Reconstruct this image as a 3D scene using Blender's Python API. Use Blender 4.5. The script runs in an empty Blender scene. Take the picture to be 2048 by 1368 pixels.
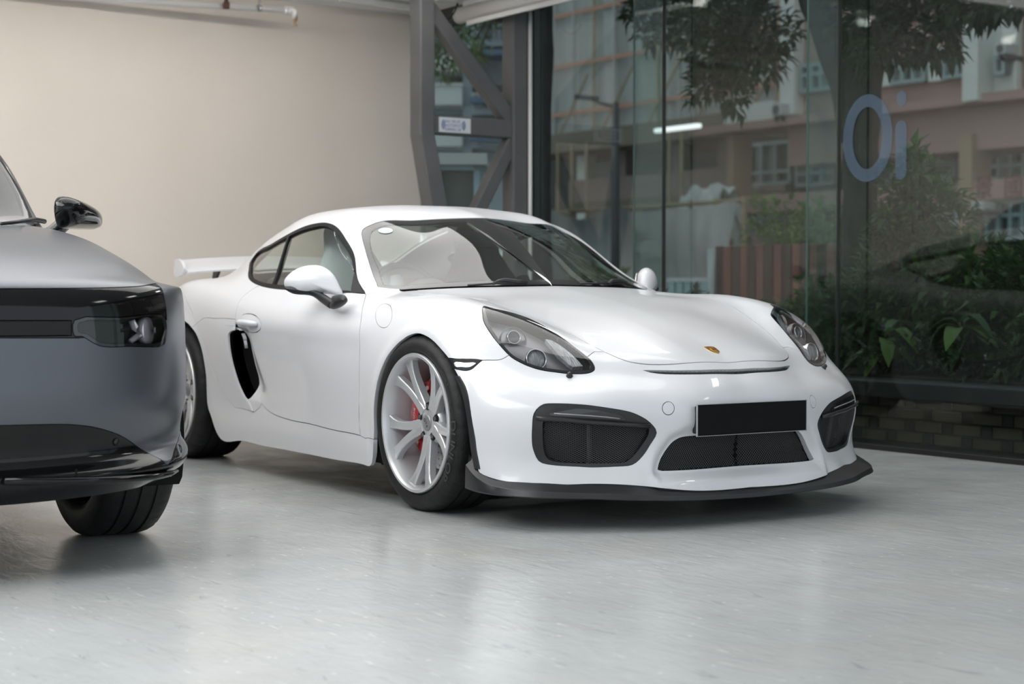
import bpy, bmesh, math, random
import numpy as np
from mathutils import Vector, Matrix
from mathutils.bvhtree import BVHTree
from mathutils.geometry import delaunay_2d_cdt

random.seed(7)
C = bpy.context.scene.collection
SC = bpy.context.scene
PI = math.pi

# ---------------------------------------------------------------- camera
# world axes = the white car's own axes: origin on the floor under its front axle, +X forward, +Y to its left
CAM_P = np.array([5.71589, -4.02039, 0.851085])
CAM_R = np.array([0.529659, 0.8482105, -0.0002024])
CAM_U = np.array([-0.0261044, 0.0165392, 0.9995224])
CAM_F = np.array([-0.8478088, 0.5294009, -0.0309021])
CAM_FPX = 3399.334864
PW, PH = 2048, 1368
cam = bpy.data.cameras.new('camera')
cam.sensor_width = 36.0
cam.lens = CAM_FPX / PW * 36.0
cam.clip_start = 0.05
cam.clip_end = 300
cam.dof.use_dof = True
cam.dof.focus_distance = 6.15
cam.dof.aperture_fstop = 3.2
camo = bpy.data.objects.new('camera', cam)
C.objects.link(camo)
m4 = Matrix.Identity(4)
for r in range(3):
    m4[r][0], m4[r][1], m4[r][2], m4[r][3] = CAM_R[r], CAM_U[r], -CAM_F[r], CAM_P[r]
camo.matrix_world = m4
SC.camera = camo
SC.view_settings.view_transform = 'Standard'
SC.view_settings.look = 'None'
SC.view_settings.gamma = 1.0
SC.view_settings.use_curve_mapping = False
SC.view_settings.exposure = 0.27
SC.cycles.max_bounces = 10
SC.cycles.transparent_max_bounces = 16
SC.cycles.caustics_reflective = False
SC.cycles.caustics_refractive = False

# ---------------------------------------------------------------- world: an even overcast sky
w = bpy.data.worlds.new('overcast')
SC.world = w
w.use_nodes = True
bgn = w.node_tree.nodes['Background']
bgn.inputs[0].default_value = (0.86, 0.93, 1.0, 1)
bgn.inputs[1].default_value = 1.1

# ---------------------------------------------------------------- helpers
def ray_of(u, v):
    d = CAM_F + CAM_R * (u - PW / 2) / CAM_FPX - CAM_U * (v - PH / 2) / CAM_FPX
    return d / np.linalg.norm(d)

def on_plane(u, v, n, d):
    """the point of the plane n.x = d that the photograph shows at pixel u, v (used for measuring)"""
    n = np.array(n, float)
    r = ray_of(u, v)
    return CAM_P + r * ((d - n @ CAM_P) / (n @ r))

def mat(name, color=(0.8, 0.8, 0.8), rough=0.5, metal=0.0, spec=0.5, coat=0.0, coat_rough=0.03, emit=None, emit_s=0.0):
    m = bpy.data.materials.new(name)
    m.use_nodes = True
    b = m.node_tree.nodes['Principled BSDF']
    b.inputs['Base Color'].default_value = (*color, 1)
    b.inputs['Roughness'].default_value = rough
    b.inputs['Metallic'].default_value = metal
    b.inputs['Specular IOR Level'].default_value = spec
    b.inputs['Coat Weight'].default_value = coat
    b.inputs['Coat Roughness'].default_value = coat_rough
    if emit:
        b.inputs['Emission Color'].default_value = (*emit, 1)
        b.inputs['Emission Strength'].default_value = emit_s
    return m

def noise_mat(name, c1, c2, scale=8.0, rough=0.6, bump=0.0, detail=6, stretch=(1, 1, 1), bump_scale=None, metal=0.0, lo=0.35, hi=0.65, spec=0.4):
    m = mat(name, c1, rough, metal, spec)
    nt = m.node_tree
    b = nt.nodes['Principled BSDF']
    tc = nt.nodes.new('ShaderNodeTexCoord')
    mp = nt.nodes.new('ShaderNodeMapping')
    mp.inputs['Scale'].default_value = stretch
    nz = nt.nodes.new('ShaderNodeTexNoise')
    nz.inputs['Scale'].default_value = scale
    nz.inputs['Detail'].default_value = detail
    cr = nt.nodes.new('ShaderNodeValToRGB')
    cr.color_ramp.elements[0].position = lo
    cr.color_ramp.elements[1].position = hi
    cr.color_ramp.elements[0].color = (*c1, 1)
    cr.color_ramp.elements[1].color = (*c2, 1)
    L = nt.links.new
    L(tc.outputs['Object'], mp.inputs[0]); L(mp.outputs[0], nz.inputs['Vector'])
    L(nz.outputs['Fac'], cr.inputs[0]); L(cr.outputs[0], b.inputs['Base Color'])
    if bump:
        bp = nt.nodes.new('ShaderNodeBump')
        bp.inputs['Strength'].default_value = bump
        bp.inputs['Distance'].default_value = 0.01
        n2 = nz
        if bump_scale:
            n2 = nt.nodes.new('ShaderNodeTexNoise')
            n2.inputs['Scale'].default_value = bump_scale
            n2.inputs['Detail'].default_value = 4
            L(mp.outputs[0], n2.inputs['Vector'])
        L(n2.outputs['Fac'], bp.inputs['Height']); L(bp.outputs[0], b.inputs['Normal'])
    return m

def glass_mat(name, tint=(0.8, 0.9, 0.87), ior=1.5, rough=0.0, dirt=0.0):
    """thin sheet: tinted straight-through light plus a mirror reflection by Fresnel"""
    m = bpy.data.materials.new(name)
    m.use_nodes = True
    nt = m.node_tree
    nt.nodes.clear()
    out = nt.nodes.new('ShaderNodeOutputMaterial')
    tr = nt.nodes.new('ShaderNodeBsdfTransparent')
    tr.inputs[0].default_value = (*tint, 1)
    gl = nt.nodes.new('ShaderNodeBsdfGlossy')
    gl.inputs['Roughness'].default_value = rough
    gl.inputs[0].default_value = (1, 1, 1, 1)
    fr = nt.nodes.new('ShaderNodeFresnel')
    # the same reflection from either side of the sheet (no total reflection on the way out)
    ge = nt.nodes.new('ShaderNodeNewGeometry')
    mi = nt.nodes.new('ShaderNodeMapRange')
    mi.inputs[3].default_value = ior; mi.inputs[4].default_value = 1.0 / ior
    nt.links.new(ge.outputs['Backfacing'], mi.inputs[0]); nt.links.new(mi.outputs[0], fr.inputs['IOR'])
    mx = nt.nodes.new('ShaderNodeMixShader')
    nt.links.new(fr.outputs[0], mx.inputs[0])
    nt.links.new(tr.outputs[0], mx.inputs[1])
    nt.links.new(gl.outputs[0], mx.inputs[2])
    last = mx
    if dirt:
        df = nt.nodes.new('ShaderNodeBsdfDiffuse')
        df.inputs[0].default_value = (0.55, 0.55, 0.53, 1)
        tc = nt.nodes.new('ShaderNodeTexCoord')
        mp = nt.nodes.new('ShaderNodeMapping')
        mp.inputs['Scale'].default_value = (1.0, 1.0, 0.12)
        nz = nt.nodes.new('ShaderNodeTexNoise'); nz.inputs['Scale'].default_value = 90
        vo = nt.nodes.new('ShaderNodeTexVoronoi'); vo.inputs['Scale'].default_value = 70
        cr = nt.nodes.new('ShaderNodeMapRange')
        cr.inputs[1].default_value = 0.06; cr.inputs[2].default_value = 0.15
        cr.inputs[3].default_value = 1.0; cr.inputs[4].default_value = 0.0
        n2 = nt.nodes.new('ShaderNodeTexNoise'); n2.inputs['Scale'].default_value = 3.0
        mu = nt.nodes.new('ShaderNodeMath'); mu.operation = 'MULTIPLY'
        m2 = nt.nodes.new('ShaderNodeMath'); m2.operation = 'MULTIPLY_ADD'
        m2.inputs[1].default_value = dirt * 8.0; 
        m3 = nt.nodes.new('ShaderNodeMath'); m3.operation = 'MULTIPLY'; m3.inputs[1].default_value = dirt * 0.7
        L = nt.links.new
        L(tc.outputs['Object'], mp.inputs[0]); L(mp.outputs[0], nz.inputs['Vector'])
        L(tc.outputs['Object'], vo.inputs['Vector']); L(tc.outputs['Object'], n2.inputs['Vector'])
        L(vo.outputs['Distance'], cr.inputs[0]); L(cr.outputs[0], mu.inputs[0]); L(n2.outputs['Fac'], mu.inputs[1])
        L(nz.outputs['Fac'], m3.inputs[0])
        L(mu.outputs[0], m2.inputs[0]); L(m3.outputs[0], m2.inputs[2])
        mx2 = nt.nodes.new('ShaderNodeMixShader')
        L(m2.outputs[0], mx2.inputs[0]); L(mx.outputs[0], mx2.inputs[1]); L(df.outputs[0], mx2.inputs[2])
        last = mx2
    nt.links.new(last.outputs[0], out.inputs[0])
    return m

def link_mesh(name, me, m=None, parent=None, smooth=None):
    o = bpy.data.objects.new(name, me)
    C.objects.link(o)
    if m is not None:
        for mm in (m if isinstance(m, (list, tuple)) else [m]):
            me.materials.append(mm)
    if smooth is not None:
        me.polygons.foreach_set('use_smooth', [bool(smooth)] * len(me.polygons))
    if parent is not None:
        o.parent = parent
    return o

def from_py(name, V, F, m=None, parent=None, smooth=False):
    me = bpy.data.meshes.new(name)
    me.from_pydata([tuple(float(c) for c in v) for v in V], [], [tuple(int(i) for i in f) for f in F])
    me.update()
    return link_mesh(name, me, m, parent, smooth)

def obj(name, bm, m=None, parent=None, smooth=False, angle=None):
    bmesh.ops.recalc_face_normals(bm, faces=bm.faces)
    me = bpy.data.meshes.new(name)
    bm.to_mesh(me)
    bm.free()
    o = link_mesh(name, me, m, parent, smooth or angle is not None)
    if angle is not None:
        me.set_sharp_from_angle(angle=math.radians(angle))
    return o

def tag(o, label=None, cat=None, group=None, kind=None):
    if label: o['label'] = label
    if cat: o['category'] = cat
    if group: o['group'] = group
    if kind: o['kind'] = kind
    return o

def empty(name, loc=(0, 0, 0), rz=0.0, label=None, cat=None, group=None):
    o = bpy.data.objects.new(name, None)
    o.empty_display_size = 0.1
    C.objects.link(o)
    o.location = loc
    o.rotation_euler = (0, 0, rz)
    return tag(o, label, cat, group)

def sub_empty(name, parent, loc=(0, 0, 0)):
    o = bpy.data.objects.new(name, None)
    o.empty_display_size = 0.05
    C.objects.link(o)
    o.parent = parent
    o.location = loc
    return o

def add_box(bm, c, s, rot=None, bevel=0.0, seg=2):
    r = bmesh.ops.create_cube(bm, size=1.0)
    vs = r['verts']
    M = Matrix.Translation(c) @ (rot.to_4x4() if rot is not None else Matrix.Identity(4)) @ Matrix.Diagonal((s[0], s[1], s[2], 1))
    bmesh.ops.transform(bm, matrix=M, verts=vs)
    if bevel:
        es = list({e for v in vs for e in v.link_edges})
        bmesh.ops.bevel(bm, geom=es, offset=bevel, segments=seg, affect='EDGES', profile=0.5)
    return bm

def box(c, s, rot=None, bevel=0.0, seg=2):
    return add_box(bmesh.new(), c, s, rot, bevel, seg)

def frame_of(d, up=(0, 0, 1)):
    d = Vector(d).normalized()
    up = Vector(up)
    if abs(d.dot(up)) > 0.98:
        up = Vector((1, 0, 0))
    x = up.cross(d).normalized()
    y = d.cross(x)
    return x, y, d

def add_tube(bm, pts, rad, n=10, cap=True, squash=1.0, up=(0, 0, 1)):
    """swept round bar through pts; rad a number or one per point"""
    pts = [Vector(p) for p in pts]
    if not isinstance(rad, (list, tuple)):
        rad = [rad] * len(pts)
    rings = []
    for i, p in enumerate(pts):
        d = (pts[min(i + 1, len(pts) - 1)] - pts[max(i - 1, 0)])
        x, y, z = frame_of(d, up)
        rings.append([bm.verts.new(p + x * math.cos(2 * PI * k / n) * rad[i] + y * math.sin(2 * PI * k / n) * rad[i] * squash) for k in range(n)])
    for a, b in zip(rings, rings[1:]):
        for k in range(n):
            bm.faces.new((a[k], a[(k + 1) % n], b[(k + 1) % n], b[k]))
    if cap:
        bm.faces.new(rings[0][::-1]); bm.faces.new(rings[-1])
    return bm

def tube(pts, rad, n=10, cap=True, squash=1.0, up=(0, 0, 1)):
    return add_tube(bmesh.new(), pts, rad, n, cap, squash, up)

def add_lathe(bm, prof, n=48, axis='y', c=(0, 0, 0), close=False, a0=0.0, a1=2 * PI):
    """prof: list of (radius, offset along the axis)"""
    full = abs(a1 - a0 - 2 * PI) < 1e-6
    m = n if full else n + 1
    rings = []
    for r, h in prof:
        ring = []
        for k in range(m):
            a = a0 + (a1 - a0) * k / n
            ca, sa = math.cos(a) * r, math.sin(a) * r
            p = {'y': (ca, h, sa), 'z': (ca, sa, h), 'x': (h, ca, sa)}[axis]
            ring.append(bm.verts.new((p[0] + c[0], p[1] + c[1], p[2] + c[2])))
        rings.append(ring)
    idx = list(range(len(rings)))
    pairs = list(zip(idx, idx[1:])) + ([(idx[-1], idx[0])] if close else [])
    for i, j in pairs:
        for k in range(n):
            k2 = (k + 1) % m
            bm.faces.new((rings[i][k], rings[i][k2], rings[j][k2], rings[j][k]))
    return bm

def lathe(prof, n=48, axis='y', c=(0, 0, 0), close=False):
    return add_lathe(bmesh.new(), prof, n, axis, c, close)

def add_prism(bm, poly, base, ex, ey, ez, h):
    """closed prism: 2-D outline poly in the frame (ex, ey) at base, height h along ez"""
    base, ex, ey, ez = Vector(base), Vector(ex), Vector(ey), Vector(ez)
    a = [bm.verts.new(base + ex * p[0] + ey * p[1]) for p in poly]
    b = [bm.verts.new(base + ex * p[0] + ey * p[1] + ez * h) for p in poly]
    n = len(poly)
    bm.faces.new(a[::-1]); bm.faces.new(b)
    for i in range(n):
        bm.faces.new((a[i], a[(i + 1) % n], b[(i + 1) % n], b[i]))
    return bm

def prism(poly, base, ex, ey, ez, h):
    return add_prism(bmesh.new(), poly, base, ex, ey, ez, h)

def text_mesh(s, size, extrude=0.0):
    cu = bpy.data.curves.new('t', 'FONT')
    cu.body = s
    cu.size = size
    cu.extrude = extrude
    cu.align_x = 'CENTER'
    cu.align_y = 'CENTER'
    cu.resolution_u = 3
    o = bpy.data.objects.new('t', cu)
    C.objects.link(o)
    bpy.context.view_layer.update()
    dg = bpy.context.evaluated_depsgraph_get()
    me = bpy.data.meshes.new_from_object(o.evaluated_get(dg))
    bpy.data.objects.remove(o)
    bpy.data.curves.remove(cu)
    me.materials.clear()
    return me

def smoothstep(x, a, b):
    t = np.clip((x - a) / (b - a), 0, 1)
    return t * t * (3 - 2 * t)

def spline_open(P, k):
    """natural cubic spline by chord length through P (n, d); k samples per span"""
    P = np.asarray(P, float)
    n = len(P)
    h = np.maximum(np.linalg.norm(np.diff(P, axis=0), axis=1) ** 0.7, 1e-6)
    A = np.zeros((n, n)); r = np.zeros_like(P)
    A[0, 0] = A[-1, -1] = 1
    for i in range(1, n - 1):
        A[i, i - 1] = h[i - 1]; A[i, i] = 2 * (h[i - 1] + h[i]); A[i, i + 1] = h[i]
        r[i] = 6 * ((P[i + 1] - P[i]) / h[i] - (P[i] - P[i - 1]) / h[i - 1])
    M = np.linalg.solve(A, r)
    out = []
    for i in range(n - 1):
        t = np.linspace(0, 1, k, endpoint=False)[:, None] * h[i]
        a = (M[i + 1] - M[i]) / (6 * h[i]); b = M[i] / 2
        c = (P[i + 1] - P[i]) / h[i] - h[i] * (2 * M[i] + M[i + 1]) / 6
        out.append(P[i] + c * t + b * t * t + a * t ** 3)
    out.append(P[-1:])
    return np.concatenate(out)

def catmull_closed(P, k):
    P = np.asarray(P, float); n = len(P); out = []
    for i in range(n):
        p0, p1, p2, p3 = P[i - 1], P[i], P[(i + 1) % n], P[(i + 2) % n]
        d = [max(np.linalg.norm(b - a), 1e-9) ** 0.5 for a, b in ((p0, p1), (p1, p2), (p2, p3))]
        t0, t1 = 0, d[0]; t2 = t1 + d[1]; t3 = t2 + d[2]
        for s in range(k):
            t = t1 + (t2 - t1) * s / k
            A1 = (t1 - t) / (t1 - t0) * p0 + (t - t0) / (t1 - t0) * p1
            A2 = (t2 - t) / (t2 - t1) * p1 + (t - t1) / (t2 - t1) * p2
            A3 = (t3 - t) / (t3 - t2) * p2 + (t - t2) / (t3 - t2) * p3
            B1 = (t2 - t) / (t2 - t0) * A1 + (t - t0) / (t2 - t0) * A2
            B2 = (t3 - t) / (t3 - t1) * A2 + (t - t1) / (t3 - t1) * A3
            out.append((t2 - t) / (t2 - t1) * B1 + (t - t1) / (t2 - t1) * B2)
    return np.array(out)

def catmull_open(P, k):
    P = np.asarray(P, float)
    Q = np.concatenate([[2 * P[0] - P[1]], P, [2 * P[-1] - P[-2]]])
    c = catmull_closed(Q, k)
    return np.concatenate([c[k:k * len(P) - k + k - k + 0] if False else c[k:k * (len(P))], P[-1:]])

def in_poly(pts, poly):
    x, y = pts[:, 0], pts[:, 1]
    r = np.zeros(len(pts), bool)
    n = len(poly)
    for i in range(n):
        x1, y1 = poly[i]; x2, y2 = poly[(i + 1) % n]
        c = ((y1 > y) != (y2 > y))
        with np.errstate(divide='ignore', invalid='ignore'):
            xi = (x2 - x1) * (y - y1) / (y2 - y1 + 1e-30) + x1
        r ^= c & (x < xi)
    return r

def poly_dist(pts, poly, closed=True):
    d = np.full(len(pts), 1e9)
    n = len(poly)
    for i in range(n if closed else n - 1):
        a = poly[i]; b = poly[(i + 1) % n]
        ab = b - a
        t = np.clip(((pts - a) @ ab) / max(ab @ ab, 1e-12), 0, 1)
        d = np.minimum(d, np.linalg.norm(pts - (a + t[:, None] * ab), axis=1))
    return d
# ================================================================ the showroom
# room frame: a runs along the glass wall towards the camera, b out through the glass, z up
RA = math.radians(2.35)
G0 = np.array([-1.0982, 2.3893, 0.0])
E1 = np.array([math.cos(RA), math.sin(RA), 0]); E2 = np.array([-math.sin(RA), math.cos(RA), 0])

def rw(a, b, z=0.0):
    return Vector(G0 + E1 * a + E2 * b + np.array([0, 0, z]))

def rm(o):
    """stand an object in the room frame"""
    o.location = Vector(G0) + Matrix.Rotation(RA, 3, 'Z') @ Vector(o.location)
    o.rotation_euler = (o.rotation_euler[0], o.rotation_euler[1], o.rotation_euler[2] + RA)
    return o

def ext(u, v, b):
    """room coordinates of the point of the plane at b that the photograph shows at pixel u, v (for measuring)"""
    P = on_plane(u, v, E2, float(E2 @ G0) + b) - G0
    return float(P @ E1), float(P[2])

def struct(name, bm, m, parent=None, smooth=False):
    o = obj(name, bm, m, parent, smooth)
    if parent is None:
        o['kind'] = 'structure'
        rm(o)
    return o

CEIL = 2.90
A_BACK = -4.417
M_wall = noise_mat('beige_wall', (0.74, 0.675, 0.605), (0.77, 0.705, 0.635), 1.2, 0.75, 0.12, bump_scale=220)
M_ceil = mat('ceiling_white', (0.88, 0.88, 0.87), 0.8)
M_lwall = mat('side_wall_white', (0.72, 0.71, 0.69), 0.8)
M_steel = noise_mat('grey_painted_steel', (0.105, 0.105, 0.108), (0.125, 0.125, 0.128), 3.0, 0.45, 0.05, bump_scale=60)
M_glass = glass_mat('tinted_glass', (0.64, 0.685, 0.67), 1.40, 0.0, 0.012)
M_fin = glass_mat('fin_glass', (0.84, 0.91, 0.89), 1.4)
M_edge = mat('glass_edge', (0.03, 0.07, 0.06), 0.2)
M_rubber = mat('black_rubber', (0.008, 0.008, 0.008), 0.5)
M_whitepl = mat('white_plastic', (0.75, 0.75, 0.74), 0.4)
M_wpaint = mat('white_pipe_paint', (0.74, 0.73, 0.71), 0.45)
M_tube = mat('lamp_tube', (1, 1, 1), 0.5, emit=(1.0, 0.985, 0.97), emit_s=22.0)

# floor: sealed grey screed, scuffed and glossy
def floor_mat():
    m = mat('floor_screed', (0.4, 0.4, 0.4), 0.22, 0, 0.5)
    nt = m.node_tree; b = nt.nodes['Principled BSDF']; L = nt.links.new
    tc = nt.nodes.new('ShaderNodeTexCoord')
    def noise(sc, det, rough=0.55, vec=None, dist=0.0):
        n = nt.nodes.new('ShaderNodeTexNoise'); n.inputs['Scale'].default_value = sc; n.inputs['Detail'].default_value = det
        n.inputs['Roughness'].default_value = rough; n.inputs['Distortion'].default_value = dist
        L(vec if vec is not None else tc.outputs['Object'], n.inputs['Vector'])
        return n.outputs['Fac']
    def ramp(fac, stops):
        r = nt.nodes.new('ShaderNodeValToRGB')
        while len(r.color_ramp.elements) < len(stops): r.color_ramp.elements.new(0.5)
        for e, (p, c) in zip(r.color_ramp.elements, stops):
            e.position = p; e.color = (*c, 1) if len(c) == 3 else c
        L(fac, r.inputs[0]); return r.outputs[0]
    base = ramp(noise(0.8, 3, 0.5), [(0.25, (0.47, 0.487, 0.485)), (0.5, (0.525, 0.54, 0.538)), (0.78, (0.575, 0.588, 0.585))])
    fine = noise(7.0, 10, 0.7, dist=0.6)
    mx = nt.nodes.new('ShaderNodeMix'); mx.data_type = 'RGBA'; mx.blend_type = 'MULTIPLY'; mx.inputs[0].default_value = 0.15
    L(base, mx.inputs[6]); L(ramp(fine, [(0.30, (0.72, 0.73, 0.72)), (0.55, (1, 1, 1))]), mx.inputs[7])
    # warm stains
    mw = nt.nodes.new('ShaderNodeMix'); mw.data_type = 'RGBA'
    L(ramp(noise(1.7, 5), [(0.50, (0, 0, 0)), (0.85, (0.35, 0.35, 0.35))]), mw.inputs[0]); L(mx.outputs[2], mw.inputs[6]); mw.inputs[7].default_value = (0.56, 0.53, 0.46, 1)
    # pale scratches and chips: stretched cells at two directions
    cur = mw.outputs[2]
    for rot, sx, thr, amt in ((0.5, (3.0, 26.0, 1), 0.050, 0.7), (1.9, (2.2, 30.0, 1), 0.045, 0.6), (-0.3, (11, 17, 1), 0.060, 0.6), (1.2, (5.0, 60.0, 1), 0.05, 0.6)):
        mp = nt.nodes.new('ShaderNodeMapping'); mp.inputs['Rotation'].default_value = (0, 0, rot); mp.inputs['Scale'].default_value = sx
        L(tc.outputs['Object'], mp.inputs[0])
        vo = nt.nodes.new('ShaderNodeTexVoronoi'); vo.inputs['Scale'].default_value = 1.0; L(mp.outputs[0], vo.inputs['Vector'])
        mr = nt.nodes.new('ShaderNodeMapRange'); mr.inputs[1].default_value = thr; mr.inputs[2].default_value = thr + 0.045
        mr.inputs[3].default_value = amt; mr.inputs[4].default_value = 0; L(vo.outputs['Distance'], mr.inputs[0])
        mm = nt.nodes.new('ShaderNodeMix'); mm.data_type = 'RGBA'
        L(mr.outputs[0], mm.inputs[0]); L(cur, mm.inputs[6]); mm.inputs[7].default_value = (0.80, 0.80, 0.77, 1)
        cur = mm.outputs[2]
    # dark scuffs
    md = nt.nodes.new('ShaderNodeMix'); md.data_type = 'RGBA'
    mp = nt.nodes.new('ShaderNodeMapping'); mp.inputs['Scale'].default_value = (3.5, 22.0, 1); mp.inputs['Rotation'].default_value = (0, 0, 0.25)
    L(tc.outputs['Object'], mp.inputs[0])
    L(ramp(noise(1.0, 9, 0.75, mp.outputs[0], 1.2), [(0.60, (0, 0, 0)), (0.70, (0.6, 0.6, 0.6))]), md.inputs[0]); L(cur, md.inputs[6]); md.inputs[7].default_value = (0.16, 0.17, 0.17, 1)
    L(md.outputs[2], b.inputs['Base Color'])
    rr = nt.nodes.new('ShaderNodeMapRange'); rr.inputs[1].default_value = 0.3; rr.inputs[2].default_value = 0.7; rr.inputs[3].default_value = 0.12; rr.inputs[4].default_value = 0.26
    L(noise(3.0, 8, 0.65), rr.inputs[0]); L(rr.outputs[0], b.inputs['Roughness'])
    bp = nt.nodes.new('ShaderNodeBump'); bp.inputs['Strength'].default_value = 0.22; bp.inputs['Distance'].default_value = 0.01
    mp2 = nt.nodes.new('ShaderNodeMapping'); mp2.inputs['Scale'].default_value = (3.0, 9.0, 1); mp2.inputs['Rotation'].default_value = (0, 0, 0.6); L(tc.outputs['Object'], mp2.inputs[0])
    L(noise(2.2, 6, 0.6, mp2.outputs[0], 0.8), bp.inputs['Height']); L(bp.outputs[0], b.inputs['Normal'])
    return m
M_floor = floor_mat()

struct('floor', box((2.0, -6.9, -0.10), (17.0, 13.9, 0.2)), M_floor)
struct('ceiling', box((1.4, -6.0, CEIL + 0.08), (11.8, 12.3, 0.16)), M_ceil)
struct('wall_back', box((A_BACK - 0.1, -6.03, CEIL / 2), (0.2, 12.0, CEIL)), M_wall)
struct('wall_left', box((1.4, -12.1, CEIL / 2), (11.8, 0.2, CEIL)), M_lwall)

# glass wall: frameless panes with black silicone joints and glass fins standing on the inside
JOINTS = [A_BACK, -3.073, -1.584, -0.095, 1.75, 3.3, 4.8, 6.3]
HEAD = 2.78
for i, (a0, a1) in enumerate(zip(JOINTS, JOINTS[1:])):
    g = struct('window_%d' % (i + 1), box(((a0 + a1) / 2, 0, HEAD / 2 + 0.01), (a1 - a0 - 0.016, 0.012, HEAD - 0.02)), M_glass)
    if i >= 1:
        obj('joint_strip', box((a0, 0, HEAD / 2), (0.020, 0.016, HEAD)), M_rubber, g)
    if i >= 2:
        f = obj('glass_fin', box((a0, -0.125, HEAD / 2), (0.015, 0.215, HEAD - 0.01)), M_fin, g)
        obj('fin_edge', box((a0, -0.2335, HEAD / 2), (0.0155, 0.003, HEAD - 0.01)), M_edge, f)
struct('trim_1', box(((JOINTS[0] + JOINTS[-1]) / 2, 0.0, 0.012), (JOINTS[-1] - JOINTS[0], 0.05, 0.03), None, 0.003), M_rubber)
M_head = mat('dark_head_beam', (0.035, 0.042, 0.042), 0.5)
struct('trim_2', box(((JOINTS[0] + JOINTS[-1]) / 2, 0.0, (HEAD + CEIL) / 2), (JOINTS[-1] - JOINTS[0], 0.10, CEIL - HEAD)), M_head)

# steel buttress truss against the glass wall, square to it
tr = empty('steel_truss', (0, 0, 0), 0, 'grey painted steel lattice column with diagonal braces behind the white car', 'column')
rm(tr)
AT = -3.03
def bar(name, p, q, wa, wb, parent):
    """rectangular hollow section from p to q (b, z), wa across the frame (along a), wb within it"""
    p, q = Vector((AT, *p)), Vector((AT, *q))
    d = (q - p); L_ = d.length; d.normalize()
    x = Vector((1, 0, 0)); y = d.cross(x)
    rot = Matrix((x, y, d)).transposed()
    return obj(name, box((p + q) / 2, (wa, wb, L_), rot, 0.012, 2), M_steel, parent)
# left chord: upright, then leaning in below the strut
def chord(pts, wb, name):
    bm = bmesh.new()
    rings = []
    for (bc, z) in pts:
        rings.append([(AT - 0.07, bc - wb / 2, z), (AT + 0.07, bc - wb / 2, z), (AT + 0.07, bc + wb / 2, z), (AT - 0.07, bc + wb / 2, z)])
    vs = [[bm.verts.new(p) for p in r] for r in rings]
    for r0, r1 in zip(vs, vs[1:]):
        for k in range(4):
            bm.faces.new((r0[k], r0[(k + 1) % 4], r1[(k + 1) % 4], r1[k]))
    bm.faces.new(vs[0][::-1]); bm.faces.new(vs[-1])
    es = [e for e in bm.edges if abs(e.verts[0].co.z - e.verts[1].co.z) > 0.05]
    bmesh.ops.bevel(bm, geom=es, offset=0.012, segments=2, affect='EDGES', profile=0.5)
    return obj(name, bm, M_steel, tr)
chord([(-0.855, 2.90), (-0.855, 1.86), (-0.76, 1.38), (-0.50, 0.0)], 0.115, 'leaning_chord')
chord([(-0.118, 2.90), (-0.118, 0.0)], 0.125, 'upright_chord')
bar('strut', (-0.84, 1.935), (-0.12, 1.935), 0.11, 0.125, tr)
bar('diagonal_brace', (-0.86, 2.74), (-0.15, 1.985), 0.09, 0.105, tr)
bar('diagonal_brace', (-0.13, 1.90), (-0.62, 1.05), 0.09, 0.095, tr)
# notice on the strut: white plate, blue print
M_plate = mat('notice_white', (0.62, 0.65, 0.68), 0.4)
M_blue = mat('notice_blue', (0.04, 0.09, 0.32), 0.4)
nt_ = obj('notice_plate', box((AT + 0.058, -0.6405, 1.935), (0.004, 0.247, 0.098)), M_plate, tr)
def wall_text(s, size, a, b, z, m, parent, sx=1.0):
    me = text_mesh(s, size)
    for v in me.vertices:
        x, y = v.co.x * sx, v.co.y
        v.co = (a, b + x, z + y)
    return link_mesh('lettering', me, m, parent, False)
wall_text('FREE', 0.022, AT + 0.0606, -0.700, 1.957, M_blue, nt_)
wall_text('Wi-Fi', 0.032, AT + 0.0606, -0.633, 1.958, M_blue, nt_, 0.95)
wall_text('HOTSPOT', 0.029, AT + 0.0606, -0.657, 1.930, M_blue, nt_)
wall_text('免費無線上網', 0.021, AT + 0.0606, -0.657, 1.904, M_blue, nt_)
for sg, cb in ((-1, -0.708), (1, -0.595)):
    bm = bmesh.new()
    for r_ in (0.020, 0.030, 0.040):
        prev = None
        for k in range(13):
            a_ = math.radians(-52 + 104 * k / 12)
            p0 = (AT + 0.0606, cb + sg * (math.cos(a_) * (r_ - 0.003) - 0.005), 1.935 + math.sin(a_) * (r_ - 0.003))
            p1 = (AT + 0.0606, cb + sg * (math.cos(a_) * (r_ + 0.003) - 0.005), 1.935 + math.sin(a_) * (r_ + 0.003))
            cur = (bm.verts.new(p0), bm.verts.new(p1))
            if prev: bm.faces.new((prev[0], prev[1], cur[1], cur[0]))
            prev = cur
    obj('wave_mark', bm, M_blue, nt_)

# white conduit down the glass beside the truss, grey window post behind it
struct('trim_3', box((-3.035, 0.035, HEAD / 2), (0.09, 0.05, HEAD)), M_steel)
cd = tag(rm(obj('conduit', tube([(AT + 0.085, -0.052, 0.0), (AT + 0.085, -0.052, 2.74)], 0.014, 12), M_whitepl, None, True)), 'thin white vertical conduit running down beside the steel truss', 'pipe')

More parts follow.
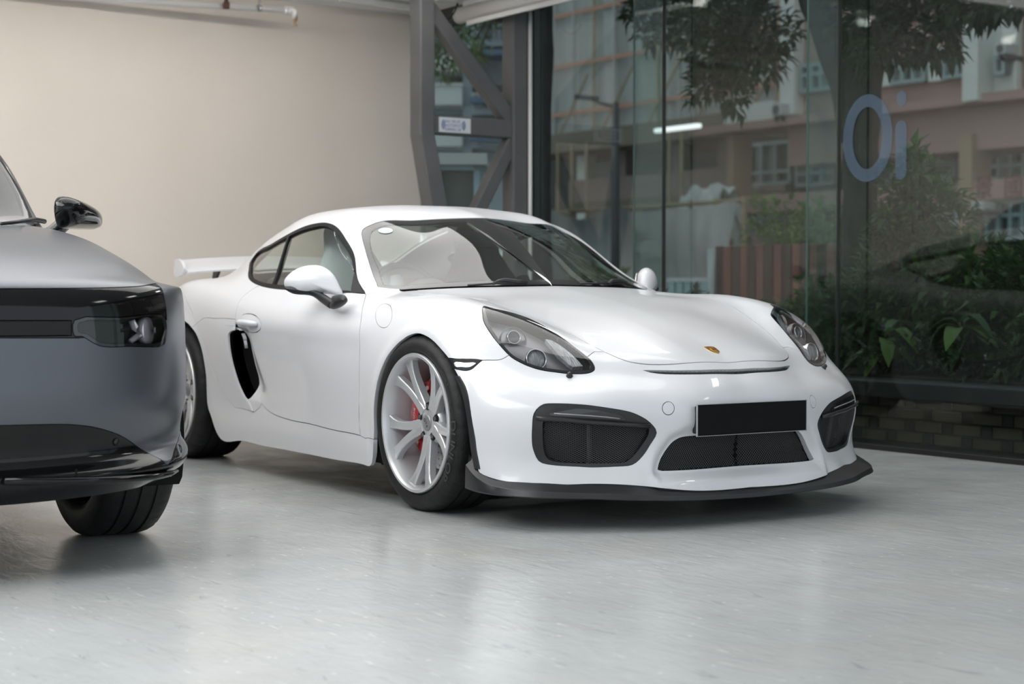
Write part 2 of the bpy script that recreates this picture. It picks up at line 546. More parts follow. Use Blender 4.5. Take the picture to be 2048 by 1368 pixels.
# sprinkler pipe under the ceiling along the beige wall
sp = empty('sprinkler_pipe', (0, 0, 0), 0, 'white painted sprinkler pipe with a brass head high on beige wall', 'pipe')
rm(sp)
def zpt(u, v, z):
    P = on_plane(u, v, (0, 0, 1), z) - G0
    return (float(P @ E1), float(P @ E2), float(P[2]))
pa = Vector(zpt(584, 21, 2.745)); pb_ = Vector(zpt(300, 4, 2.745)); dirp = (pb_ - pa).normalized()
M_rust = mat('rust_brown', (0.10, 0.045, 0.03), 0.7)
M_brass = mat('brass', (0.45, 0.30, 0.16), 0.35, 1.0)
obj('pipe_run', tube([pa - dirp * 0.0, pa + dirp * 5.5], 0.021, 16), M_wpaint, sp, True)
obj('elbow', tube([pa + dirp * 0.03, pa, pa - dirp * 0.018 + Vector((0, 0, -0.012)), pa - dirp * 0.02 + Vector((0, 0, -0.055))], [0.027, 0.027, 0.025, 0.021], 14), M_wpaint, sp, True)
obj('elbow_collar', tube([pa + dirp * 0.028, pa + dirp * 0.052], 0.029, 14), M_wpaint, sp, True)
hx = pa - dirp * 0.02
bm = bmesh.new()
add_lathe(bm, [(0.0, -0.055), (0.015, -0.055), (0.015, -0.068), (0.009, -0.072), (0.009, -0.078), (0, -0.078)], 12, 'z', tuple(hx))
add_tube(bm, [hx + Vector((0.011, 0, -0.076)), hx + Vector((0.013, 0, -0.088)), hx + Vector((0.004, 0, -0.098))], 0.003, 6)
add_tube(bm, [hx + Vector((-0.011, 0, -0.076)), hx + Vector((-0.013, 0, -0.088)), hx + Vector((-0.004, 0, -0.098))], 0.003, 6)
add_lathe(bm, [(0.0, -0.097), (0.017, -0.097), (0.017, -0.100), (0, -0.100)], 14, 'z', tuple(hx))
obj('sprinkler_head', bm, M_brass, sp, True)
pc = Vector(zpt(458, 11, 2.745))
bm = bmesh.new()
add_tube(bm, [pc, pc + dirp * 0.035], 0.0235, 14)
add_box(bm, pc + dirp * 0.0175 + Vector((0, 0, 0.08)), (0.02, 0.02, 0.15))
obj('pipe_hanger', bm, M_rust, sp)
pd = Vector(zpt(523, 16, 2.745))
bm = bmesh.new()
add_tube(bm, [pd, pd + dirp * 0.02], 0.0235, 14)
add_box(bm, pd + dirp * 0.01 + Vector((0, 0, 0.08)), (0.012, 0.012, 0.15))
obj('pipe_hanger', bm, mat('zinc', (0.45, 0.46, 0.47), 0.4, 1.0), sp)

# roller blind on the glass head
bl_ = empty('roller_blind', (0, 0, 0), 0, 'rolled up white blind on the head of the glass wall', 'blind')
rm(bl_)
obj('blind_roll', tube([(-3.45, -0.28, 2.755), (-0.2, -0.28, 2.755)], 0.055, 20), M_whitepl, bl_, True)
obj('bottom_rail', box((-1.78, -0.305, 2.685), (3.12, 0.02, 0.035), None, 0.006), M_whitepl, bl_)
obj('end_cap', tube([(-3.475, -0.28, 2.755), (-3.45, -0.28, 2.755)], 0.06, 20), mat('cap_grey', (0.5, 0.5, 0.49), 0.4), bl_, True)
obj('cassette_back', box((-1.8, -0.245, 2.80), (3.3, 0.06, 0.10), None, 0.004), M_whitepl, bl_)

# ceiling lamps: battens with bare tubes
def batten(a, b, rz, ln, label, cat='ceiling light', group='tube lamps on the ceiling'):
    t = empty('tube_lamp', (a, b, CEIL), rz, label, cat, group)
    obj('housing', box((0, 0, -0.02), (ln, 0.06, 0.04), None, 0.005), M_whitepl, t)
    obj('lamp_tube', tube([(-ln / 2 + 0.02, 0, -0.058), (ln / 2 - 0.02, 0, -0.058)], 0.016, 12), M_tube, t, True)
    for s_ in (-1, 1):
        obj('lamp_holder', box((s_ * (ln / 2 - 0.012), 0, -0.05), (0.02, 0.04, 0.045), None, 0.004), M_whitepl, t)
    return rm(t)
LAMP_AT = []
for a_, l_ in ((-1.4, 'nearest the beige wall'), (0.4, 'second from the beige wall')):
    LAMP_AT.append((a_, -5.8, 'tube lamp between the two light ceilings, ' + l_))
for a_, b_, l_ in LAMP_AT:
    batten(a_, b_, 0.0, 1.4, l_)
M_glow = mat('panel_lamp_glow', (1, 1, 1), .5, emit=(1, .985, .97), emit_s=12.0)
for a_, l_ in ((-0.25, 'flat bright ceiling lamp right above the bonnet of the white coupe'), (2.5, 'second flat ceiling lamp in the row along the glass'), (4.6, 'third flat ceiling lamp in the row along the glass')):  # second and third are added out of view to brighten the floor by the glass
  sl_ = empty('slim_panel_lamp', (a_, -0.95, CEIL), 0.12, l_, 'ceiling light'); rm(sl_)
  obj('housing', box((0, 0, -0.03), (0.66, 0.30, 0.06), None, 0.008), M_whitepl, sl_)
  obj('diffuser', box((0, 0, -0.063), (0.62, 0.26, 0.006)), M_glow, sl_)
# luminous stretch ceiling over the parking bays: its edge shows as a curve in the coupe's windscreen
M_lum = mat('luminous_ceiling', (0.8, 0.8, 0.8), 0.6, emit=(1.0, 0.985, 0.97), emit_s=2.15)
M_lum2 = mat('luminous_ceiling_bright', (0.8, 0.8, 0.8), 0.6, emit=(0.97, 0.985, 1.0), emit_s=4.8)
def light_ceiling(LA0, LA1, LB0, LB1, label, M_lum=M_lum):
    lc = empty('light_ceiling', (0, 0, 0), 0, label, 'ceiling light'); rm(lc)
    obj('diffuser', box(((LA0 + LA1) / 2, (LB0 + LB1) / 2, CEIL - 0.03), (LA1 - LA0, LB1 - LB0, 0.02)), M_lum, lc)
    for (x, y, sx, sy) in (((LA0 + LA1) / 2, LB0, LA1 - LA0 + .06, .05), ((LA0 + LA1) / 2, LB1, LA1 - LA0 + .06, .05), (LA0, (LB0 + LB1) / 2, .05, LB1 - LB0), (LA1, (LB0 + LB1) / 2, .05, LB1 - LB0)):
        obj('panel_frame', box((x, y, CEIL - 0.025), (sx, sy, 0.05)), M_whitepl, lc)
light_ceiling(-1.5, 1.6, -5.4, -1.62, 'luminous white ceiling panel over the white coupe')
light_ceiling(-3.6, 3.4, -10.4, -6.2, 'luminous white ceiling panel over the bay left of the grey car', M_lum2)
# added shielded lamps, out of view, that brighten the beige wall
M_wall_fill = mat('wall_fill_lens', (1, 1, 1), 0.5, emit=(1.0, 0.965, 0.93), emit_s=17.5)
for i, b_ in enumerate((-1.75, -3.35, -4.95)):
    t = empty('wall_fill_lamp', (-2.45, b_, CEIL), 0, ('first', 'second', 'third')[i] + ' shielded wall washer lamp from the glass wall', 'ceiling light', 'wall washers before the beige wall'); rm(t)
    obj('housing', prism([(0.10, 0.0), (0.10, -0.13), (0.0, -0.13), (0.08, -0.03), (-0.10, -0.03), (-0.12, -0.075), (-0.13, -0.075), (-0.13, 0.0)], (0, -0.7, 0), (1, 0, 0), (0, 0, 1), (0, 1, 0), 1.4), M_whitepl, t)
    obj('lens', box((0.028, 0, -0.075), (0.004, 1.36, 0.11), Matrix.Rotation(math.radians(38), 3, 'Y')), M_wall_fill, t)
# small white lamp at the corner and the bracket with a looped cable near the truss
wl = empty('corner_lamp', (0, 0, 0), 0, 'slim white batten on the ceiling corner beside the steel truss', 'ceiling light'); rm(wl)
obj('batten_body', box((-3.95, -0.62, 2.862), (0.06, 0.75, 0.04), Matrix.Rotation(0.15, 3, 'Z'), 0.008), M_whitepl, wl)
fx = empty('ceiling_fan', (-3.3, -0.52, 0), 0, 'small white ceiling fan with a looped black cable above the truss', 'fan'); rm(fx)
obj('motor_box', box((0, 0, 2.835), (0.16, 0.12, 0.06), None, 0.01), M_whitepl, fx)
obj('fan_hub', lathe([(0, 2.90), (0.06, 2.90), (0.075, 2.87), (0.05, 2.85), (0, 2.85)], 20, 'z'), M_whitepl, fx, True)
for k in range(4):
    an = 0.4 + k * PI / 2
    obj('fan_blade', box((math.cos(an) * 0.22, math.sin(an) * 0.22, 2.872), (0.32, 0.07, 0.008), Matrix.Rotation(an, 3, 'Z') @ Matrix.Rotation(0.15, 3, 'X'), 0.003), M_whitepl, fx)
lp = [(0.02, -0.14 + 0.24 * t, 2.80 - 0.13 * math.sin(PI * t) ** 0.7) for t in np.linspace(0, 1, 13)]
obj('cable', tube(lp, 0.006, 8), M_rubber, fx, True)

# translucent letters on the inside of the glass
M_vinyl = bpy.data.materials.new('frosted_vinyl'); M_vinyl.use_nodes = True
_n = M_vinyl.node_tree; _n.nodes.clear()
_o = _n.nodes.new('ShaderNodeOutputMaterial'); _m = _n.nodes.new('ShaderNodeMixShader'); _m.inputs[0].default_value = 0.12
_t = _n.nodes.new('ShaderNodeBsdfTransparent'); _t.inputs[0].default_value = (0.80, 0.88, 0.95, 1)
_d = _n.nodes.new('ShaderNodeBsdfDiffuse'); _d.inputs[0].default_value = (0.34, 0.42, 0.54, 1)
_n.links.new(_t.outputs[0], _m.inputs[1]); _n.links.new(_d.outputs[0], _m.inputs[2]); _n.links.new(_m.outputs[0], _o.inputs[0])
def oval(ca, cz, ra_, rz_, n=48):
    return [(ca + ra_ * math.cos(2 * PI * k / n), cz + rz_ * math.sin(2 * PI * k / n)) for k in range(n)]
vl = empty('window_lettering', (0, -0.011, 0), 0, 'pale translucent round letters stuck on the glass wall at upper right', 'lettering'); rm(vl)
bm = bmesh.new()
o1, o2 = oval(0.126, 1.655, 0.178, 0.232), oval(0.126, 1.655, 0.108, 0.165)
va = [[bm.verts.new((p[0], y_, p[1])) for p in o_] for y_ in (0.0, -0.002) for o_ in (o1, o2)]
for k in range(48):
    k2 = (k + 1) % 48
    for q_, r_ in ((0, 1), (3, 2), (1, 3), (2, 0)):
        bm.faces.new((va[q_][k], va[q_][k2], va[r_][k2], va[r_][k]))
obj('letter', bm, M_vinyl, vl)
bm = bmesh.new()
add_prism(bm, oval(0.364, 1.843, 0.034, 0.040, 28), (0, 0, 0), (1, 0, 0), (0, 0, 1), (0, -1, 0), 0.002)
st_ = [(0.364 + 0.038 * math.cos(a_), 1.69 + 0.038 * math.sin(a_)) for a_ in np.linspace(0, PI, 13)] + [(0.364 + 0.038 * math.cos(a_), 1.46 + 0.038 * math.sin(a_)) for a_ in np.linspace(PI, 2 * PI, 13)]
add_prism(bm, st_, (0, 0, 0), (1, 0, 0), (0, 0, 1), (0, -1, 0), 0.002)
obj('letter', bm, M_vinyl, vl)
# ================================================================ outside the glass: planter, trees, street, buildings
rnd = random.Random(3)
M_ground = noise_mat('street_paving', (0.17, 0.17, 0.165), (0.24, 0.235, 0.225), 2.0, 0.8)
M_core = mat('planter_core', (0.035, 0.032, 0.030), 0.9)
M_brick = noise_mat('brown_brick', (0.085, 0.066, 0.045), (0.13, 0.10, 0.07), 5.0, 0.85, 0.2)
M_brickd = noise_mat('dark_brick', (0.020, 0.018, 0.018), (0.04, 0.036, 0.034), 5.0, 0.8)
M_coping = noise_mat('dark_stone_coping', (0.03, 0.03, 0.032), (0.06, 0.06, 0.062), 6.0, 0.55)
M_soil = noise_mat('soil', (0.03, 0.022, 0.016), (0.06, 0.045, 0.03), 12, 0.95)
M_bark = noise_mat('bark', (0.010, 0.010, 0.011), (0.032, 0.031, 0.030), 14, 0.9, 0.6, stretch=(1, 1, .25), bump_scale=30)
def leaf_mat(name, c1, c2):
    m = noise_mat(name, c1, c2, 1.6, 0.45, lo=0.3, hi=0.7)
    nt = m.node_tree
    b = nt.nodes['Principled BSDF']; out = [n for n in nt.nodes if n.type == 'OUTPUT_MATERIAL'][0]
    tl = nt.nodes.new('ShaderNodeBsdfTranslucent'); mx = nt.nodes.new('ShaderNodeMixShader'); mx.inputs[0].default_value = 0.25
    src = b.inputs['Base Color'].links[0].from_socket
    nt.links.new(src, tl.inputs[0]); nt.links.new(b.outputs[0], mx.inputs[1]); nt.links.new(tl.outputs[0], mx.inputs[2]); nt.links.new(mx.outputs[0], out.inputs[0])
    return m
M_leafd = leaf_mat('leaf_dark', (0.018, 0.036, 0.017), (0.05, 0.09, 0.036))
M_leafm = leaf_mat('leaf_mid', (0.045, 0.11, 0.032), (0.13, 0.25, 0.07))
M_leafl = leaf_mat('leaf_light', (0.07, 0.15, 0.035), (0.20, 0.33, 0.08))
M_leafb = leaf_mat('leaf_broad', (0.06, 0.13, 0.055), (0.13, 0.23, 0.10))

struct('ground', box((-12, 22.1, -0.12), (80, 44, 0.2)), M_ground)

# planter: brick front, dark coping
plw = empty('brick_planter', (0, 0, 0), 0, 'long low brick planter with dark coping right outside the glass', 'planter'); rm(plw)
obj('planter_core', box((-0.4, 1.32, 0.125), (9.6, 1.80, 0.25)), M_core, plw)
BZ, BL, BH = 0.0655, 0.197, 0.070
bs = bmesh.new(); add_box(bs, (0, 0, 0), (BL - .010, .02, BZ - .010), None, .003, 1); me_s = bpy.data.meshes.new('brick'); bs.to_mesh(me_s); bs.free(); me_s.materials.append(M_brick)
bs = bmesh.new(); add_box(bs, (0, 0, 0), (BH - .008, .02, BZ - .010), None, .003, 1); me_h = bpy.data.meshes.new('brick'); bs.to_mesh(me_h); bs.free(); me_h.materials.append(M_brickd)
for row in range(4):
    x = -1.9 - (0.135 if row % 2 else 0)
    k = 0
    while x < 2.1:
        L_ = BL if k % 2 == 0 else BH
        o = bpy.data.objects.new('brick', me_s if k % 2 == 0 else me_h); C.objects.link(o); o.parent = plw
        o.location = (x + L_ / 2, 0.402 + rnd.uniform(-.003, .003), 0.002 + BZ * (row + .5)); k += 1; x += L_
cop = obj('coping', box((-0.4, 1.25, 0.30), (9.7, 1.95, 0.085), None, 0.006, 2), M_coping, plw)
obj('soil', box((-0.4, 1.35, 0.345), (9.4, 1.5, 0.02)), M_soil, plw)

def leaf_tri(V, F, c, d, up, ln, wd, fold=0.25, droop=0.3):
    """one leaf: a folded blade of four faces, base at c, pointing along d"""
    d = d.normalized(); s = d.cross(up)
    if s.length < 1e-3: s = Vector((1, 0, 0))
    s.normalize(); n = s.cross(d)
    b = len(V)
    m = c + d * ln * .45 + n * (ln * .06)
    t = c + d * ln - n * (ln * droop * .5)
    V += [c, m + s * wd * .5 + n * wd * fold, t, m - s * wd * .5 + n * wd * fold, m]
    F += [(b, b + 4, b + 1), (b + 1, b + 4, b + 2), (b, b + 3, b + 4), (b + 3, b + 2, b + 4)]

def foliage(blobs, n, ln, wd, seed, jitter=.5):
    """leaves gathered in sprays over ellipsoid blobs (centre, radii)"""
    r = random.Random(seed); V, F = [], []
    wts = [b[1][0] * b[1][1] * b[1][2] for b in blobs]
    for i in range(n // 6):
        c, ra = r.choices(blobs, [w_ ** .7 for w_ in wts])[0]
        d = Vector((r.gauss(0, 1), r.gauss(0, 1), r.gauss(0, 1))).normalized()
        k = r.random() ** .45
        p = Vector((c[0] + d.x * ra[0] * k, c[1] + d.y * ra[1] * k, c[2] + d.z * ra[2] * k))
        out = (Vector((d.x, d.y, d.z + .3))).normalized()
        for j in range(6):
            dd = (out + Vector((r.gauss(0, .7), r.gauss(0, .7), r.gauss(-.1, .5)))).normalized()
            l = ln * r.uniform(.6, 1.25)
            leaf_tri(V, F, p + dd * l * .2, dd, Vector((0, 0, 1)), l, wd * l / ln)
    return V, F

def shrub(name, a, b, z0, blobs, n, ln, wd, m, label, seed, cat='shrub'):
    t = empty(name, (a, b, z0), 0, label, cat); rm(t)
    V, F = foliage(blobs, n, ln, wd, seed)
    fo = from_py('foliage', V, F, m, t); fo['kind'] = 'stuff'
    r = random.Random(seed)
    bm = bmesh.new()
    for c, ra in blobs:
        for k in range(2):
            q = Vector((c[0] + r.uniform(-.5, .5) * ra[0], c[1] + r.uniform(-.5, .5) * ra[1], c[2] + .5 * ra[2]))
            p = Vector((r.uniform(-.06, .06), r.uniform(-.06, .06), -.01))
            md = (p + q) / 2 + Vector((r.uniform(-.06, .06), r.uniform(-.06, .06), 0))
            add_tube(bm, [p, md, q], [.012, .009, .004], 5)
    obj('stems', bm, M_bark, t)
    return t
PZ = 0.355
shrub('leafy_shrub', -0.75, 1.35, PZ, [((0, 0, .45), (.5, .4, .42)), ((.05, 0, .95), (.28, .28, .32)), ((.0, 0, 1.22), (.12, .14, .16)), ((-.45, .1, .3), (.4, .35, .3)), ((.4, 0, .5), (.35, .3, .3))], 3600, .12, .045, M_leafm, 'tall bushy shrub in the planter below the window letters', 11)
shrub('leafy_shrub', 0.25, 1.30, PZ, [((0, 0, .35), (.65, .45, .38)), ((.35, .0, .55), (.45, .4, .35)), ((-.4, -.1, .2), (.4, .3, .25))], 3200, .11, .045, M_leafm, 'dark low shrub behind the reflected car window at right edge', 12)
shrub('leafy_shrub', 1.25, 1.35, PZ, [((0, 0, .4), (.6, .45, .4)), ((.5, .1, .4), (.5, .4, .38))], 2600, .11, .045, M_leafm, 'dense shrub at the far end of the planter', 13)
shrub('leafy_shrub', -1.75, 1.45, PZ, [((0, 0, .25), (.5, .4, .28)), ((.45, 0, .25), (.4, .35, .25))], 2400, .10, .04, M_leafm, 'low dark shrub between the two glass joints', 14)
shrub('leafy_shrub', -3.0, 1.5, PZ, [((0, 0, .22), (.5, .4, .25)), ((-.6, 0, .25), (.4, .35, .28))], 800, .10, .04, M_leafd, 'small dark shrub glimpsed behind the far door mirror', 15)
shrub('leafy_shrub', -0.35, .75, PZ, [((0, 0, .10), (.7, .22, .13)), ((.9, .0, .10), (.7, .22, .14))], 900, .09, .03, M_leafd, 'low ground cover along the planter edge', 16)
shrub('leafy_shrub', -6.2, 5.7, -.02, [((0, 0, 1.35), (.75, .5, .42)), ((.9, .0, 1.3), (.75, .5, .5)), ((-.4, 0, 1.6), (.35, .3, .28)), ((.3, 0, .6), (1.0, .45, .5))], 3000, .13, .05, M_leafl, 'pale green bush rising behind the red plank fence', 17)
shrub('leafy_shrub', -8.2, 4.6, -.02, [((0, 0, .55), (.8, .5, .5)), ((-.8, .2, .75), (.5, .4, .45))], 900, .13, .05, M_leafl, 'bright green bush behind the white car roof edge', 18)
# plants with broad leaves near the glass: every leaf its own part
def broad_plant(a, b, z, leaves, label, seed):
    r = random.Random(seed)
    t = empty('broad_leaf_plant', (a, b, z), 0, label, 'plant'); rm(t)
    obj('stem', tube([(0, 0, -.02), (.01, 0, .12), (0, .01, .26)], [.012, .009, .006], 8), M_bark, t, True)
    for i in range(leaves):
        an = 2 * PI * i / leaves * 1.618 * 1.5; el = r.uniform(-.35, .5)
        d = Vector((math.cos(an) * math.cos(el), math.sin(an) * math.cos(el), math.sin(el)))
        s = d.cross(Vector((0, 0, 1))).normalized(); n = s.cross(d)
        ln = r.uniform(.17, .25); wd = ln * .50; z0 = r.uniform(.08, .26)
        V, F = [], []
        for k in range(7):
            u = k / 6; w_ = wd * .5 * math.sin(PI * min(1, u * .93 + .04)) ** .8 * (1 if k not in (6,) else .15)
            c = Vector((0, 0, z0)) + d * ln * u + n * (.05 * math.sin(PI * u) - .14 * u * u)
            V += [c + s * w_ + n * w_ * .25, c, c - s * w_ + n * w_ * .25]
        for k in range(6):
            F += [(3 * k, 3 * k + 1, 3 * k + 4, 3 * k + 3), (3 * k + 1, 3 * k + 2, 3 * k + 5, 3 * k + 4)]
        from_py('leaf', V, F, M_leafb if i % 4 else M_leafl, t, True)
broad_plant(-0.42, .72, PZ, 11, 'broad leaved plant beside the right headlamp of the white car', 5)
broad_plant(0.12, .74, PZ + .06, 12, 'broad leaved plant with pale upright leaves at planter centre', 6)
broad_plant(0.72, .80, PZ, 9, 'broad leaved plant near the right edge of the planter', 8)

# ---------------- trees
def trunk_mesh(pts, rad, n=14, seed=1):
    r = random.Random(seed)
    bm = bmesh.new(); P = spline_open(np.array(pts, float), 6); R_ = np.interp(np.linspace(0, 1, len(P)), np.linspace(0, 1, len(rad)), rad)
    rings = []
    for i, p in enumerate(P):
        d = Vector(P[min(i + 1, len(P) - 1)] - P[max(i - 1, 0)]); x, y, z = frame_of(d)
        rings.append([bm.verts.new(Vector(p) + (x * math.cos(2 * PI * k / n) + y * math.sin(2 * PI * k / n)) * R_[i] * r.uniform(.93, 1.08)) for k in range(n)])
    for a, b in zip(rings, rings[1:]):
        for k in range(n): bm.faces.new((a[k], a[(k + 1) % n], b[(k + 1) % n], b[k]))
    bm.faces.new(rings[0][::-1]); bm.faces.new(rings[-1])
    return bm
tt = empty('street_tree', (-2.84, 3.0, -.02), 0, 'big dark tree with slanting limb and hanging leaf sprays beyond the glass', 'tree'); rm(tt)
obj('trunk', trunk_mesh([(0, 0, 0), (.0, 0, 1.2), (.02, 0, 2.4), (.12, .05, 3.4), (.3, .1, 4.6)], [.17, .135, .145, .15, .12], seed=2), M_bark, tt, True)
obj('limb', trunk_mesh([(.0, 0, 2.05), (-.22, 0, 2.65), (-.55, .0, 3.25), (-1.0, .1, 4.2)], [.15, .14, .12, .09], seed=3), M_bark, tt, True)
def tb(u, v, b, r):
    a, z = ext(u, v, b); return ((a + 2.84, b - 3.0, z + .02), r)
SPR = [tb(1450, 60, 2.7, (.42, .35, .36)), tb(1400, 20, 2.8, (.5, .4, .3)), tb(1500, 110, 2.7, (.30, .3, .26)), tb(1440, 150, 2.7, (.26, .25, .20)), tb(1400, 190, 2.7, (.16, .16, .15)), tb(1320, 60, 2.8, (.20, .2, .14)), tb(1300, 20, 2.8, (.22, .2, .14)), tb(1530, 60, 2.7, (.25, .25, .25)), tb(1475, 200, 2.7, (.10, .1, .08))]
V, F = foliage(SPR, 2600, .13, .055, 21); fo = from_py('leaf_spray', V, F, M_leafd, tt); fo['kind'] = 'stuff'
SPR = [tb(1760, 60, 2.5, (.28, .3, .28)), tb(1840, 50, 2.6, (.30, .3, .24)), tb(1880, 85, 2.6, (.12, .14, .10)), tb(1780, 100, 2.5, (.14, .15, .10)), tb(1930, 15, 2.6, (.22, .22, .13)), tb(1990, 5, 2.6, (.2, .2, .10)), tb(2050, 0, 2.6, (.2, .2, .09)), tb(1700, 20, 2.5, (.14, .2, .2))]
V, F = foliage(SPR, 1900, .13, .055, 22); fo = from_py('leaf_spray', V, F, M_leafd, tt); fo['kind'] = 'stuff'
SPR = [((.2, .2, 4.6), (1.2, 1.0, .7)), ((-1.3, .2, 4.3), (1.1, .9, .6))]
V, F = foliage(SPR, 1500, .15, .06, 23); fo = from_py('crown', V, F, M_leafd, tt); fo['kind'] = 'stuff'
tw = bmesh.new()
for (u0, v0, u1, v1) in ((1560, -40, 1480, 90), (1480, 60, 1400, 190), (1420, 20, 1310, 60), (1700, -30, 1790, 80), (1790, 20, 1880, 80), (1850, -30, 1990, 20)):
    p, q = tb(u0, v0, 2.7, 0)[0], tb(u1, v1, 2.7, 0)[0]
    add_tube(tw, [p, ((p[0] + q[0]) / 2, (p[1] + q[1]) / 2, (p[2] + q[2]) / 2 + .05), q], [.02, .014, .006], 6)
obj('twigs', tw, M_bark, tt)
t2 = empty('corner_tree', (-4.2, .9, -.02), 0, 'dark rough tree trunk standing right outside beside the white conduit', 'tree'); rm(t2)
obj('trunk', trunk_mesh([(0, 0, 0), (.01, 0, .9), (-.01, 0, 1.8), (.015, 0, 2.7), (0, .02, 3.8)], [.125, .105, .10, .105, .09], seed=5), M_bark, t2, True)
SPR = []
for (u, v, r) in ((905, 75, .2), (935, 110, .16), (880, 100, .22), (870, 130, .15), (955, 60, .15), (960, 95, .1)):
    a, z = ext(u, v, 1.0); SPR.append(((a + 4.2, .1, z + .02), (r, r, r)))
V, F = foliage(SPR, 700, .10, .03, 31); fo = from_py('leaf_spray', V, F, M_leafm, t2); fo['kind'] = 'stuff'
tw = bmesh.new()
for c, r in SPR: add_tube(tw, [(0, 0, 3.3), ((c[0]) / 2, .05, (3.3 + c[2]) / 2 + .2), c], [.02, .014, .005], 5)
obj('twigs', tw, M_bark, t2)

# ---------------- plank fence and its steel post
M_plank1 = noise_mat('plank_red', (0.20, 0.075, 0.055), (0.30, 0.125, 0.095), 6, 0.7, stretch=(1, 1, .2))
M_plank2 = noise_mat('plank_dark', (0.075, 0.045, 0.04), (0.12, 0.075, 0.065), 6, 0.7, stretch=(1, 1, .2))
fe = empty('plank_fence', (-5.8, 4.6, -.02), 0, 'reddish brown vertical plank fence beyond the planter', 'fence'); rm(fe)
a0 = ext(1432, 520, 4.6)[0]; x = a0 + 5.8
ztop = ext(1500, 491, 4.6)[1] + .02
for k in range(26):
    w_ = rnd.uniform(.105, .13)
    obj('plank', box((x + w_ / 2, rnd.uniform(-.008, .008), ztop / 2), (w_ - .012, .03, ztop + rnd.uniform(-.01, .01)), None, .004, 1), M_plank1 if k % 2 else M_plank2, fe)
    x += w_
for zz in (.25, ztop - .2): obj('fence_rail', box((a0 + 5.8 + 1.5, .04, zz), (3.1, .04, .07)), M_plank2, fe)
ap, zp = ext(1424, 498, 4.5)
fp = tag(rm(obj('bollard_post', tube([(ap, 4.5, -.02), (ap, 4.5, zp)], .045, 14), mat('galvanised', (0.38, 0.42, 0.42), 0.4, .6), None, True)), 'pale galvanised steel post at the end of plank fence', 'post')
# low pale boxes by the road
a1, z1 = ext(1345, 560, 7.5); a2_, _ = ext(1410, 560, 7.5)
lb = empty('low_barrier', ((a1 + a2_) / 2, 7.5, -.02), 0, 'low pale teal barrier panel seen past the white car bonnet', 'barrier'); rm(lb)
for k in range(5):
    obj('barrier_panel', box(((k - 2) * (a2_ - a1) / 4, 0, z1 / 2), ((a2_ - a1) / 4 - .03, .05, z1), None, .01, 1), mat('barrier_teal', (0.30, 0.42, 0.44), 0.6) if k == 0 else bpy.data.materials['barrier_teal'], lb)
obj('top_rail', box((0, 0, z1 + .02), ((a2_ - a1) * 1.25, .07, .05)), mat('rail_pale', (0.5, 0.52, 0.52), 0.5), lb)
# ---------------- street lamp
ax, zx = ext(1231, 205, 10)
M_lamp = mat('street_lamp_grey', (0.05, 0.055, 0.06), 0.5)
sl = empty('street_lamp', (ax, 10, -.02), 0, 'grey street lamp with a short arm before the netted building', 'lamp'); rm(sl)
obj('pole', tube([(0, 0, 0), (0, 0, zx * .55), (0, 0, zx + .02)], [.085, .07, .05], 12), M_lamp, sl, True)
ah, zh = ext(1170, 196, 10)
obj('arm', tube([(0, 0, zx - .05), ((ah - ax) * .5, 0, zx + .05), (ah - ax + .2, 0, zh)], .03, 8), M_lamp, sl, True)
obj('lamp_head', box((ah - ax + .05, 0, zh + .02), (.45, .2, .08), Matrix.Rotation(.15, 3, 'Y'), .02, 2), M_lamp, sl)

# ---------------- helpers for facades measured on a plane b
def rect(u0, v0, u1, v1, b):
    uc = (u0 + u1) / 2
    a0_, _ = ext(u0, (v0 + v1) / 2, b); a1_, _ = ext(u1, (v0 + v1) / 2, b)
    _, zt = ext(uc, v0, b); _, zb = ext(uc, v1, b)
    return a0_, a1_, zb, zt
def slab(name, r, b, d, m, parent, out=0.0, bev=0):
    a0_, a1_, zb, zt = r
    return obj(name, box(((a0_ + a1_) / 2, b - out + d / 2, (zb + zt) / 2), (abs(a1_ - a0_), d, abs(zt - zb)), None, bev), m, parent)
M_winframe = mat('window_frame_teal', (0.30, 0.38, 0.38), 0.5)
M_pane = mat('dark_window_pane', (0.045, 0.06, 0.062), 0.08, 0, 0.6)
M_pane2 = mat('pale_window_pane', (0.22, 0.25, 0.24), 0.12, 0, 0.6)
def window(r, b, parent, nv=2, transom=.62, name='window'):
    a0_, a1_, zb, zt = r
    bm = bmesh.new(); t = .07
    w_, h_ = a1_ - a0_, zt - zb
    for x in [a0_ + t / 2 + (w_ - t) * k / nv for k in range(nv + 1)]: add_box(bm, (x, b - .03, (zb + zt) / 2), (t, .12, h_))
    for z in (zb + t / 2, zt - t / 2) + ((zb + h_ * transom,) if transom else ()): add_box(bm, ((a0_ + a1_) / 2, b - .03, z), (w_, .11, t))
    f = obj(name, bm, M_winframe, parent)
    for k in range(nv):
        x0 = a0_ + (w_) * k / nv; x1 = a0_ + w_ * (k + 1) / nv
        obj('pane', box(((x0 + x1) / 2, b + .02, (zb + zt) / 2), (x1 - x0 - .02, .02, h_)), M_pane2 if (k % 2 == 0) else M_pane, f)
    return f

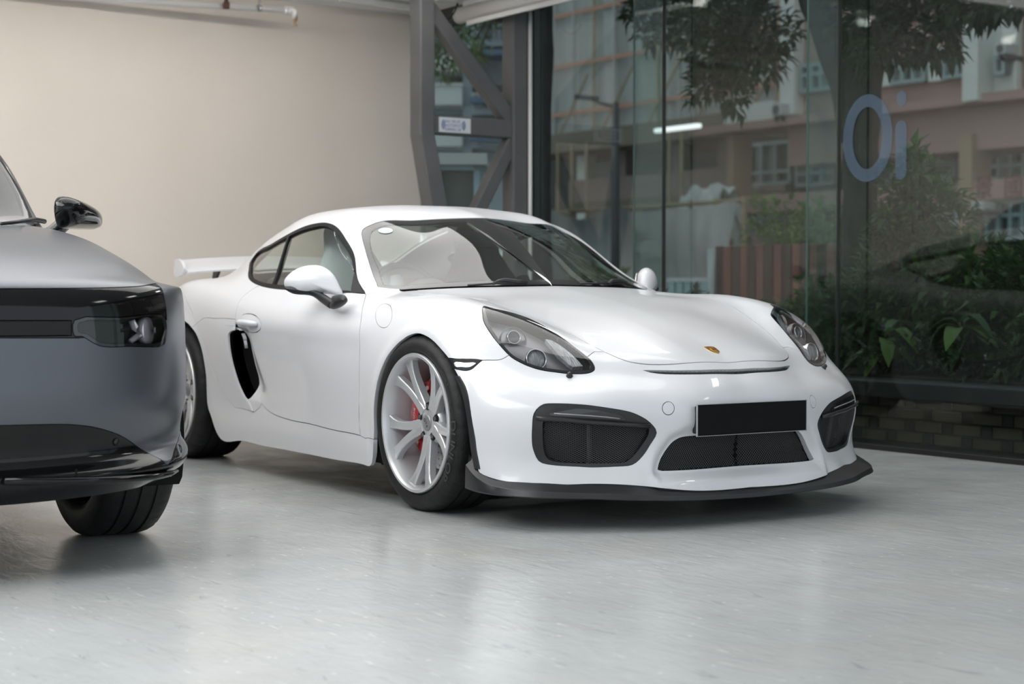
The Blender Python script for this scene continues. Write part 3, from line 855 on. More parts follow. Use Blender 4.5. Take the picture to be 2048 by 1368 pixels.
# ---------------- salmon building
B = 16.0
M_salmon = noise_mat('salmon_render', (0.36, 0.235, 0.21), (0.40, 0.26, 0.235), .6, 0.8)
M_orange = mat('orange_render', (0.36, 0.26, 0.18), 0.8)
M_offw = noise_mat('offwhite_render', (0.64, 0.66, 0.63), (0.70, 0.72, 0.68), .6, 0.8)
M_shade = mat('arcade_dark', (0.055, 0.052, 0.050), 0.8)
ab = empty('salmon_building', (0, 0, 0), 0, 'salmon pink building with off white piers across the street', 'building'); rm(ab)
slab('core', (rect(1578, 0, 2048, 255, B)[0], 14.0, 3.2, 16.0), B, 8.0, M_salmon, ab)
slab('end_strip', (rect(1555, 0, 1578, 200, B)[0], rect(1555, 0, 1579, 200, B)[1], ext(1560, 232, B)[1], 16.0), B, 7.0, M_orange, ab, .05)
slab('pier', (rect(1579, 0, 1608, 200, B)[0], rect(1579, 0, 1608, 200, B)[1], ext(1590, 232, B)[1], 16.0), B, 1.0, M_offw, ab, .25)
for (u0, v0, u1, v1) in ((1755, 112, 1791, 174), (1866, 96, 1894, 163)):
    slab('pier', rect(u0, v0, u1, v1, B), B, .4, M_offw, ab, .12)
slab('pier', (rect(1961, 0, 1990, 204, B)[0], rect(1961, 0, 1992, 204, B)[1], ext(1975, 205, B)[1], 16.0), B, 1.0, M_offw, ab, .45)
slab('recess_wall', (rect(1992, 0, 2048, 200, B)[0], rect(1992, 0, 2044, 200, B)[1], ext(2010, 205, B)[1], 16.0), B, .5, M_offw, ab, .04)
for (u0, v0, u1, v1, nv) in ((1611, 126, 1676, 184, 3), (1793, 112, 1863, 168, 3), (1897, 90, 1958, 157, 2)):
    window(rect(u0, v0, u1, v1, B), B - .08, ab, nv)
window(rect(2003, 112, 2026, 152, B), B - .12, ab, 1, 0)
for (u0, v0, u1, v1) in ((1611, -140, 1676, -70), (1793, -150, 1863, -85), (1897, -165, 1958, -100)):
    window(rect(u0, v0, u1, v1, B), B - .08, ab, 2)
slab('downpipe', rect(2043, -60, 2047, 196, B), B, .1, M_offw, ab, .18)
# ledge over the arcade and the arcade behind it
slab('ledge', (rect(1405, 250, 1590, 272, B)[0], 14.0, ext(1700, 243, B)[1] + .02, ext(1700, 224, B)[1]), B, 1.2, M_salmon, ab, .35)
slab('parapet', rect(1463, 208, 1562, 246, B), B, .3, M_offw, ab, .2)
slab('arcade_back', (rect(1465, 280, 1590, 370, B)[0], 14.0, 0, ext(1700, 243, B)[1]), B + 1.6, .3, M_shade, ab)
for (u0, u1) in ((1461, 1474), (1925, 1951)):
    slab('pillar', (rect(u0, 300, u1, 480, B)[0], rect(u0, 300, u1, 480, B)[1], 0, ext(u0, 270, B)[1]), B, .5, M_orange, ab, .1)
slab('fascia', (rect(1474, 372, 2048, 412, B)[0], 14.0, ext(1800, 409, B)[1], ext(1800, 372, B)[1]), B, .4, M_salmon, ab, .05)
for (u0, v0, u1, v1, nv) in ((1476, 285, 1590, 372, 4), (1600, 285, 1680, 372, 3), (1760, 268, 1920, 362, 5), (1955, 262, 2060, 362, 4)):
    window(rect(u0, v0, u1, v1, B + 1.4), B + 1.35, ab, nv, .3)
for (u0, v0, u1, v1, nv) in ((1478, 418, 1530, 470, 2), (1860, 402, 1922, 450, 3), (1955, 398, 2060, 480, 4)):
    window(rect(u0, v0, u1, v1, B), B + .25, ab, nv, .62)
M_sred = mat('sign_red', (0.16, 0.025, 0.035), 0.6)
for ch, u in zip('小榮社景國', (1822, 1867, 1923, 1973, 2032)):
    a_, z_ = ext(u, 378, B); me = text_mesh(ch, .42)
    for v in me.vertices: v.co = (a_ + v.co.x, B - .07, z_ + v.co.y)
    link_mesh('sign_character', me, M_sred, ab, False)
M_acw = mat('aircon_white', (0.50, 0.52, 0.52), 0.5)
def aircon(u0, v0, u1, v1, b, label):
    a0_, a1_, zb, zt = rect(u0, v0, u1, v1, b)
    t = empty('air_conditioner', ((a0_ + a1_) / 2, b, (zb + zt) / 2), 0, label, 'air conditioner', 'air conditioners on the salmon building'); rm(t)
    w_, h_ = a1_ - a0_, zt - zb
    obj('casing', box((0, 0, 0), (w_, .35, h_), None, .02, 2), M_acw, t)
    obj('fan_grille', lathe([(0, -.176), (h_ * .12, -.18), (h_ * .12, -.19), (h_ * .36, -.19), (h_ * .40, -.176)], 24), mat('fan_dark', (0.10, 0.11, 0.11), 0.6) if 'fan_dark' not in bpy.data.materials else bpy.data.materials['fan_dark'], t)
    for s_ in (-1, 1): obj('bracket', box((s_ * w_ * .35, .1, -h_ / 2 - .05), (.05, .4, .08)), M_lamp, t)
aircon(1556, 208, 1575, 233, B - .3, 'grey fan unit on the white parapet beside orange strip')
aircon(2004, 88, 2024, 110, B - .3, 'window air conditioner above the narrow recessed window')
aircon(1955, 403, 1980, 420, B - .1, 'air conditioner under the red sign characters')

# ---------------- netted scaffold building
B2 = 22.0
M_net = noise_mat('scaffold_net', (0.36, 0.395, 0.38), (0.46, 0.46, 0.45), .5, 0.85, stretch=(3, 3, .3))
M_oran = mat('net_band_orange', (0.44, 0.25, 0.19), 0.8)
M_bam = mat('bamboo', (0.38, 0.30, 0.19), 0.7)
nb = empty('netted_building', (0, 0, 0), 0, 'tall building wrapped in grey green scaffold netting with orange bands', 'building'); rm(nb)
a0, a1 = ext(960, 100, B2)[0], ext(1600, 100, B2)[0]
zb = ext(1250, 258, B2)[1]
obj('core', box(((a0 + a1) / 2, B2 + 3.0, 10), (a1 - a0 - .6, 4.5, 20)), M_shade, nb)
V, F = [], []
nx, nz = 260, 14
for i in range(nx + 1):
    a_ = a0 + (a1 - a0) * i / nx
    f = .10 * math.sin(a_ * 5.2) + .07 * math.sin(a_ * 11.3 + 1) + .05 * math.sin(a_ * 2.1)
    for j in range(nz + 1):
        z_ = zb + (20 - zb) * j / nz
        V.append((a_, B2 + f * (.6 + .4 * math.sin(j * 1.3 + a_ * .7)), z_))
for i in range(nx):
    for j in range(nz):
        F.append((i * (nz + 1) + j, (i + 1) * (nz + 1) + j, (i + 1) * (nz + 1) + j + 1, i * (nz + 1) + j + 1))
from_py('net_sheet', V, F, M_net, nb, True)
for v in (228, 132, 30, -70):
    z_ = ext(1150, v, B2)[1]
    obj('net_band', box(((a0 + a1) / 2, B2 - .22, z_), (a1 - a0, .05, .12)), M_oran, nb)
for k in range(15):
    a_ = a0 + (a1 - a0) * (k + .5) / 15
    obj('bamboo_pole', tube([(a_, B2 - .2, zb - .3), (a_ + rnd.uniform(-.05, .05), B2 - .24, 20)], .045, 6), M_net if k % 3 else M_bam, nb)
for k in range(6):
    a_ = a0 + (a1 - a0) * (k + 1.2) / 7
    obj('brace_pole', tube([(a_, B2 - .3, zb - .2), (a_ + 1.6, B2 - .35, zb + 1.6)], .035, 6), M_bam, nb)
# podium: dark brown slab, deep openings, hoarding cloth
M_brown = noise_mat('podium_brown', (0.14, 0.115, 0.09), (0.18, 0.15, 0.12), 1.0, 0.8)
M_pinkw = mat('podium_pink', (0.26, 0.20, 0.19), 0.8)
po = empty('podium_site', (0, 0, 0), 0, 'dark brown building podium under repair behind draped hoarding cloth', 'building'); rm(po)
B3 = 19.0
q0, q1 = ext(1020, 280, B3)[0], ext(1462, 280, B3)[0]
zt, zb3 = ext(1250, 252, B3)[1], ext(1250, 292, B3)[1]
obj('fascia_slab', box(((q0 + q1) / 2, B3 + 1.5, (zt + zb3) / 2), (q1 - q0, 3.2, zt - zb3)), M_brown, po)
obj('back_wall', box(((q0 + q1) / 2, B3 + 2.6, zt / 2), (q1 - q0, .3, zt)), mat('podium_grey', (0.20, 0.205, 0.20), 0.8), po)
for v0, v1, m in ((345, 392, M_pinkw), (392, 412, M_brown)):
    obj('floor_band', box(((q0 + q1) / 2 + .8, B3 + 1.2, (ext(1250, v0, B3)[1] + ext(1250, v1, B3)[1]) / 2), (q1 - q0 - 1.5, .8, ext(1250, v0, B3)[1] - ext(1250, v1, B3)[1])), m, po)
for u in (1110, 1190, 1300, 1390, 1440):
    obj('column', box((ext(u, 340, B3)[0], B3 + 1.0, zt / 2), (.35, .35, zt)), M_pinkw if u != 1110 else M_offw, po)
for u in (1122, 1150, 1180, 1345, 1370):
    obj('bamboo_pole', tube([(ext(u, 380, B3)[0], B3 - .1, 0), (ext(u, 380, B3)[0], B3 - .1, zt - .3)], .04, 6), M_bam, po)
# cloth hoarding with folds and swags
M_cloth = noise_mat('hoarding_cloth', (0.40, 0.41, 0.40), (0.52, 0.53, 0.52), .9, 0.85, stretch=(2, 2, .4))
ho_ = empty('hoarding', (0, 0, 0), 0, 'long grey draped cloth hoarding along the street, sagging in swags', 'hoarding'); rm(ho_)
B4 = 14.0
h0, h1 = ext(1080, 480, B4)[0], ext(1462, 480, B4)[0]
V, F = [], []; nx, nz = 220, 16
ztop_ = ext(1250, 412, B4)[1]
for i in range(nx + 1):
    a_ = h0 + (h1 - h0) * i / nx
    zt_ = ztop_ - .16 * abs(math.sin((a_ - h0) * 1.1)) + .05 * math.sin(a_ * 3)
    for j in range(nz + 1):
        t = j / nz
        f = (.10 * math.sin(a_ * 6.0 + 2 * t) + .08 * math.sin(a_ * 2.7 - 3 * t) + .04 * math.sin(a_ * 14)) * (.3 + .7 * (1 - t)) + .10 * math.sin(7 * t + a_ * 1.1)
        V.append((a_, B4 + f, zt_ * t))
for i in range(nx):
    for j in range(nz): F.append((i * (nz + 1) + j, (i + 1) * (nz + 1) + j, (i + 1) * (nz + 1) + j + 1, i * (nz + 1) + j + 1))
from_py('cloth_sheet', V, F, M_cloth, ho_, True)
for k in range(9):
    a_ = h0 + (h1 - h0) * k / 8
    obj('hoarding_post', tube([(a_, B4 + .3, 0), (a_, B4 + .3, ztop_ + .05)], .05, 6), M_bam, ho_)
obj('top_pole', tube([(h0, B4 + .28, ztop_ - .02), (h1, B4 + .28, ztop_ - .02)], .045, 6), M_bam, ho_)
# white tarpaulin heap over the hoarding
tp = empty('tarpaulin_heap', (ext(1400, 400, B4 + 1.5)[0], B4 + 1.5, 0), 0, 'crumpled white tarpaulin heaped behind the cloth hoarding', 'tarpaulin'); rm(tp)
w_ = ext(1460, 400, B4 + 1.5)[0] - ext(1345, 400, B4 + 1.5)[0]; zt_ = ext(1400, 374, B4 + 1.5)[1]
V, F = [], []; n1, n2 = 40, 18
for i in range(n1 + 1):
    x = -w_ / 2 + w_ * i / n1
    env = min(1, (i / n1) * 3.2) ** .7
    for j in range(n2 + 1):
        an = PI * j / n2
        crk = 1 + .05 * math.sin(x * 17 + j) + .04 * math.sin(x * 9 - j * 1.7)
        V.append((x, math.cos(an) * .45 * crk, 1.2 + (zt_ - 1.2) * math.sin(an) * env * crk * .97))
for i in range(n1):
    for j in range(n2): F.append((i * (n2 + 1) + j, (i + 1) * (n2 + 1) + j, (i + 1) * (n2 + 1) + j + 1, i * (n2 + 1) + j + 1))
obj_t = from_py('tarpaulin', V, F, mat('tarpaulin_white', (0.58, 0.62, 0.60), 0.6), tp, False)
obj('heap_base', box((0, 0, .6), (w_, .8, 1.2)), M_brown, tp)
# strip lamps under a canopy across the street
cl = empty('canopy_lamp', (0, 0, 0), 0, 'white fluorescent batten shining under the dark podium fascia', 'lamp', None); rm(cl)
r_ = rect(1312, 252, 1399, 261, 12.5)
obj('lamp_tube', box(((r_[0] + r_[1]) / 2, 12.5, (r_[2] + r_[3]) / 2), (r_[1] - r_[0], .12, r_[3] - r_[2]), None, .02, 2), mat('canopy_tube', (1, 1, 1), .5, emit=(1, .98, 1), emit_s=1.6), cl)
obj('hanger', tube([(r_[0] + .1, 12.5, r_[3]), (r_[0] + .1, 12.5, zt + 2)], .012, 6), M_lamp, cl)
obj('hanger', tube([(r_[1] - .1, 12.5, r_[3]), (r_[1] - .1, 12.5, zt + 2)], .012, 6), M_lamp, cl)

# ---------------- pale housing block seen through the truss; it faces the showroom's corner
DF = 30.0
fx_ = Vector(CAM_R).normalized(); fy_ = Vector((CAM_F[0], CAM_F[1], 0)).normalized(); fx_ = Vector((fy_.y, -fy_.x, 0))
hb_ = empty('housing_block', Vector(CAM_P) * Vector((1, 1, 0)).to_tuple()[0] if False else (0, 0, 0), 0, 'pale housing block with blue awnings and balconies seen through the truss', 'building')
org = Vector((CAM_P[0], CAM_P[1], 0)) + fy_ * DF
hb_.location = org; hb_.rotation_euler = (0, 0, math.atan2(fx_.y, fx_.x))
def hp(u, v):   # local x (along the facade) and z
    return ((u - 1024) / CAM_FPX * DF, CAM_P[2] + (590 - v) / CAM_FPX * DF)
def hs(name, u0, v0, u1, v1, m, out=0.0, d=.3, parent=None):
    x0, z0 = hp(u0, v1); x1, z1 = hp(u1, v0)
    return obj(name, box(((x0 + x1) / 2, -out + d / 2, (z0 + z1) / 2), (x1 - x0, d, z1 - z0)), m, parent or hb_)
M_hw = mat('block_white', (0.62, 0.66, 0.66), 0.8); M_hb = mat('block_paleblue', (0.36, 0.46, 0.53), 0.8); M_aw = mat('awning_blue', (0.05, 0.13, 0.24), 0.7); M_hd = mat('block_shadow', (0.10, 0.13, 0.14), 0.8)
M_rail = mat('rail_white', (0.55, 0.58, 0.58), 0.5)
hs('core', 780, -200, 1090, 460, M_hb, 0, 6.0)
for k, v in enumerate((-95, 40, 125, 190, 280)):
    pass
for v0 in (-120, -10, 130, 195, 275):
    b_ = hs('balcony', 790, v0, 928, v0 + 38, M_hw, .9, .9)
    hs('balcony_cap', 790, v0 - 3, 930, v0 + 2, M_rail, .95, .2, b_)
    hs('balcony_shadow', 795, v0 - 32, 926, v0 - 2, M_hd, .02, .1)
w_ = hs('window', 892, 168, 929, 204, M_pane, .06, .08); hs('window_wall', 862, 168, 892, 206, M_hw, .2, .2)
hs('column', 928, -200, 946, 335, M_hb, .6, .6)
for v0 in (70, 202, 265, -40):
    b_ = hs('balcony', 946, v0 + 15, 1090, v0 + 50, M_hb, .9, .9)
    for k in range(14):
        hs('rail_bar', 948 + k * 10, v0 + 12, 950.5 + k * 10, v0 + 38, M_rail, 1.0, .06, b_)
    hs('rail_top', 946, v0 + 10, 1090, v0 + 13, M_rail, 1.02, .1, b_)
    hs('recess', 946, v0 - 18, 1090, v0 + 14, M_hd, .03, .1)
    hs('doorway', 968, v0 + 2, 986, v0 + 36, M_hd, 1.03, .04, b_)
for v0 in (38, 118, 208, 280):
    x0, z0 = hp(944, v0 + 20); x1, z1 = hp(1092, v0)
    bm = bmesh.new(); add_prism(bm, [(0, z1), (-1.6, z0), (-1.6, z0 - .08), (0, z1 - .15)], (x0, 0, 0), (0, 1, 0), (0, 0, 1), (1, 0, 0), x1 - x0)
    obj('awning', bm, M_aw, hb_)
# pale blue hut with a mesh front below it
DH = 17.0
ht = empty('blue_hut', Vector((CAM_P[0], CAM_P[1], 0)) + fy_ * DH, math.atan2(fx_.y, fx_.x), 'pale blue hut with grey mesh front seen through the truss', 'hut')
def hh(name, u0, v0, u1, v1, m, out=0.0, d=.2):
    x0, x1 = (u0 - 1024) / CAM_FPX * DH, (u1 - 1024) / CAM_FPX * DH
    z1, z0 = CAM_P[2] + (590 - v0) / CAM_FPX * DH, CAM_P[2] + (590 - v1) / CAM_FPX * DH
    return obj(name, box(((x0 + x1) / 2, -out + d / 2, (max(z0, 0) + z1) / 2), (x1 - x0, d, z1 - max(z0, 0))), m, ht)
M_hut = mat('hut_blue', (0.32, 0.47, 0.55), 0.6)
hh('hut_wall', 855, 340, 968, 760, M_hut, 0, 1.5)
hh('roof_slab', 845, 322, 975, 344, mat('hut_roof', (0.45, 0.50, 0.50), 0.7), .25, 2.0)
mf = hh('mesh_front', 882, 352, 948, 520, mat('hut_mesh', (0.10, 0.12, 0.12), 0.8), .03, .06)
for u in (872, 948): hh('frame_post', u, 345, u + 12, 760, M_hut, .10, .12)
hh('frame_beam', 872, 345, 960, 353, M_hut, .10, .12)
shrub('leafy_shrub', -12.2, 5.2, -.02, [((0, 0, 1.6), (.8, .6, .8)), ((.2, 0, .8), (.8, .6, .8))], 1000, .14, .05, M_leafl, 'bright green bush right of the blue hut', 41)

# ================================================================ the white coupe
# body surface: rows run from the front bumper's lower edge back over bonnet, screen, roof and tail,
# columns from the centre line out and down to the sill; (x, half width, height) in metres
ROWS = [
    [(0.907, 0.000, 0.127), (0.910, 0.249, 0.130), (0.878, 0.414, 0.149), (0.828, 0.524, 0.160), (0.762, 0.618, 0.161), (0.690, 0.740, 0.157), (0.614, 0.819, 0.163), (0.536, 0.871, 0.175), (0.445, 0.897, 0.199), (0.333, 0.897, 0.216)],
    [(0.884, 0.000, 0.199), (0.893, 0.248, 0.201), (0.865, 0.390, 0.215), (0.809, 0.490, 0.227), (0.744, 0.595, 0.226), (0.669, 0.715, 0.224), (0.605, 0.797, 0.233), (0.538, 0.858, 0.249), (0.442, 0.895, 0.266), (0.303, 0.898, 0.272)],
    [(0.894, 0.000, 0.321), (0.905, 0.216, 0.325), (0.864, 0.372, 0.337), (0.817, 0.479, 0.342), (0.759, 0.597, 0.336), (0.681, 0.734, 0.328), (0.606, 0.811, 0.339), (0.530, 0.869, 0.355), (0.428, 0.898, 0.367), (0.272, 0.900, 0.344)],
    [(0.910, 0.000, 0.438), (0.905, 0.216, 0.450), (0.862, 0.359, 0.455), (0.821, 0.474, 0.456), (0.767, 0.600, 0.450), (0.671, 0.733, 0.448), (0.591, 0.802, 0.465), (0.504, 0.857, 0.476), (0.393, 0.888, 0.464), (0.232, 0.899, 0.385)],
    [(0.855, 0.000, 0.530), (0.829, 0.198, 0.543), (0.750, 0.353, 0.543), (0.716, 0.457, 0.540), (0.682, 0.549, 0.535), (0.609, 0.655, 0.543), (0.535, 0.740, 0.559), (0.443, 0.813, 0.574), (0.328, 0.871, 0.560), (0.171, 0.896, 0.404)],
    [(0.790, 0.000, 0.582), (0.773, 0.199, 0.592), (0.711, 0.345, 0.590), (0.659, 0.436, 0.592), (0.626, 0.527, 0.593), (0.569, 0.631, 0.602), (0.499, 0.726, 0.619), (0.391, 0.810, 0.639), (0.251, 0.876, 0.621), (0.121, 0.894, 0.433)],
    [(0.704, 0.000, 0.622), (0.691, 0.199, 0.629), (0.640, 0.356, 0.623), (0.593, 0.436, 0.627), (0.558, 0.524, 0.639), (0.490, 0.616, 0.664), (0.409, 0.728, 0.694), (0.309, 0.823, 0.698), (0.163, 0.878, 0.670), (0.081, 0.891, 0.432)],
    [(0.521, 0.000, 0.691), (0.511, 0.200, 0.689), (0.477, 0.358, 0.682), (0.425, 0.471, 0.693), (0.395, 0.553, 0.718), (0.341, 0.646, 0.748), (0.280, 0.749, 0.755), (0.183, 0.834, 0.738), (0.061, 0.877, 0.696), (0.030, 0.891, 0.431)],
    [(0.270, 0.000, 0.763), (0.260, 0.200, 0.758), (0.240, 0.358, 0.751), (0.208, 0.525, 0.762), (0.187, 0.597, 0.777), (0.162, 0.670, 0.797), (0.128, 0.748, 0.796), (0.070, 0.824, 0.770), (0.001, 0.877, 0.704), (0.000, 0.890, 0.431)],
    [(0.000, 0.000, 0.812), (0.000, 0.200, 0.808), (-0.009, 0.378, 0.807), (-0.029, 0.557, 0.809), (-0.040, 0.628, 0.820), (-0.050, 0.689, 0.826), (-0.060, 0.750, 0.816), (-0.080, 0.826, 0.779), (-0.090, 0.878, 0.700), (-0.080, 0.890, 0.400)],
    [(-0.220, 0.000, 0.845), (-0.225, 0.200, 0.840), (-0.240, 0.380, 0.833), (-0.259, 0.580, 0.824), (-0.270, 0.650, 0.829), (-0.275, 0.700, 0.830), (-0.280, 0.755, 0.820), (-0.290, 0.820, 0.786), (-0.270, 0.880, 0.638), (-0.220, 0.890, 0.300)],
    [(-0.390, 0.000, 0.868), (-0.410, 0.200, 0.865), (-0.455, 0.400, 0.861), (-0.531, 0.577, 0.852), (-0.578, 0.674, 0.840), (-0.579, 0.736, 0.824), (-0.553, 0.796, 0.802), (-0.522, 0.858, 0.734), (-0.460, 0.893, 0.500), (-0.380, 0.883, 0.140)],
    [(-0.580, 0.000, 0.975), (-0.600, 0.200, 0.970), (-0.643, 0.379, 0.958), (-0.713, 0.531, 0.936), (-0.768, 0.648, 0.916), (-0.785, 0.700, 0.906), (-0.801, 0.784, 0.827), (-0.792, 0.861, 0.743), (-0.750, 0.898, 0.499), (-0.650, 0.882, 0.140)],
    [(-0.779, 0.000, 1.087), (-0.800, 0.190, 1.078), (-0.843, 0.347, 1.065), (-0.895, 0.477, 1.053), (-0.947, 0.583, 1.035), (-0.966, 0.639, 1.026), (-1.001, 0.782, 0.834), (-1.001, 0.867, 0.751), (-0.950, 0.900, 0.500), (-0.900, 0.880, 0.140)],
    [(-0.984, 0.000, 1.180), (-1.005, 0.178, 1.162), (-1.045, 0.327, 1.149), (-1.083, 0.453, 1.151), (-1.118, 0.538, 1.134), (-1.142, 0.625, 1.112), (-1.172, 0.786, 0.840), (-1.171, 0.872, 0.758), (-1.120, 0.900, 0.500), (-1.100, 0.880, 0.140)],
    [(-1.200, 0.000, 1.229), (-1.214, 0.179, 1.221), (-1.232, 0.331, 1.214), (-1.258, 0.452, 1.208), (-1.288, 0.539, 1.186), (-1.310, 0.624, 1.151), (-1.331, 0.788, 0.848), (-1.330, 0.876, 0.764), (-1.300, 0.900, 0.500), (-1.300, 0.880, 0.140)],
    [(-1.450, 0.000, 1.253), (-1.449, 0.180, 1.252), (-1.459, 0.341, 1.241), (-1.469, 0.452, 1.227), (-1.480, 0.537, 1.207), (-1.500, 0.626, 1.153), (-1.520, 0.788, 0.855), (-1.520, 0.880, 0.775), (-1.500, 0.900, 0.500), (-1.500, 0.880, 0.140)],
    [(-1.750, 0.000, 1.238), (-1.750, 0.180, 1.235), (-1.750, 0.331, 1.231), (-1.751, 0.442, 1.220), (-1.750, 0.527, 1.199), (-1.750, 0.631, 1.105), (-1.750, 0.782, 0.872), (-1.750, 0.882, 0.790), (-1.730, 0.903, 0.500), (-1.730, 0.880, 0.140)],
    [(-2.000, 0.000, 1.195), (-2.000, 0.180, 1.193), (-2.000, 0.320, 1.188), (-2.000, 0.431, 1.177), (-2.000, 0.511, 1.157), (-2.000, 0.621, 1.041), (-2.000, 0.760, 0.900), (-2.000, 0.875, 0.815), (-1.980, 0.908, 0.520), (-1.950, 0.885, 0.140)],
    [(-2.300, 0.000, 1.120), (-2.300, 0.181, 1.119), (-2.301, 0.313, 1.115), (-2.302, 0.415, 1.107), (-2.303, 0.501, 1.083), (-2.302, 0.601, 0.977), (-2.301, 0.717, 0.908), (-2.300, 0.841, 0.861), (-2.250, 0.908, 0.660), (-2.200, 0.900, 0.350)],
    [(-2.600, 0.000, 1.030), (-2.600, 0.181, 1.028), (-2.601, 0.313, 1.019), (-2.602, 0.416, 1.006), (-2.603, 0.496, 0.976), (-2.602, 0.585, 0.921), (-2.603, 0.696, 0.903), (-2.603, 0.827, 0.871), (-2.601, 0.901, 0.666), (-2.600, 0.900, 0.350)],
    [(-2.900, 0.000, 0.950), (-2.900, 0.199, 0.946), (-2.899, 0.317, 0.934), (-2.898, 0.414, 0.919), (-2.897, 0.502, 0.901), (-2.898, 0.593, 0.881), (-2.898, 0.693, 0.857), (-2.898, 0.792, 0.792), (-2.878, 0.875, 0.599), (-2.800, 0.895, 0.350)],
    [(-3.150, 0.000, 0.890), (-3.150, 0.200, 0.888), (-3.150, 0.339, 0.879), (-3.149, 0.448, 0.869), (-3.149, 0.546, 0.855), (-3.138, 0.625, 0.834), (-3.117, 0.703, 0.793), (-3.087, 0.778, 0.714), (-3.029, 0.848, 0.499), (-2.970, 0.875, 0.220)],
    [(-3.370, 0.000, 0.840), (-3.370, 0.200, 0.838), (-3.360, 0.350, 0.830), (-3.350, 0.459, 0.819), (-3.329, 0.549, 0.803), (-3.299, 0.627, 0.777), (-3.259, 0.697, 0.726), (-3.209, 0.757, 0.637), (-3.130, 0.819, 0.439), (-3.050, 0.850, 0.200)],
    [(-3.430, 0.000, 0.550), (-3.430, 0.200, 0.550), (-3.420, 0.350, 0.545), (-3.400, 0.460, 0.540), (-3.370, 0.550, 0.530), (-3.340, 0.630, 0.510), (-3.300, 0.690, 0.480), (-3.250, 0.740, 0.420), (-3.180, 0.790, 0.320), (-3.100, 0.820, 0.190)],
    [(-3.380, 0.000, 0.220), (-3.380, 0.200, 0.220), (-3.370, 0.350, 0.220), (-3.360, 0.460, 0.220), (-3.340, 0.550, 0.215), (-3.310, 0.620, 0.210), (-3.280, 0.670, 0.205), (-3.240, 0.710, 0.200), (-3.190, 0.750, 0.190), (-3.130, 0.790, 0.180)],
]
class Surf:
    """smooth half surface through a grid of control points, with panels cut out of it along outlines"""
    def __init__(s, rows, ku=16, kv=16, stride=(2, 2), side=-1, x0=0.0, y0=0.0):
        s.y0 = y0
        R = np.array(rows, float)
        cols = np.stack([spline_open(R[:, k], ku) for k in range(R.shape[1])], 1)
        G = np.stack([spline_open(cols[j], kv) for j in range(len(cols))], 0)
        G[:, :, 1] = np.maximum(G[:, :, 1], 0)
        G[:, 0, 1] = 0
        s.side = side
        G[:, :, 1] = G[:, :, 1] * side + y0
        G[:, :, 0] += x0
        s.G = G
        s.ku, s.kv, s.stride = ku, kv, stride
        s.nu, s.nv = R.shape[0] - 1, R.shape[1] - 1
        du = np.linalg.norm(np.diff(G, axis=0), axis=2).mean(1)
        dv = np.linalg.norm(np.diff(G, axis=1), axis=2).mean(0)
        s.cu = np.r_[0, np.cumsum(du)]
        s.cv = np.r_[0, np.cumsum(dv)]
        s.regions = []
        s.centre = np.array([-1.3, 0, 0.4])
        s.index()

    def umap(s, u):
        return float(np.interp(u, *s.um)) if hasattr(s, 'um') and 0 <= u <= s.um[0][-1] else u

    def index(s):
        G = s.G
        a, b = G.shape[:2]
        s._shape = (a, b)
        idx = np.arange(a * b).reshape(a, b)
        q = np.stack([idx[:-1, :-1], idx[1:, :-1], idx[1:, 1:], idx[:-1, 1:]], -1).reshape(-1, 4)
        s.bvh = BVHTree.FromPolygons([Vector(p) for p in G.reshape(-1, 3)], q.tolist())
        s.N = s.normals(G)

    def normals(s, G):
        du = np.gradient(G, axis=0); dv = np.gradient(G, axis=1)
        N = np.cross(du, dv)
        l = np.linalg.norm(N, axis=2, keepdims=True)
        N = N / np.maximum(l, 1e-12)
        if not hasattr(s, 'flip'):
            i, j = N.shape[0] // 2, N.shape[1] // 3
            s.flip = 1.0 if N[i, j, 2] > 0 else -1.0
        return N * s.flip

    def cell_uv(s, p, fi):
        a, b = s._shape
        i, j = divmod(fi, b - 1)
        P = np.array(p)
        p00, p10, p11, p01 = s.G[i, j], s.G[i + 1, j], s.G[i + 1, j + 1], s.G[i, j + 1]
        e1 = (p10 - p00 + p11 - p01) / 2; e2 = (p01 - p00 + p11 - p10) / 2
        c = (p00 + p10 + p11 + p01) / 4
        M = np.stack([e1, e2], 1)
        t = np.linalg.lstsq(M, P - c, rcond=None)[0]
        t = np.clip(t + 0.5, 0, 1)
        return ((i + t[0]) / s.ku, (j + t[1]) / s.kv)

    def px(s, L):
        out = []
        for u, v in L:
            d = ray_of(u, v)
            h = s.bvh.ray_cast(Vector(CAM_P), Vector(d))
            if h[0] is None:
                best = None
                for t in np.linspace(4, 11, 700):
                    n = s.bvh.find_nearest(Vector(CAM_P + d * t))
                    if best is None or n[3] < best[0]:
                        best = (n[3], n)
                h = best[1]
            out.append(s.cell_uv(h[0], h[2]))
        return out

    def px_far(s, L):
        """for the far half: hits of the mirrored sight lines, so that the result mirrors back onto it"""
        out = []
        m = np.array([1, -1, 1]); o = CAM_P * m + [0, 2 * s.y0, 0]
        for u, v in L:
            h = s.bvh.ray_cast(Vector(o), Vector(ray_of(u, v) * m))
            out.append(s.cell_uv(h[0], h[2]) if h[0] is not None else (0, 0))
        return out

    def near(s, L):
        out = []
        for p in L:
            n = s.bvh.find_nearest(Vector((p[0], p[1] * (1 if s.side * p[1] >= 0 else -1), p[2])))
            out.append(s.cell_uv(n[0], n[2]))
        return out

    def front(s, L):
        out = []
        for p in L:
            h = s.bvh.ray_cast(Vector((s.G[..., 0].max() + 1, s.y0 + abs(p[1]) * s.side + (1e-5 * s.side if p[1] == 0 else 0), p[2])), Vector((-1, 0, 0)))
            uv = s.cell_uv(h[0], h[2])
            out.append((uv[0], 0.0 if p[1] == 0 else uv[1]))
        return out

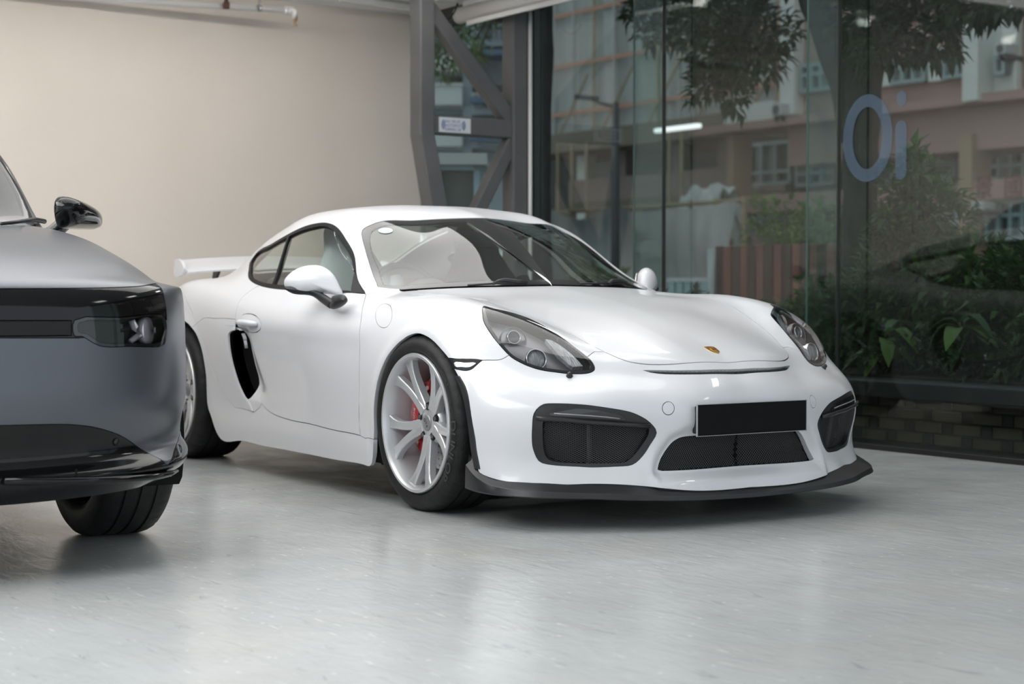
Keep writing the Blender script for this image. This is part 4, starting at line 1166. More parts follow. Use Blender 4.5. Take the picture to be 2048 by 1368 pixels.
    def fair(s, it=40, skip=()):
        """Taubin fairing of the fine grid: evens out ripples without shrinking"""
        w = np.ones(s.G.shape[:2])
        i = np.arange(s.G.shape[0]) / s.ku
        for a, b in skip:
            w *= 1 - (smoothstep(i, a - .6, a) * (1 - smoothstep(i, b, b + .6)))[:, None]
        w[0] = w[-1] = 0; w[:, -1] = 0
        m = np.array([1, -1, 1])
        c0 = np.array([0, 2 * s.y0, 0])
        for k in range(it):
            for lam in (0.5, -0.52):
                P = np.concatenate([s.G[:, 1:2] * m + c0, s.G], 1)
                L = np.zeros_like(s.G)
                L[1:-1, :-1] = (P[2:, 1:-1] + P[:-2, 1:-1] + P[1:-1, 2:] + P[1:-1, :-2]) / 4 - P[1:-1, 1:-1]
                s.G = s.G + lam * w[..., None] * L
                s.G[:, 0, 1] = s.y0
        s.N = s.normals(s.G)

    def to_s(s, uv):
        uv = np.asarray(uv, float)
        def f(t, c, k):
            x = t * k
            i = np.arange(len(c))
            r = np.interp(x, i, c)
            r = np.where(x < 0, x * (c[1] - c[0]), r)
            r = np.where(x > len(c) - 1, c[-1] + (x - len(c) + 1) * (c[-1] - c[-2]), r)
            return r
        return np.stack([f(uv[:, 0], s.cu, s.ku), f(uv[:, 1], s.cv, s.kv)], 1)

    def to_uv(s, S):
        S = np.asarray(S, float)
        def g(x, c, k):
            i = np.arange(len(c)) / k
            r = np.interp(x, c, i)
            r = np.where(x < 0, x / (c[1] - c[0]) / k, r)
            r = np.where(x > c[-1], i[-1] + (x - c[-1]) / (c[-1] - c[-2]) / k, r)
            return r
        return np.stack([g(S[:, 0], s.cu, s.ku), g(S[:, 1], s.cv, s.kv)], 1)

    def poly(s, *segs):
        """segments (kind, points, samples): kind px / 3d / uv; samples 0 = straight, closed = one closed smooth loop"""
        out = []
        for seg in segs:
            kind, pts, k = seg
            uv = {'px': s.px, '3d': s.near, 'front': s.front, 'uv': lambda L: [(s.umap(u), v) for u, v in L]}[kind](pts)
            S = s.to_s(uv)
            if k == 0:
                out.append(S)
            elif len(segs) == 1:
                out.append(catmull_closed(S, k))
            else:
                out.append(catmull_open(S, k))
        P = np.concatenate(out)
        keep = [0]
        for i in range(1, len(P)):
            if np.linalg.norm(P[i] - P[keep[-1]]) > 0.0012:
                keep.append(i)
        if np.linalg.norm(P[keep[0]] - P[keep[-1]]) < 0.0012:
            keep.pop()
        P = P[keep]
        out = []
        for i in range(len(P)):          # no long chords: they would cut through the curved surface
            a, b = P[i], P[(i + 1) % len(P)]
            n = max(1, int(np.linalg.norm(b - a) / 0.018))
            out += [a + (b - a) * k / n for k in range(n)]
        return np.array(out)

    def offset(s, P, d):
        n = len(P)
        area = 0.5 * np.sum(P[:, 0] * np.roll(P[:, 1], -1) - np.roll(P[:, 0], -1) * P[:, 1])
        sg = 1 if area > 0 else -1
        t = np.roll(P, -1, 0) - np.roll(P, 1, 0)
        t /= np.linalg.norm(t, axis=1, keepdims=True) + 1e-12
        nrm = np.stack([-t[:, 1], t[:, 0]], 1) * sg
        Q = P + nrm * d
        ok = poly_dist(Q, P) > abs(d) * 0.93
        return Q[ok]

    def bil(s, A, uv):
        a, b = A.shape[:2]
        x = np.clip(uv[:, 0] * s.ku, 0, a - 1.000001); y = np.clip(uv[:, 1] * s.kv, 0, b - 1.000001)
        i = x.astype(int); j = y.astype(int)
        fx = (x - i)[:, None]; fy = (y - j)[:, None]
        return A[i, j] * (1 - fx) * (1 - fy) + A[i + 1, j] * fx * (1 - fy) + A[i, j + 1] * (1 - fx) * fy + A[i + 1, j + 1] * fx * fy

    def region(s, name, P):
        s.regions.append((name, P))

    def cut(s):
        a, b = s._shape
        gi = np.arange(0, a, s.stride[0]); gj = np.arange(0, b, s.stride[1])
        UV = np.stack(np.meshgrid(gi / s.ku, gj / s.kv, indexing='ij'), -1).reshape(-1, 2)
        S = s.to_s(UV)
        edge = (np.abs(UV[:, 1]) < 1e-9) | (np.abs(UV[:, 1] - s.nv) < 1e-9) | (np.abs(UV[:, 0]) < 1e-9) | (np.abs(UV[:, 0] - s.nu) < 1e-9)
        keep = np.ones(len(S), bool)
        pts, edges = [], []
        off = 0
        seen = {}
        for name, P in s.regions:
            lo, hi = P.min(0) - 0.02, P.max(0) + 0.02
            m = np.where(((S > lo) & (S < hi)).all(1) & ~edge)[0]
            if len(m):
                keep[m] &= poly_dist(S[m], P) > 0.0035
        S = S[keep]
        verts = [tuple(p) for p in S]
        n0 = len(verts)
        for name, P in s.regions:
            ids = []
            for p in P:
                k = (round(p[0], 4), round(p[1], 4))
                if k not in seen:
                    seen[k] = len(verts); verts.append((float(p[0]), float(p[1])))
                if not ids or ids[-1] != seen[k]:
                    ids.append(seen[k])
            for i in range(len(ids)):
                if ids[i] != ids[(i + 1) % len(ids)]:
                    edges.append((ids[i], ids[(i + 1) % len(ids)]))
        r = delaunay_2d_cdt([Vector(v) for v in verts], edges, [], 0, 1e-5, False)
        V = np.array([tuple(v) for v in r[0]])
        F = np.array(r[2])
        c = V[F].mean(1)
        cuv = s.to_uv(c)
        inside = (cuv[:, 0] > 0) & (cuv[:, 0] < s.nu) & (cuv[:, 1] > 0) & (cuv[:, 1] < s.nv)
        A, B, D = V[F[:, 0]], V[F[:, 1]], V[F[:, 2]]
        ar = np.abs((B[:, 0] - A[:, 0]) * (D[:, 1] - A[:, 1]) - (D[:, 0] - A[:, 0]) * (B[:, 1] - A[:, 1]))
        inside &= ar > 1e-9
        F = F[inside]; c = c[inside]
        lab = np.full(len(F), -1)
        for k, (name, P) in enumerate(s.regions):
            m = (lab < 0)
            mm = np.where(m)[0]
            lab[mm[in_poly(c[mm], P)]] = k
        s.V, s.F, s.lab = V, F, lab
        s.UVv = s.to_uv(V)

    def panel(s, name, objname, m, parent, mirror='both', flange=0.010, gap=0.0016, flange_mat=None, G=None, N=None, lift=0.0, extra=()):
        """one panel as an object: mirror 'both' joins right and left halves, 'right' / 'left' one side only"""
        names = [r[0] for r in s.regions]
        ids = [-1 if q == 'rest' else names.index(q) for q in (name,) + tuple(extra)]
        F = s.F[np.isin(s.lab, ids)]
        if len(F) == 0:
            print('EMPTY PANEL', name); return None
        used, inv = np.unique(F, return_inverse=True)
        F = inv.reshape(-1, 3)
        uv = s.UVv[used]
        P = s.bil(s.G if G is None else G, uv)
        Nn = s.bil(s.N if N is None else N, uv)
        Nn /= np.linalg.norm(Nn, axis=1, keepdims=True) + 1e-12
        on_c = uv[:, 1] < 2e-4
        P[on_c, 1] = s.y0
        Nn[on_c, 1] = 0
        # orient
        fn = np.cross(P[F[:, 1]] - P[F[:, 0]], P[F[:, 2]] - P[F[:, 0]])
        fl = (fn * Nn[F].mean(1)).sum(1) < 0
        F[fl] = F[fl][:, ::-1]
        # boundary
        E = np.concatenate([F[:, [0, 1]], F[:, [1, 2]], F[:, [2, 0]]])
        key = np.sort(E, 1)
        kk = key[:, 0].astype(np.int64) * (len(P) + 1) + key[:, 1]
        u_, first, cnt = np.unique(kk, return_index=True, return_counts=True)
        BE = E[first[cnt == 1]]
        cen = on_c[BE[:, 0]] & on_c[BE[:, 1]]
        BE = BE[~cen] if mirror == 'both' else BE
        # gap: pull rim vertices inwards
        if gap and len(BE):
            acc = np.zeros_like(P); ct = np.zeros(len(P))
            t = P[BE[:, 1]] - P[BE[:, 0]]
            inw = np.cross(Nn[BE[:, 0]], t)
            inw /= np.linalg.norm(inw, axis=1, keepdims=True) + 1e-12
            for a in (0, 1):
                np.add.at(acc, BE[:, a], inw)
            l = np.linalg.norm(acc, axis=1, keepdims=True)
            mv = (l[:, 0] > 1e-6)
            d = np.where(l > 1e-6, acc / np.maximum(l, 1e-9), 0) * gap
            d[on_c, 1] = 0
            P = P + d
        P = P + Nn * lift
        V = [P]; NN = [Nn]; FF = [F]
        fmat = [np.zeros(len(F), int)]
        if flange and len(BE):
            bv, binv = np.unique(BE, return_inverse=True)
            BEi = binv.reshape(-1, 2)
            t = np.zeros_like(P)
            k0 = len(P)
            top = P[bv]; bot = P[bv] - Nn[bv] * flange
            edgeN = np.zeros((len(bv), 3))
            tt = P[BE[:, 1]] - P[BE[:, 0]]
            on = -np.cross(Nn[BE[:, 0]], tt)
            on /= np.linalg.norm(on, axis=1, keepdims=True) + 1e-12
            for a in (0, 1):
                np.add.at(edgeN, BEi[:, a], on)
            edgeN /= np.linalg.norm(edgeN, axis=1, keepdims=True) + 1e-12
            V += [top, bot]; NN += [edgeN, edgeN]
            n = len(bv)
            q = np.stack([k0 + BEi[:, 1], k0 + BEi[:, 0], k0 + n + BEi[:, 0], k0 + n + BEi[:, 1]], 1)
            FF.append(q); fmat.append(np.ones(len(q), int))
        V = np.concatenate(V); NN = np.concatenate(NN)
        faces = [list(map(int, f)) for a in FF for f in a]
        fm = np.concatenate(fmat)
        def mir(V, NN, faces):
            V2 = V * [1, -1, 1] + [0, 2 * s.y0, 0]; N2 = NN * [1, -1, 1]
            return V2, N2, [f[::-1] for f in faces]
        if mirror == 'left':
            V, NN, faces = mir(V, NN, faces)
        elif mirror == 'both':
            V2, N2, f2 = mir(V, NN, faces)
            # weld the centre line
            mp = np.arange(len(V)) + len(V)
            top = np.zeros(len(V), bool); top[:len(P)] = on_c
            mp[top] = np.where(top)[0]
            faces = faces + [[int(mp[i]) for i in f] for f in f2]
            V = np.concatenate([V, V2]); NN = np.concatenate([NN, N2])
            fm = np.concatenate([fm, fm])
        me = bpy.data.meshes.new(objname)
        me.from_pydata([tuple(map(float, v)) for v in V], [], faces)
        me.update()
        o = link_mesh(objname, me, [m] if flange_mat is None else [m, flange_mat], parent, True)
        if flange_mat is not None:
            me.polygons.foreach_set('material_index', fm.tolist())
        # loops may have dropped faces: only set normals when counts agree
        me.normals_split_custom_set_from_vertices([tuple(map(float, n)) for n in NN])
        return o
M_white = mat('white_paint', (0.67, 0.675, 0.698), 0.32, 0, 0.4, 0.55, 0.02)
M_black_gloss = mat('black_gloss', (0.006, 0.006, 0.007), 0.08, 0, 0.5, 0.6)
M_black_satin = mat('black_satin', (0.018, 0.018, 0.020), 0.38, 0, 0.45)
M_black_matt = mat('black_matt', (0.006, 0.006, 0.006), 0.8, 0, 0.2)
M_trim = mat('window_rubber', (0.010, 0.010, 0.011), 0.5, 0, 0.2)
M_lip = mat('charcoal_plastic', (0.017, 0.0175, 0.0195), 0.38, 0, 0.5)
M_screen = glass_mat('car_screen_glass', (0.78, 0.84, 0.82), 1.72)
M_side = glass_mat('car_side_glass', (0.85, 0.90, 0.86), 1.55)

car = empty('sports_car', (0, 0, 0), 0, 'white two-door sports coupe with a rear wing and black front lip', 'car')

# two more rows hug the foot of the screen, so that the screen runs flat down to the scuttle
def lerp_row(p, q, t): return [tuple(a + (b - a) * t for a, b in zip(x, y)) for x, y in zip(p, q)]
ROWS2 = ROWS[:11] + [lerp_row(ROWS[11], ROWS[10], 0.14), ROWS[11], lerp_row(ROWS[11], ROWS[12], 0.09)] + ROWS[12:]
S = Surf(ROWS2)
S.um = ([0, 10, 10.86, 11, 11.09, 12, 25], [0, 10, 11, 12, 13, 14, 27])
# ---- broad relief on the smooth body, before anything is cut
def relief(S):
    G = S.G
    x, y, z = G[..., 0], np.abs(G[..., 1]), G[..., 2]
    N = S.N
    # bumper funnels in towards the centre grille and the side intakes
    yz = np.stack([y.ravel(), z.ravel()], 1)
    gr = np.array([(0, .198), (.372, .200), (.34, .262), (.308, .305), (.27, .322), (0, .322)])
    d = poly_dist(yz, gr); d[in_poly(yz, gr)] = 0
    front = (x > 0.70)
    f1 = np.where(front, 0.030 * (1 - smoothstep(d.reshape(x.shape), 0.0, 0.050)) ** 1.3, 0)
    G = G - np.stack([f1, 0 * f1, 0 * f1], -1)
    step = 0.016 * (1 - smoothstep(y, 0.395, 0.425)) * (1 - smoothstep(z, 0.165, 0.25)) * front
    G = G + np.stack([step, 0 * step, 0 * step], -1)
    # soft waist hollow along the door below the handle line
    g = smoothstep(x, -1.75, -1.45) * (1 - smoothstep(x, -0.55, -0.35))
    prof = (1 - smoothstep(z, 0.60, 0.685)) * smoothstep(z, 0.24, 0.46)
    k = 0.013 * g * prof * (y > 0.8)
    # sill bulge below the door
    sk = 0.010 * (1 - smoothstep(z, 0.20, 0.30)) * smoothstep(x, -2.1, -1.9) * (1 - smoothstep(x, -0.40, -0.34)) * (y > 0.8)
    G = G + N * (sk - k)[..., None]
    # rolled lips around the wheel arches
    for cx, cz, r in ((0.02, 0.325, 0.365), (-2.455, 0.335, 0.375)):
        dd = np.hypot(x - cx, z - cz)
        b = 0.008 * (1 - smoothstep(np.abs(dd - r), 0.0, 0.045)) * (y > 0.8)
        G = G + N * b[..., None]
    S.G = G
    S.N = S.normals(G)
S.fair(60, ((11.2, 13.2),))
relief(S)
S.index()

SIDE_WIN = [(730.9, 587.3), (711.6, 532.6), (693.9, 482.7), (677.8, 458.6), (665, 449), (648.9, 445.3), (629.6, 447.3), (602.2, 455.4), (573.3, 469.9), (541, 489), (512, 506.8), (502.5, 519.7), (496.9, 542.2), (496.9, 555), (505.7, 564.7), (533, 574.4), (568.5, 578.9), (620, 582.5), (686, 585.7)]
HEADL = [(.20, -.70, .757), (.25, -.685, .771), (.295, -.64, .764), (.339, -.596, .746), (.383, -.577, .727), (.429, -.562, .707), (.475, -.549, .684), (.52, -.537, .659), (.565, -.526, .634), (.608, -.515, .609), (.645, -.508, .583), (.665, -.515, .562), (.667, -.538, .550), (.651, -.578, .547), (.629, -.614, .549), (.602, -.647, .553), (.578, -.68, .56), (.55, -.71, .571), (.515, -.735, .586), (.481, -.756, .607), (.445, -.769, .636), (.407, -.778, .668), (.364, -.78, .702), (.309, -.769, .738), (.25, -.737, .757), (.215, -.715, .758)]
INTAKE = [(.648, -.772, .319), (.654, -.774, .367), (.650, -.762, .410), (.668, -.735, .442), (.705, -.70, .449), (.732, -.661, .446), (.758, -.621, .442), (.783, -.58, .436), (.806, -.539, .429), (.825, -.495, .42), (.841, -.449, .404), (.85, -.406, .378), (.859, -.381, .340), (.849, -.402, .298), (.839, -.428, .258), (.824, -.462, .228), (.79, -.50, .219), (.755, -.586, .2205), (.725, -.624, .222), (.698, -.663, .224), (.674, -.705, .228), (.653, -.747, .242), (.648, -.768, .282)]
GRILLE = [(.90, 0, .203), (.89, -.15, .203), (.88, -.30, .203), (.872, -.355, .204), (.874, -.368, .207), (.88, -.358, .228), (.884, -.341, .256), (.888, -.322, .283), (.89, -.303, .303), (.892, -.280, .316), (.89, -.25, .321), (.89, -.12, .323), (.89, 0, .323)]
SLOT = [(.80, 0, .549), (.79, -.10, .549), (.765, -.22, .551), (.735, -.30, .554), (.715, -.345, .558), (.718, -.345, .553), (.738, -.31, .546), (.77, -.22, .541), (.80, -.10, .538), (.81, 0, .537)]
HOODSEAM = [(.790, 0, .572), (.787, -.12, .573), (.770, -.25, .576), (.735, -.325, .579), (.708, -.362, .583), (.690, -.385, .590), (.665, -.404, .600), (.639, -.417, .61), (.602, -.432, .625), (.522, -.458, .656), (.434, -.479, .69), (.343, -.5, .722), (.25, -.524, .751), (.152, -.548, .778), (.05, -.572, .80), (-.08, -.592, .816), (-.22, -.603, .828), (-.36, -.605, .838), (-.47, -.595, .846)]
WSCREEN = [(-.665, -.70, .845), (-.707, -.687, .872), (-.757, -.674, .906), (-.807, -.659, .94), (-.861, -.643, .974), (-.917, -.627, 1.009), (-.975, -.609, 1.046), (-1.035, -.588, 1.082), (-1.08, -.565, 1.113), (-1.103, -.540, 1.131), (-1.110, -.50, 1.144), (-1.105, -.44, 1.154), (-1.09, -.36, 1.163), (-1.065, -.25, 1.170), (-1.02, -.12, 1.176), (-.985, 0, 1.178)]
ARCH_F = [(959, 965), (956, 941), (950, 900), (946.7, 874), (935, 804), (921.8, 764), (910, 741), (895.5, 714.6), (878, 694), (851.6, 672), (834, 667), (819.4, 670.7), (793, 690), (769.7, 722), (755, 763), (748, 815.5), (747.8, 874), (757, 933)]
ARCH_R = [(428.8, 871.5), (421.7, 858.6), (417, 819), (412, 751), (405, 706.5), (394.8, 673.8), (383, 655), (369, 642), (355, 637.5), (340, 643)]
SCOOP = [(469.6, 661), (458.6, 668), (458, 676), (461, 706.5), (468, 737), (478.5, 769.7), (493.7, 797.8), (500.7, 794), (503.5, 781), (501.9, 758), (494.8, 732), (489, 706.5), (484, 683), (476, 667)]
BLADE = [(469.8, 652), (445.7, 652), (440, 658.6), (438.7, 668), (440, 690), (443.4, 713.6), (452.8, 748.7), (471.5, 783.8), (490, 807), (507.7, 824.7)]

R = S.region
fa = S.poly(('px', ARCH_F, 4), ('uv', [(11.0, 9.4), (6.0, 10.5), (-0.6, 9.6), (-0.6, 7.3)], 0))
R('front_arch', fa)
ra_uv = S.px(ARCH_R)
ra3 = [( -2.60, -.91, .675), (-2.70, -.91, .62), (-2.78, -.91, .53), (-2.82, -.90, .43), (-2.835, -.89, .33), (-2.84, -.885, .25)]
R('rear_arch', S.poly(('uv', [(18.6, 9.6)], 0), ('px', ARCH_R, 4), ('3d', ra3, 4), ('uv', [(21.6, 9.6)], 0)))
MESH_PX = [(1087, 841.5), (1130, 844), (1180.6, 848), (1240, 852), (1298, 856), (1300, 861), (1297, 873), (1283.8, 893.4), (1268, 913), (1258, 922), (1245, 926.5), (1180.6, 927.8), (1115, 925.5), (1100, 922), (1090, 913), (1085, 895), (1083.8, 865), (1084, 846)]
R('intake_mesh', S.poly(('px', MESH_PX, 3)))
DRL_PX = [(1099.6, 824), (1101.5, 818.5), (1106, 816.2), (1120, 816), (1165, 818.4), (1211.9, 824), (1238.4, 830), (1247.8, 836), (1250.5, 840), (1235, 839.3), (1180.6, 835.6), (1125, 832), (1103, 830.5), (1100, 828)]
R('daylight_lamp', S.poly(('px', DRL_PX, 3)))
R('intake', S.poly(('3d', INTAKE, 3)))
gp = S.poly(('front', GRILLE[:4], 4), ('front', GRILLE[4:], 4))
gp[gp[:, 1] < 1e-4, 1] = 0
R('grille', gp)
u_c = S.px([(1455, 738.3), (1455, 746.6)])
sp_ = S.poly(('uv', [(u_c[0][0], 0)], 0), ('px', [(1430, 739.3), (1400, 740.5), (1350, 741.4), (1310, 741), (1286, 740.6)], 3), ('px', [(1300, 744.2), (1320, 747), (1360, 748.2), (1400, 748), (1430, 747.3)], 3), ('uv', [(u_c[1][0], 0)], 0))
R('slot', sp_)
R('scoop', S.poly(('px', SCOOP, 4)))
R('blade', S.poly(('px', BLADE, 4), ('px', [(500, 806), (493.7, 797.8), (478.5, 769.7), (468, 737), (461, 706.5), (458, 676), (458.6, 668)], 4), ('px', [(469.6, 661)], 0)))
# windscreen with its dark printed border
c0 = 11.06
base = [(c0, 0), (c0, 1), (c0, 2), (c0, 3), (c0 + 0.02, 3.6)]
ws = S.poly(('uv', base, 0), ('3d', WSCREEN, 4))
ws[ws[:, 1] < 1e-4, 1] = 0
def ws_inner(P, ds, dt):
    # move inwards except at the centre line
    Q = S.offset(np.concatenate([P, (P[::-1] * [1, -1])]), ds)
    Q = Q[Q[:, 1] >= -1e-6]
    a = Q[:, 0]
    i = np.argsort(Q[:, 1])[:2]
    return Q
wi = S.offset(np.concatenate([P_ for P_ in (ws[ws[:, 1] > 1e-4],)]), 0.045)
# order of wi: base centre -> corner -> top centre; add the centre points
top_s = ws[-1][0] - 0.030
bot_s = ws[0][0] + 0.045
wi = np.concatenate([[[bot_s, 0.0]], wi[(wi[:, 1] > 0.03)], [[top_s, 0.0]]])
R('windscreen', wi)
R('windscreen_border', ws)
# side windows
sw = S.poly(('px', SIDE_WIN, 4))
swi = S.offset(sw, 0.0125)
div_t, div_b = S.to_s(S.px([(577, 471), (543, 574)]))
dv = div_t - div_b; dn = np.array([-dv[1], dv[0]]); dn /= np.linalg.norm(dn)
if dn[0] < 0: dn = -dn          # towards the tail
def clip(P, p0, n):
    out = []
    for i in range(len(P)):
        a, b = P[i], P[(i + 1) % len(P)]
        da, db = (a - p0) @ n, (b - p0) @ n
        if da >= 0: out.append(a)
        if da * db < 0: out.append(a + (b - a) * da / (da - db))
    return np.array(out)
R('sail_panel', S.poly(('px', [(708, 541), (717, 563), (725, 584), (712, 584), (700.5, 583.5), (703, 564)], 0)))
R('quarter_window', clip(swi, div_b + dn * 0.008, dn))
R('door_window', clip(swi, div_b - dn * 0.008, -dn))
R('window_trim', sw)
# rear window
R('rear_window', S.poly(('uv', [(17.9, 0), (17.9, 1), (17.95, 2), (18.0, 2.7), (18.15, 3.0), (19.0, 2.95), (20.0, 2.85), (20.6, 2.6), (20.75, 2), (20.8, 1), (20.8, 0)], 0)))
hl = S.poly(('3d', HEADL, 3))
R('headlight_inner', S.offset(hl, 0.013))
R('headlight', hl)
R('marker_inner', S.poly(('px', [(909, 726), (930, 726.5), (952, 726.7), (946, 731.5), (939, 734.2), (925, 734), (912, 733)], 3)))
R('marker', S.poly(('px', [(890, 714), (897, 716), (920, 718), (964.5, 720.3)], 3), ('px', [(952, 731), (943.4, 738), (930.6, 741), (910, 737.5), (898, 736)], 3)))
hd = S.poly(('3d', HOODSEAM, 4), ('uv', [(10.93, 3.15), (10.93, 2), (10.93, 1), (10.93, 0)], 0))
hd[hd[:, 1] < 1e-4, 1] = 0
R('hood', hd)
R('cowl', S.poly(('uv', [(10.5, 0), (c0 + .05, 0), (c0 + .05, 3), (c0 + .06, 3.7), (10.9, 3.72), (10.86, 3.14), (10.5, 2.8)], 0)))
th = np.linspace(0, 2 * PI, 20, endpoint=False)
R('tow_cover', S.poly(('px', [(1336.6 + 11.7 * math.cos(a), 816.6 + 13 * math.sin(a)) for a in th], 0)))
R('fuel_flap', S.poly(('px', [(751, 634), (754, 646), (760, 653), (767.5, 655.6), (776, 652), (782, 642), (784, 630), (783, 618), (776, 609), (766, 608), (757, 614), (752, 624)], 3)))
DOOR = [(721, 872), (718.4, 850), (718.8, 734), (720.4, 653), (724, 625), (732, 589)]
HANDLE = [(483, 633), (488, 629), (497, 627.5), (508, 630), (517, 637), (521.5, 646), (521.5, 656), (517, 662), (508, 665), (497, 663), (488, 656), (483, 645)]
R('jamb', S.poly(('px', [(469.0, 662), (471, 672), (476, 690), (481, 710), (487, 735), (493, 758), (495, 780), (494, 792), (492.5, 798)], 3), ('px', [(507.7, 824.7), (523, 807)], 0), ('px', [(523, 805), (511, 774), (499.5, 744), (490, 697), (483, 667), (471, 655.5)], 3)))
R('handle_dish', S.poly(('px', HANDLE, 3)))
R('door', S.poly(('px', [(732, 589), (724, 625), (720.4, 653), (718.6, 734), (718.2, 800), (718.6, 850), (721, 871.5)], 3),
                 ('px', [(690, 864.5), (620, 848), (583.7, 841), (551, 830.5), (534.6, 820), (523, 805), (511, 774), (499.5, 744), (490, 697), (483, 667), (470.5, 655)], 3),
                 ('px', [(471, 640), (472, 625), (477, 606), (487, 592), (500, 582), (512, 574)], 3), ('px', [(560, 545), (700, 545)], 0)))
bu = S.poly(('uv', [(-.3, 0), (5.2, 0), (5.4, 1.5)], 0), ('3d', [(.62, -.40, .62)], 0), ('px', [(1189, 703), (1183, 707), (1176, 712.5)], 0), ('px', [(1150, 720), (1060, 715)], 0),
            ('px', [(1016, 711), (1008, 716), (996.6, 719.8), (964.5, 720.3)], 3), ('px', [(930, 722), (898, 722), (886, 722)], 0), ('uv', [(3.0, 9.5), (-.3, 9.5)], 0))
R('bumper', bu)
R('fender', S.poly(('px', [(749.5, 879.5), (735, 875.5), (721, 871.5)], 0), ('px', [(718.6, 850), (718.2, 800), (718.6, 734), (720.4, 653), (724, 625), (732, 589)], 3),
                   ('px', [(745, 587.5), (757, 586)], 0), ('uv', [(10.7, 3.7), (10.5, 2.2), (4.5, 2.2), (3.2, 9.5), (10.0, 9.5)], 0)))
R('quarter_panel', S.poly(('px', [(383, 655.5), (396, 645), (410, 635.5), (440, 636.5), (471, 638.5)], 3), ('px', [(470.5, 655)], 0), ('px', [(500, 700), (520, 780), (524, 806)], 0),
                          ('px', [(520, 815), (507.7, 824.7)], 0), ('px', [(470, 815), (405, 800)], 0), ('uv', [(18.7, 9.3), (20.0, 9.3)], 0)))
S.cut()

# door: the hollow that leads back into the side intake
def door_grid():
    G = S.G.copy()
    x, y, z = G[..., 0], G[..., 1], G[..., 2]
    xz = np.stack([x.ravel(), z.ravel()], 1)
    tp = lambda L: S.bil(S.G, np.array(S.px(L)))[:, [0, 2]]
    cre = tp([(497, 662), (505, 690), (513, 715), (527, 760), (537, 784), (538, 792), (534, 800)])
    edg = tp([(470.5, 655), (483, 667), (490, 697), (499.5, 744), (511, 774), (523, 805), (530, 814)])
    a = poly_dist(xz, cre, False); b = poly_dist(xz, edg, False)
    poly = np.concatenate([cre, edg[::-1]])
    ins = in_poly(xz, poly)
    t = np.where(ins, a / (a + b + 1e-9), 0)
    # everything behind the edge line stays sunk
    behind = xz[:, 0] < np.interp(xz[:, 1], edg[::-1][:, 1], edg[::-1][:, 0])
    zin = (xz[:, 1] < cre[0, 1] + .01) & (xz[:, 1] > cre[-1, 1])
    t = np.where(behind & zin & ~ins, 1, t)
    t = t * smoothstep(xz[:, 1], 0.33, 0.42) * (1 - smoothstep(xz[:, 1], .655, .69) * 0.8)
    G = G - S.N * (0.042 * np.clip(t, 0, 1) ** 1.2).reshape(x.shape)[..., None]
    return G, S.normals(G)
GD, ND = door_grid()

W = S.panel
def duct_grid():
    xz = np.stack([S.G[..., 0].ravel(), S.G[..., 2].ravel()], 1)
    tp = lambda L: S.bil(S.G, np.array(S.px(L)))[:, [0, 2]]
    lf = tp([(469.6, 661), (458.6, 668), (458, 676), (461, 706.5), (468, 737), (478.5, 769.7), (493.7, 797.8)])
    rt = tp([(476, 667), (484, 683), (489, 706.5), (494.8, 732), (501.9, 758), (503.5, 781), (500.7, 794)])
    a, b = poly_dist(xz, lf, False), poly_dist(xz, rt, False)
    w_ = (a / (a + b + 1e-9)).reshape(S.G.shape[:2] + (1,))
    return S.G + (GD - S.G) * w_
GS = duct_grid()
shell = W('rest', 'body_shell', M_white, car, 'both', 0.018, 0.0012)
W('bumper', 'front_bumper', M_white, car, 'both', 0.022, 0.0019)
W('hood', 'bonnet', M_white, car, 'both', 0.016, 0.0026)
for sd in ('right', 'left'):
    W('fender', 'front_fender', M_white, car, sd, 0.018, 0.0014, extra=('fuel_flap',) if sd == 'left' else ())
    W('quarter_panel', 'rear_quarter_panel', M_white, car, sd, 0.016, 0.0006)
    dr = W('door', 'door', M_white, car, sd, 0.014, 0.0021, G=GD, N=ND)
    bl = W('blade', 'intake_blade', M_white, car, sd, 0.010, 0.0004, lift=0.006)
    W('jamb', 'intake_jamb', M_white, car, sd, 0.012, 0.0004, G=GD, N=ND)
    hdl = W('handle_dish', 'door_handle', M_white, car, sd, 0.012, 0.0016, G=GD, N=ND, lift=0.002)
    if sd == 'right': W('fuel_flap', 'filler_flap', M_white, car, sd, 0.006, 0.0009)
    W('tow_cover', 'tow_eye_cover', M_white, car, sd, 0.006, 0.0006) if sd == 'right' else W('tow_cover', 'tow_eye_cover', M_white, car, sd, 0.006, 0.0)
W('cowl', 'scuttle_panel', M_black_satin, car, 'both', 0.02, 0, lift=-0.012)
scr = W('windscreen', 'windscreen', M_screen, car, 'both', 0, 0, lift=-0.002)
W('windscreen_border', 'screen_border', M_black_gloss, scr, 'both', 0.008, 0.001, lift=-0.002)
W('rear_window', 'rear_window', M_side, car, 'both', 0.006, 0.0008, lift=-0.002, flange_mat=M_black_satin)
for sd in ('right', 'left'):
    tr = W('window_trim', 'window_trim', M_trim, car, sd, 0.02, 0.0005)
    W('sail_panel', 'sail_panel', M_black_satin, car, sd, 0.012, 0.0003, lift=-0.004)
    W('door_window', 'door_window', M_side, car, sd, 0.0, 0, lift=-0.008)
    W('quarter_window', 'quarter_window', M_side, car, sd, 0.0, 0, lift=-0.008)
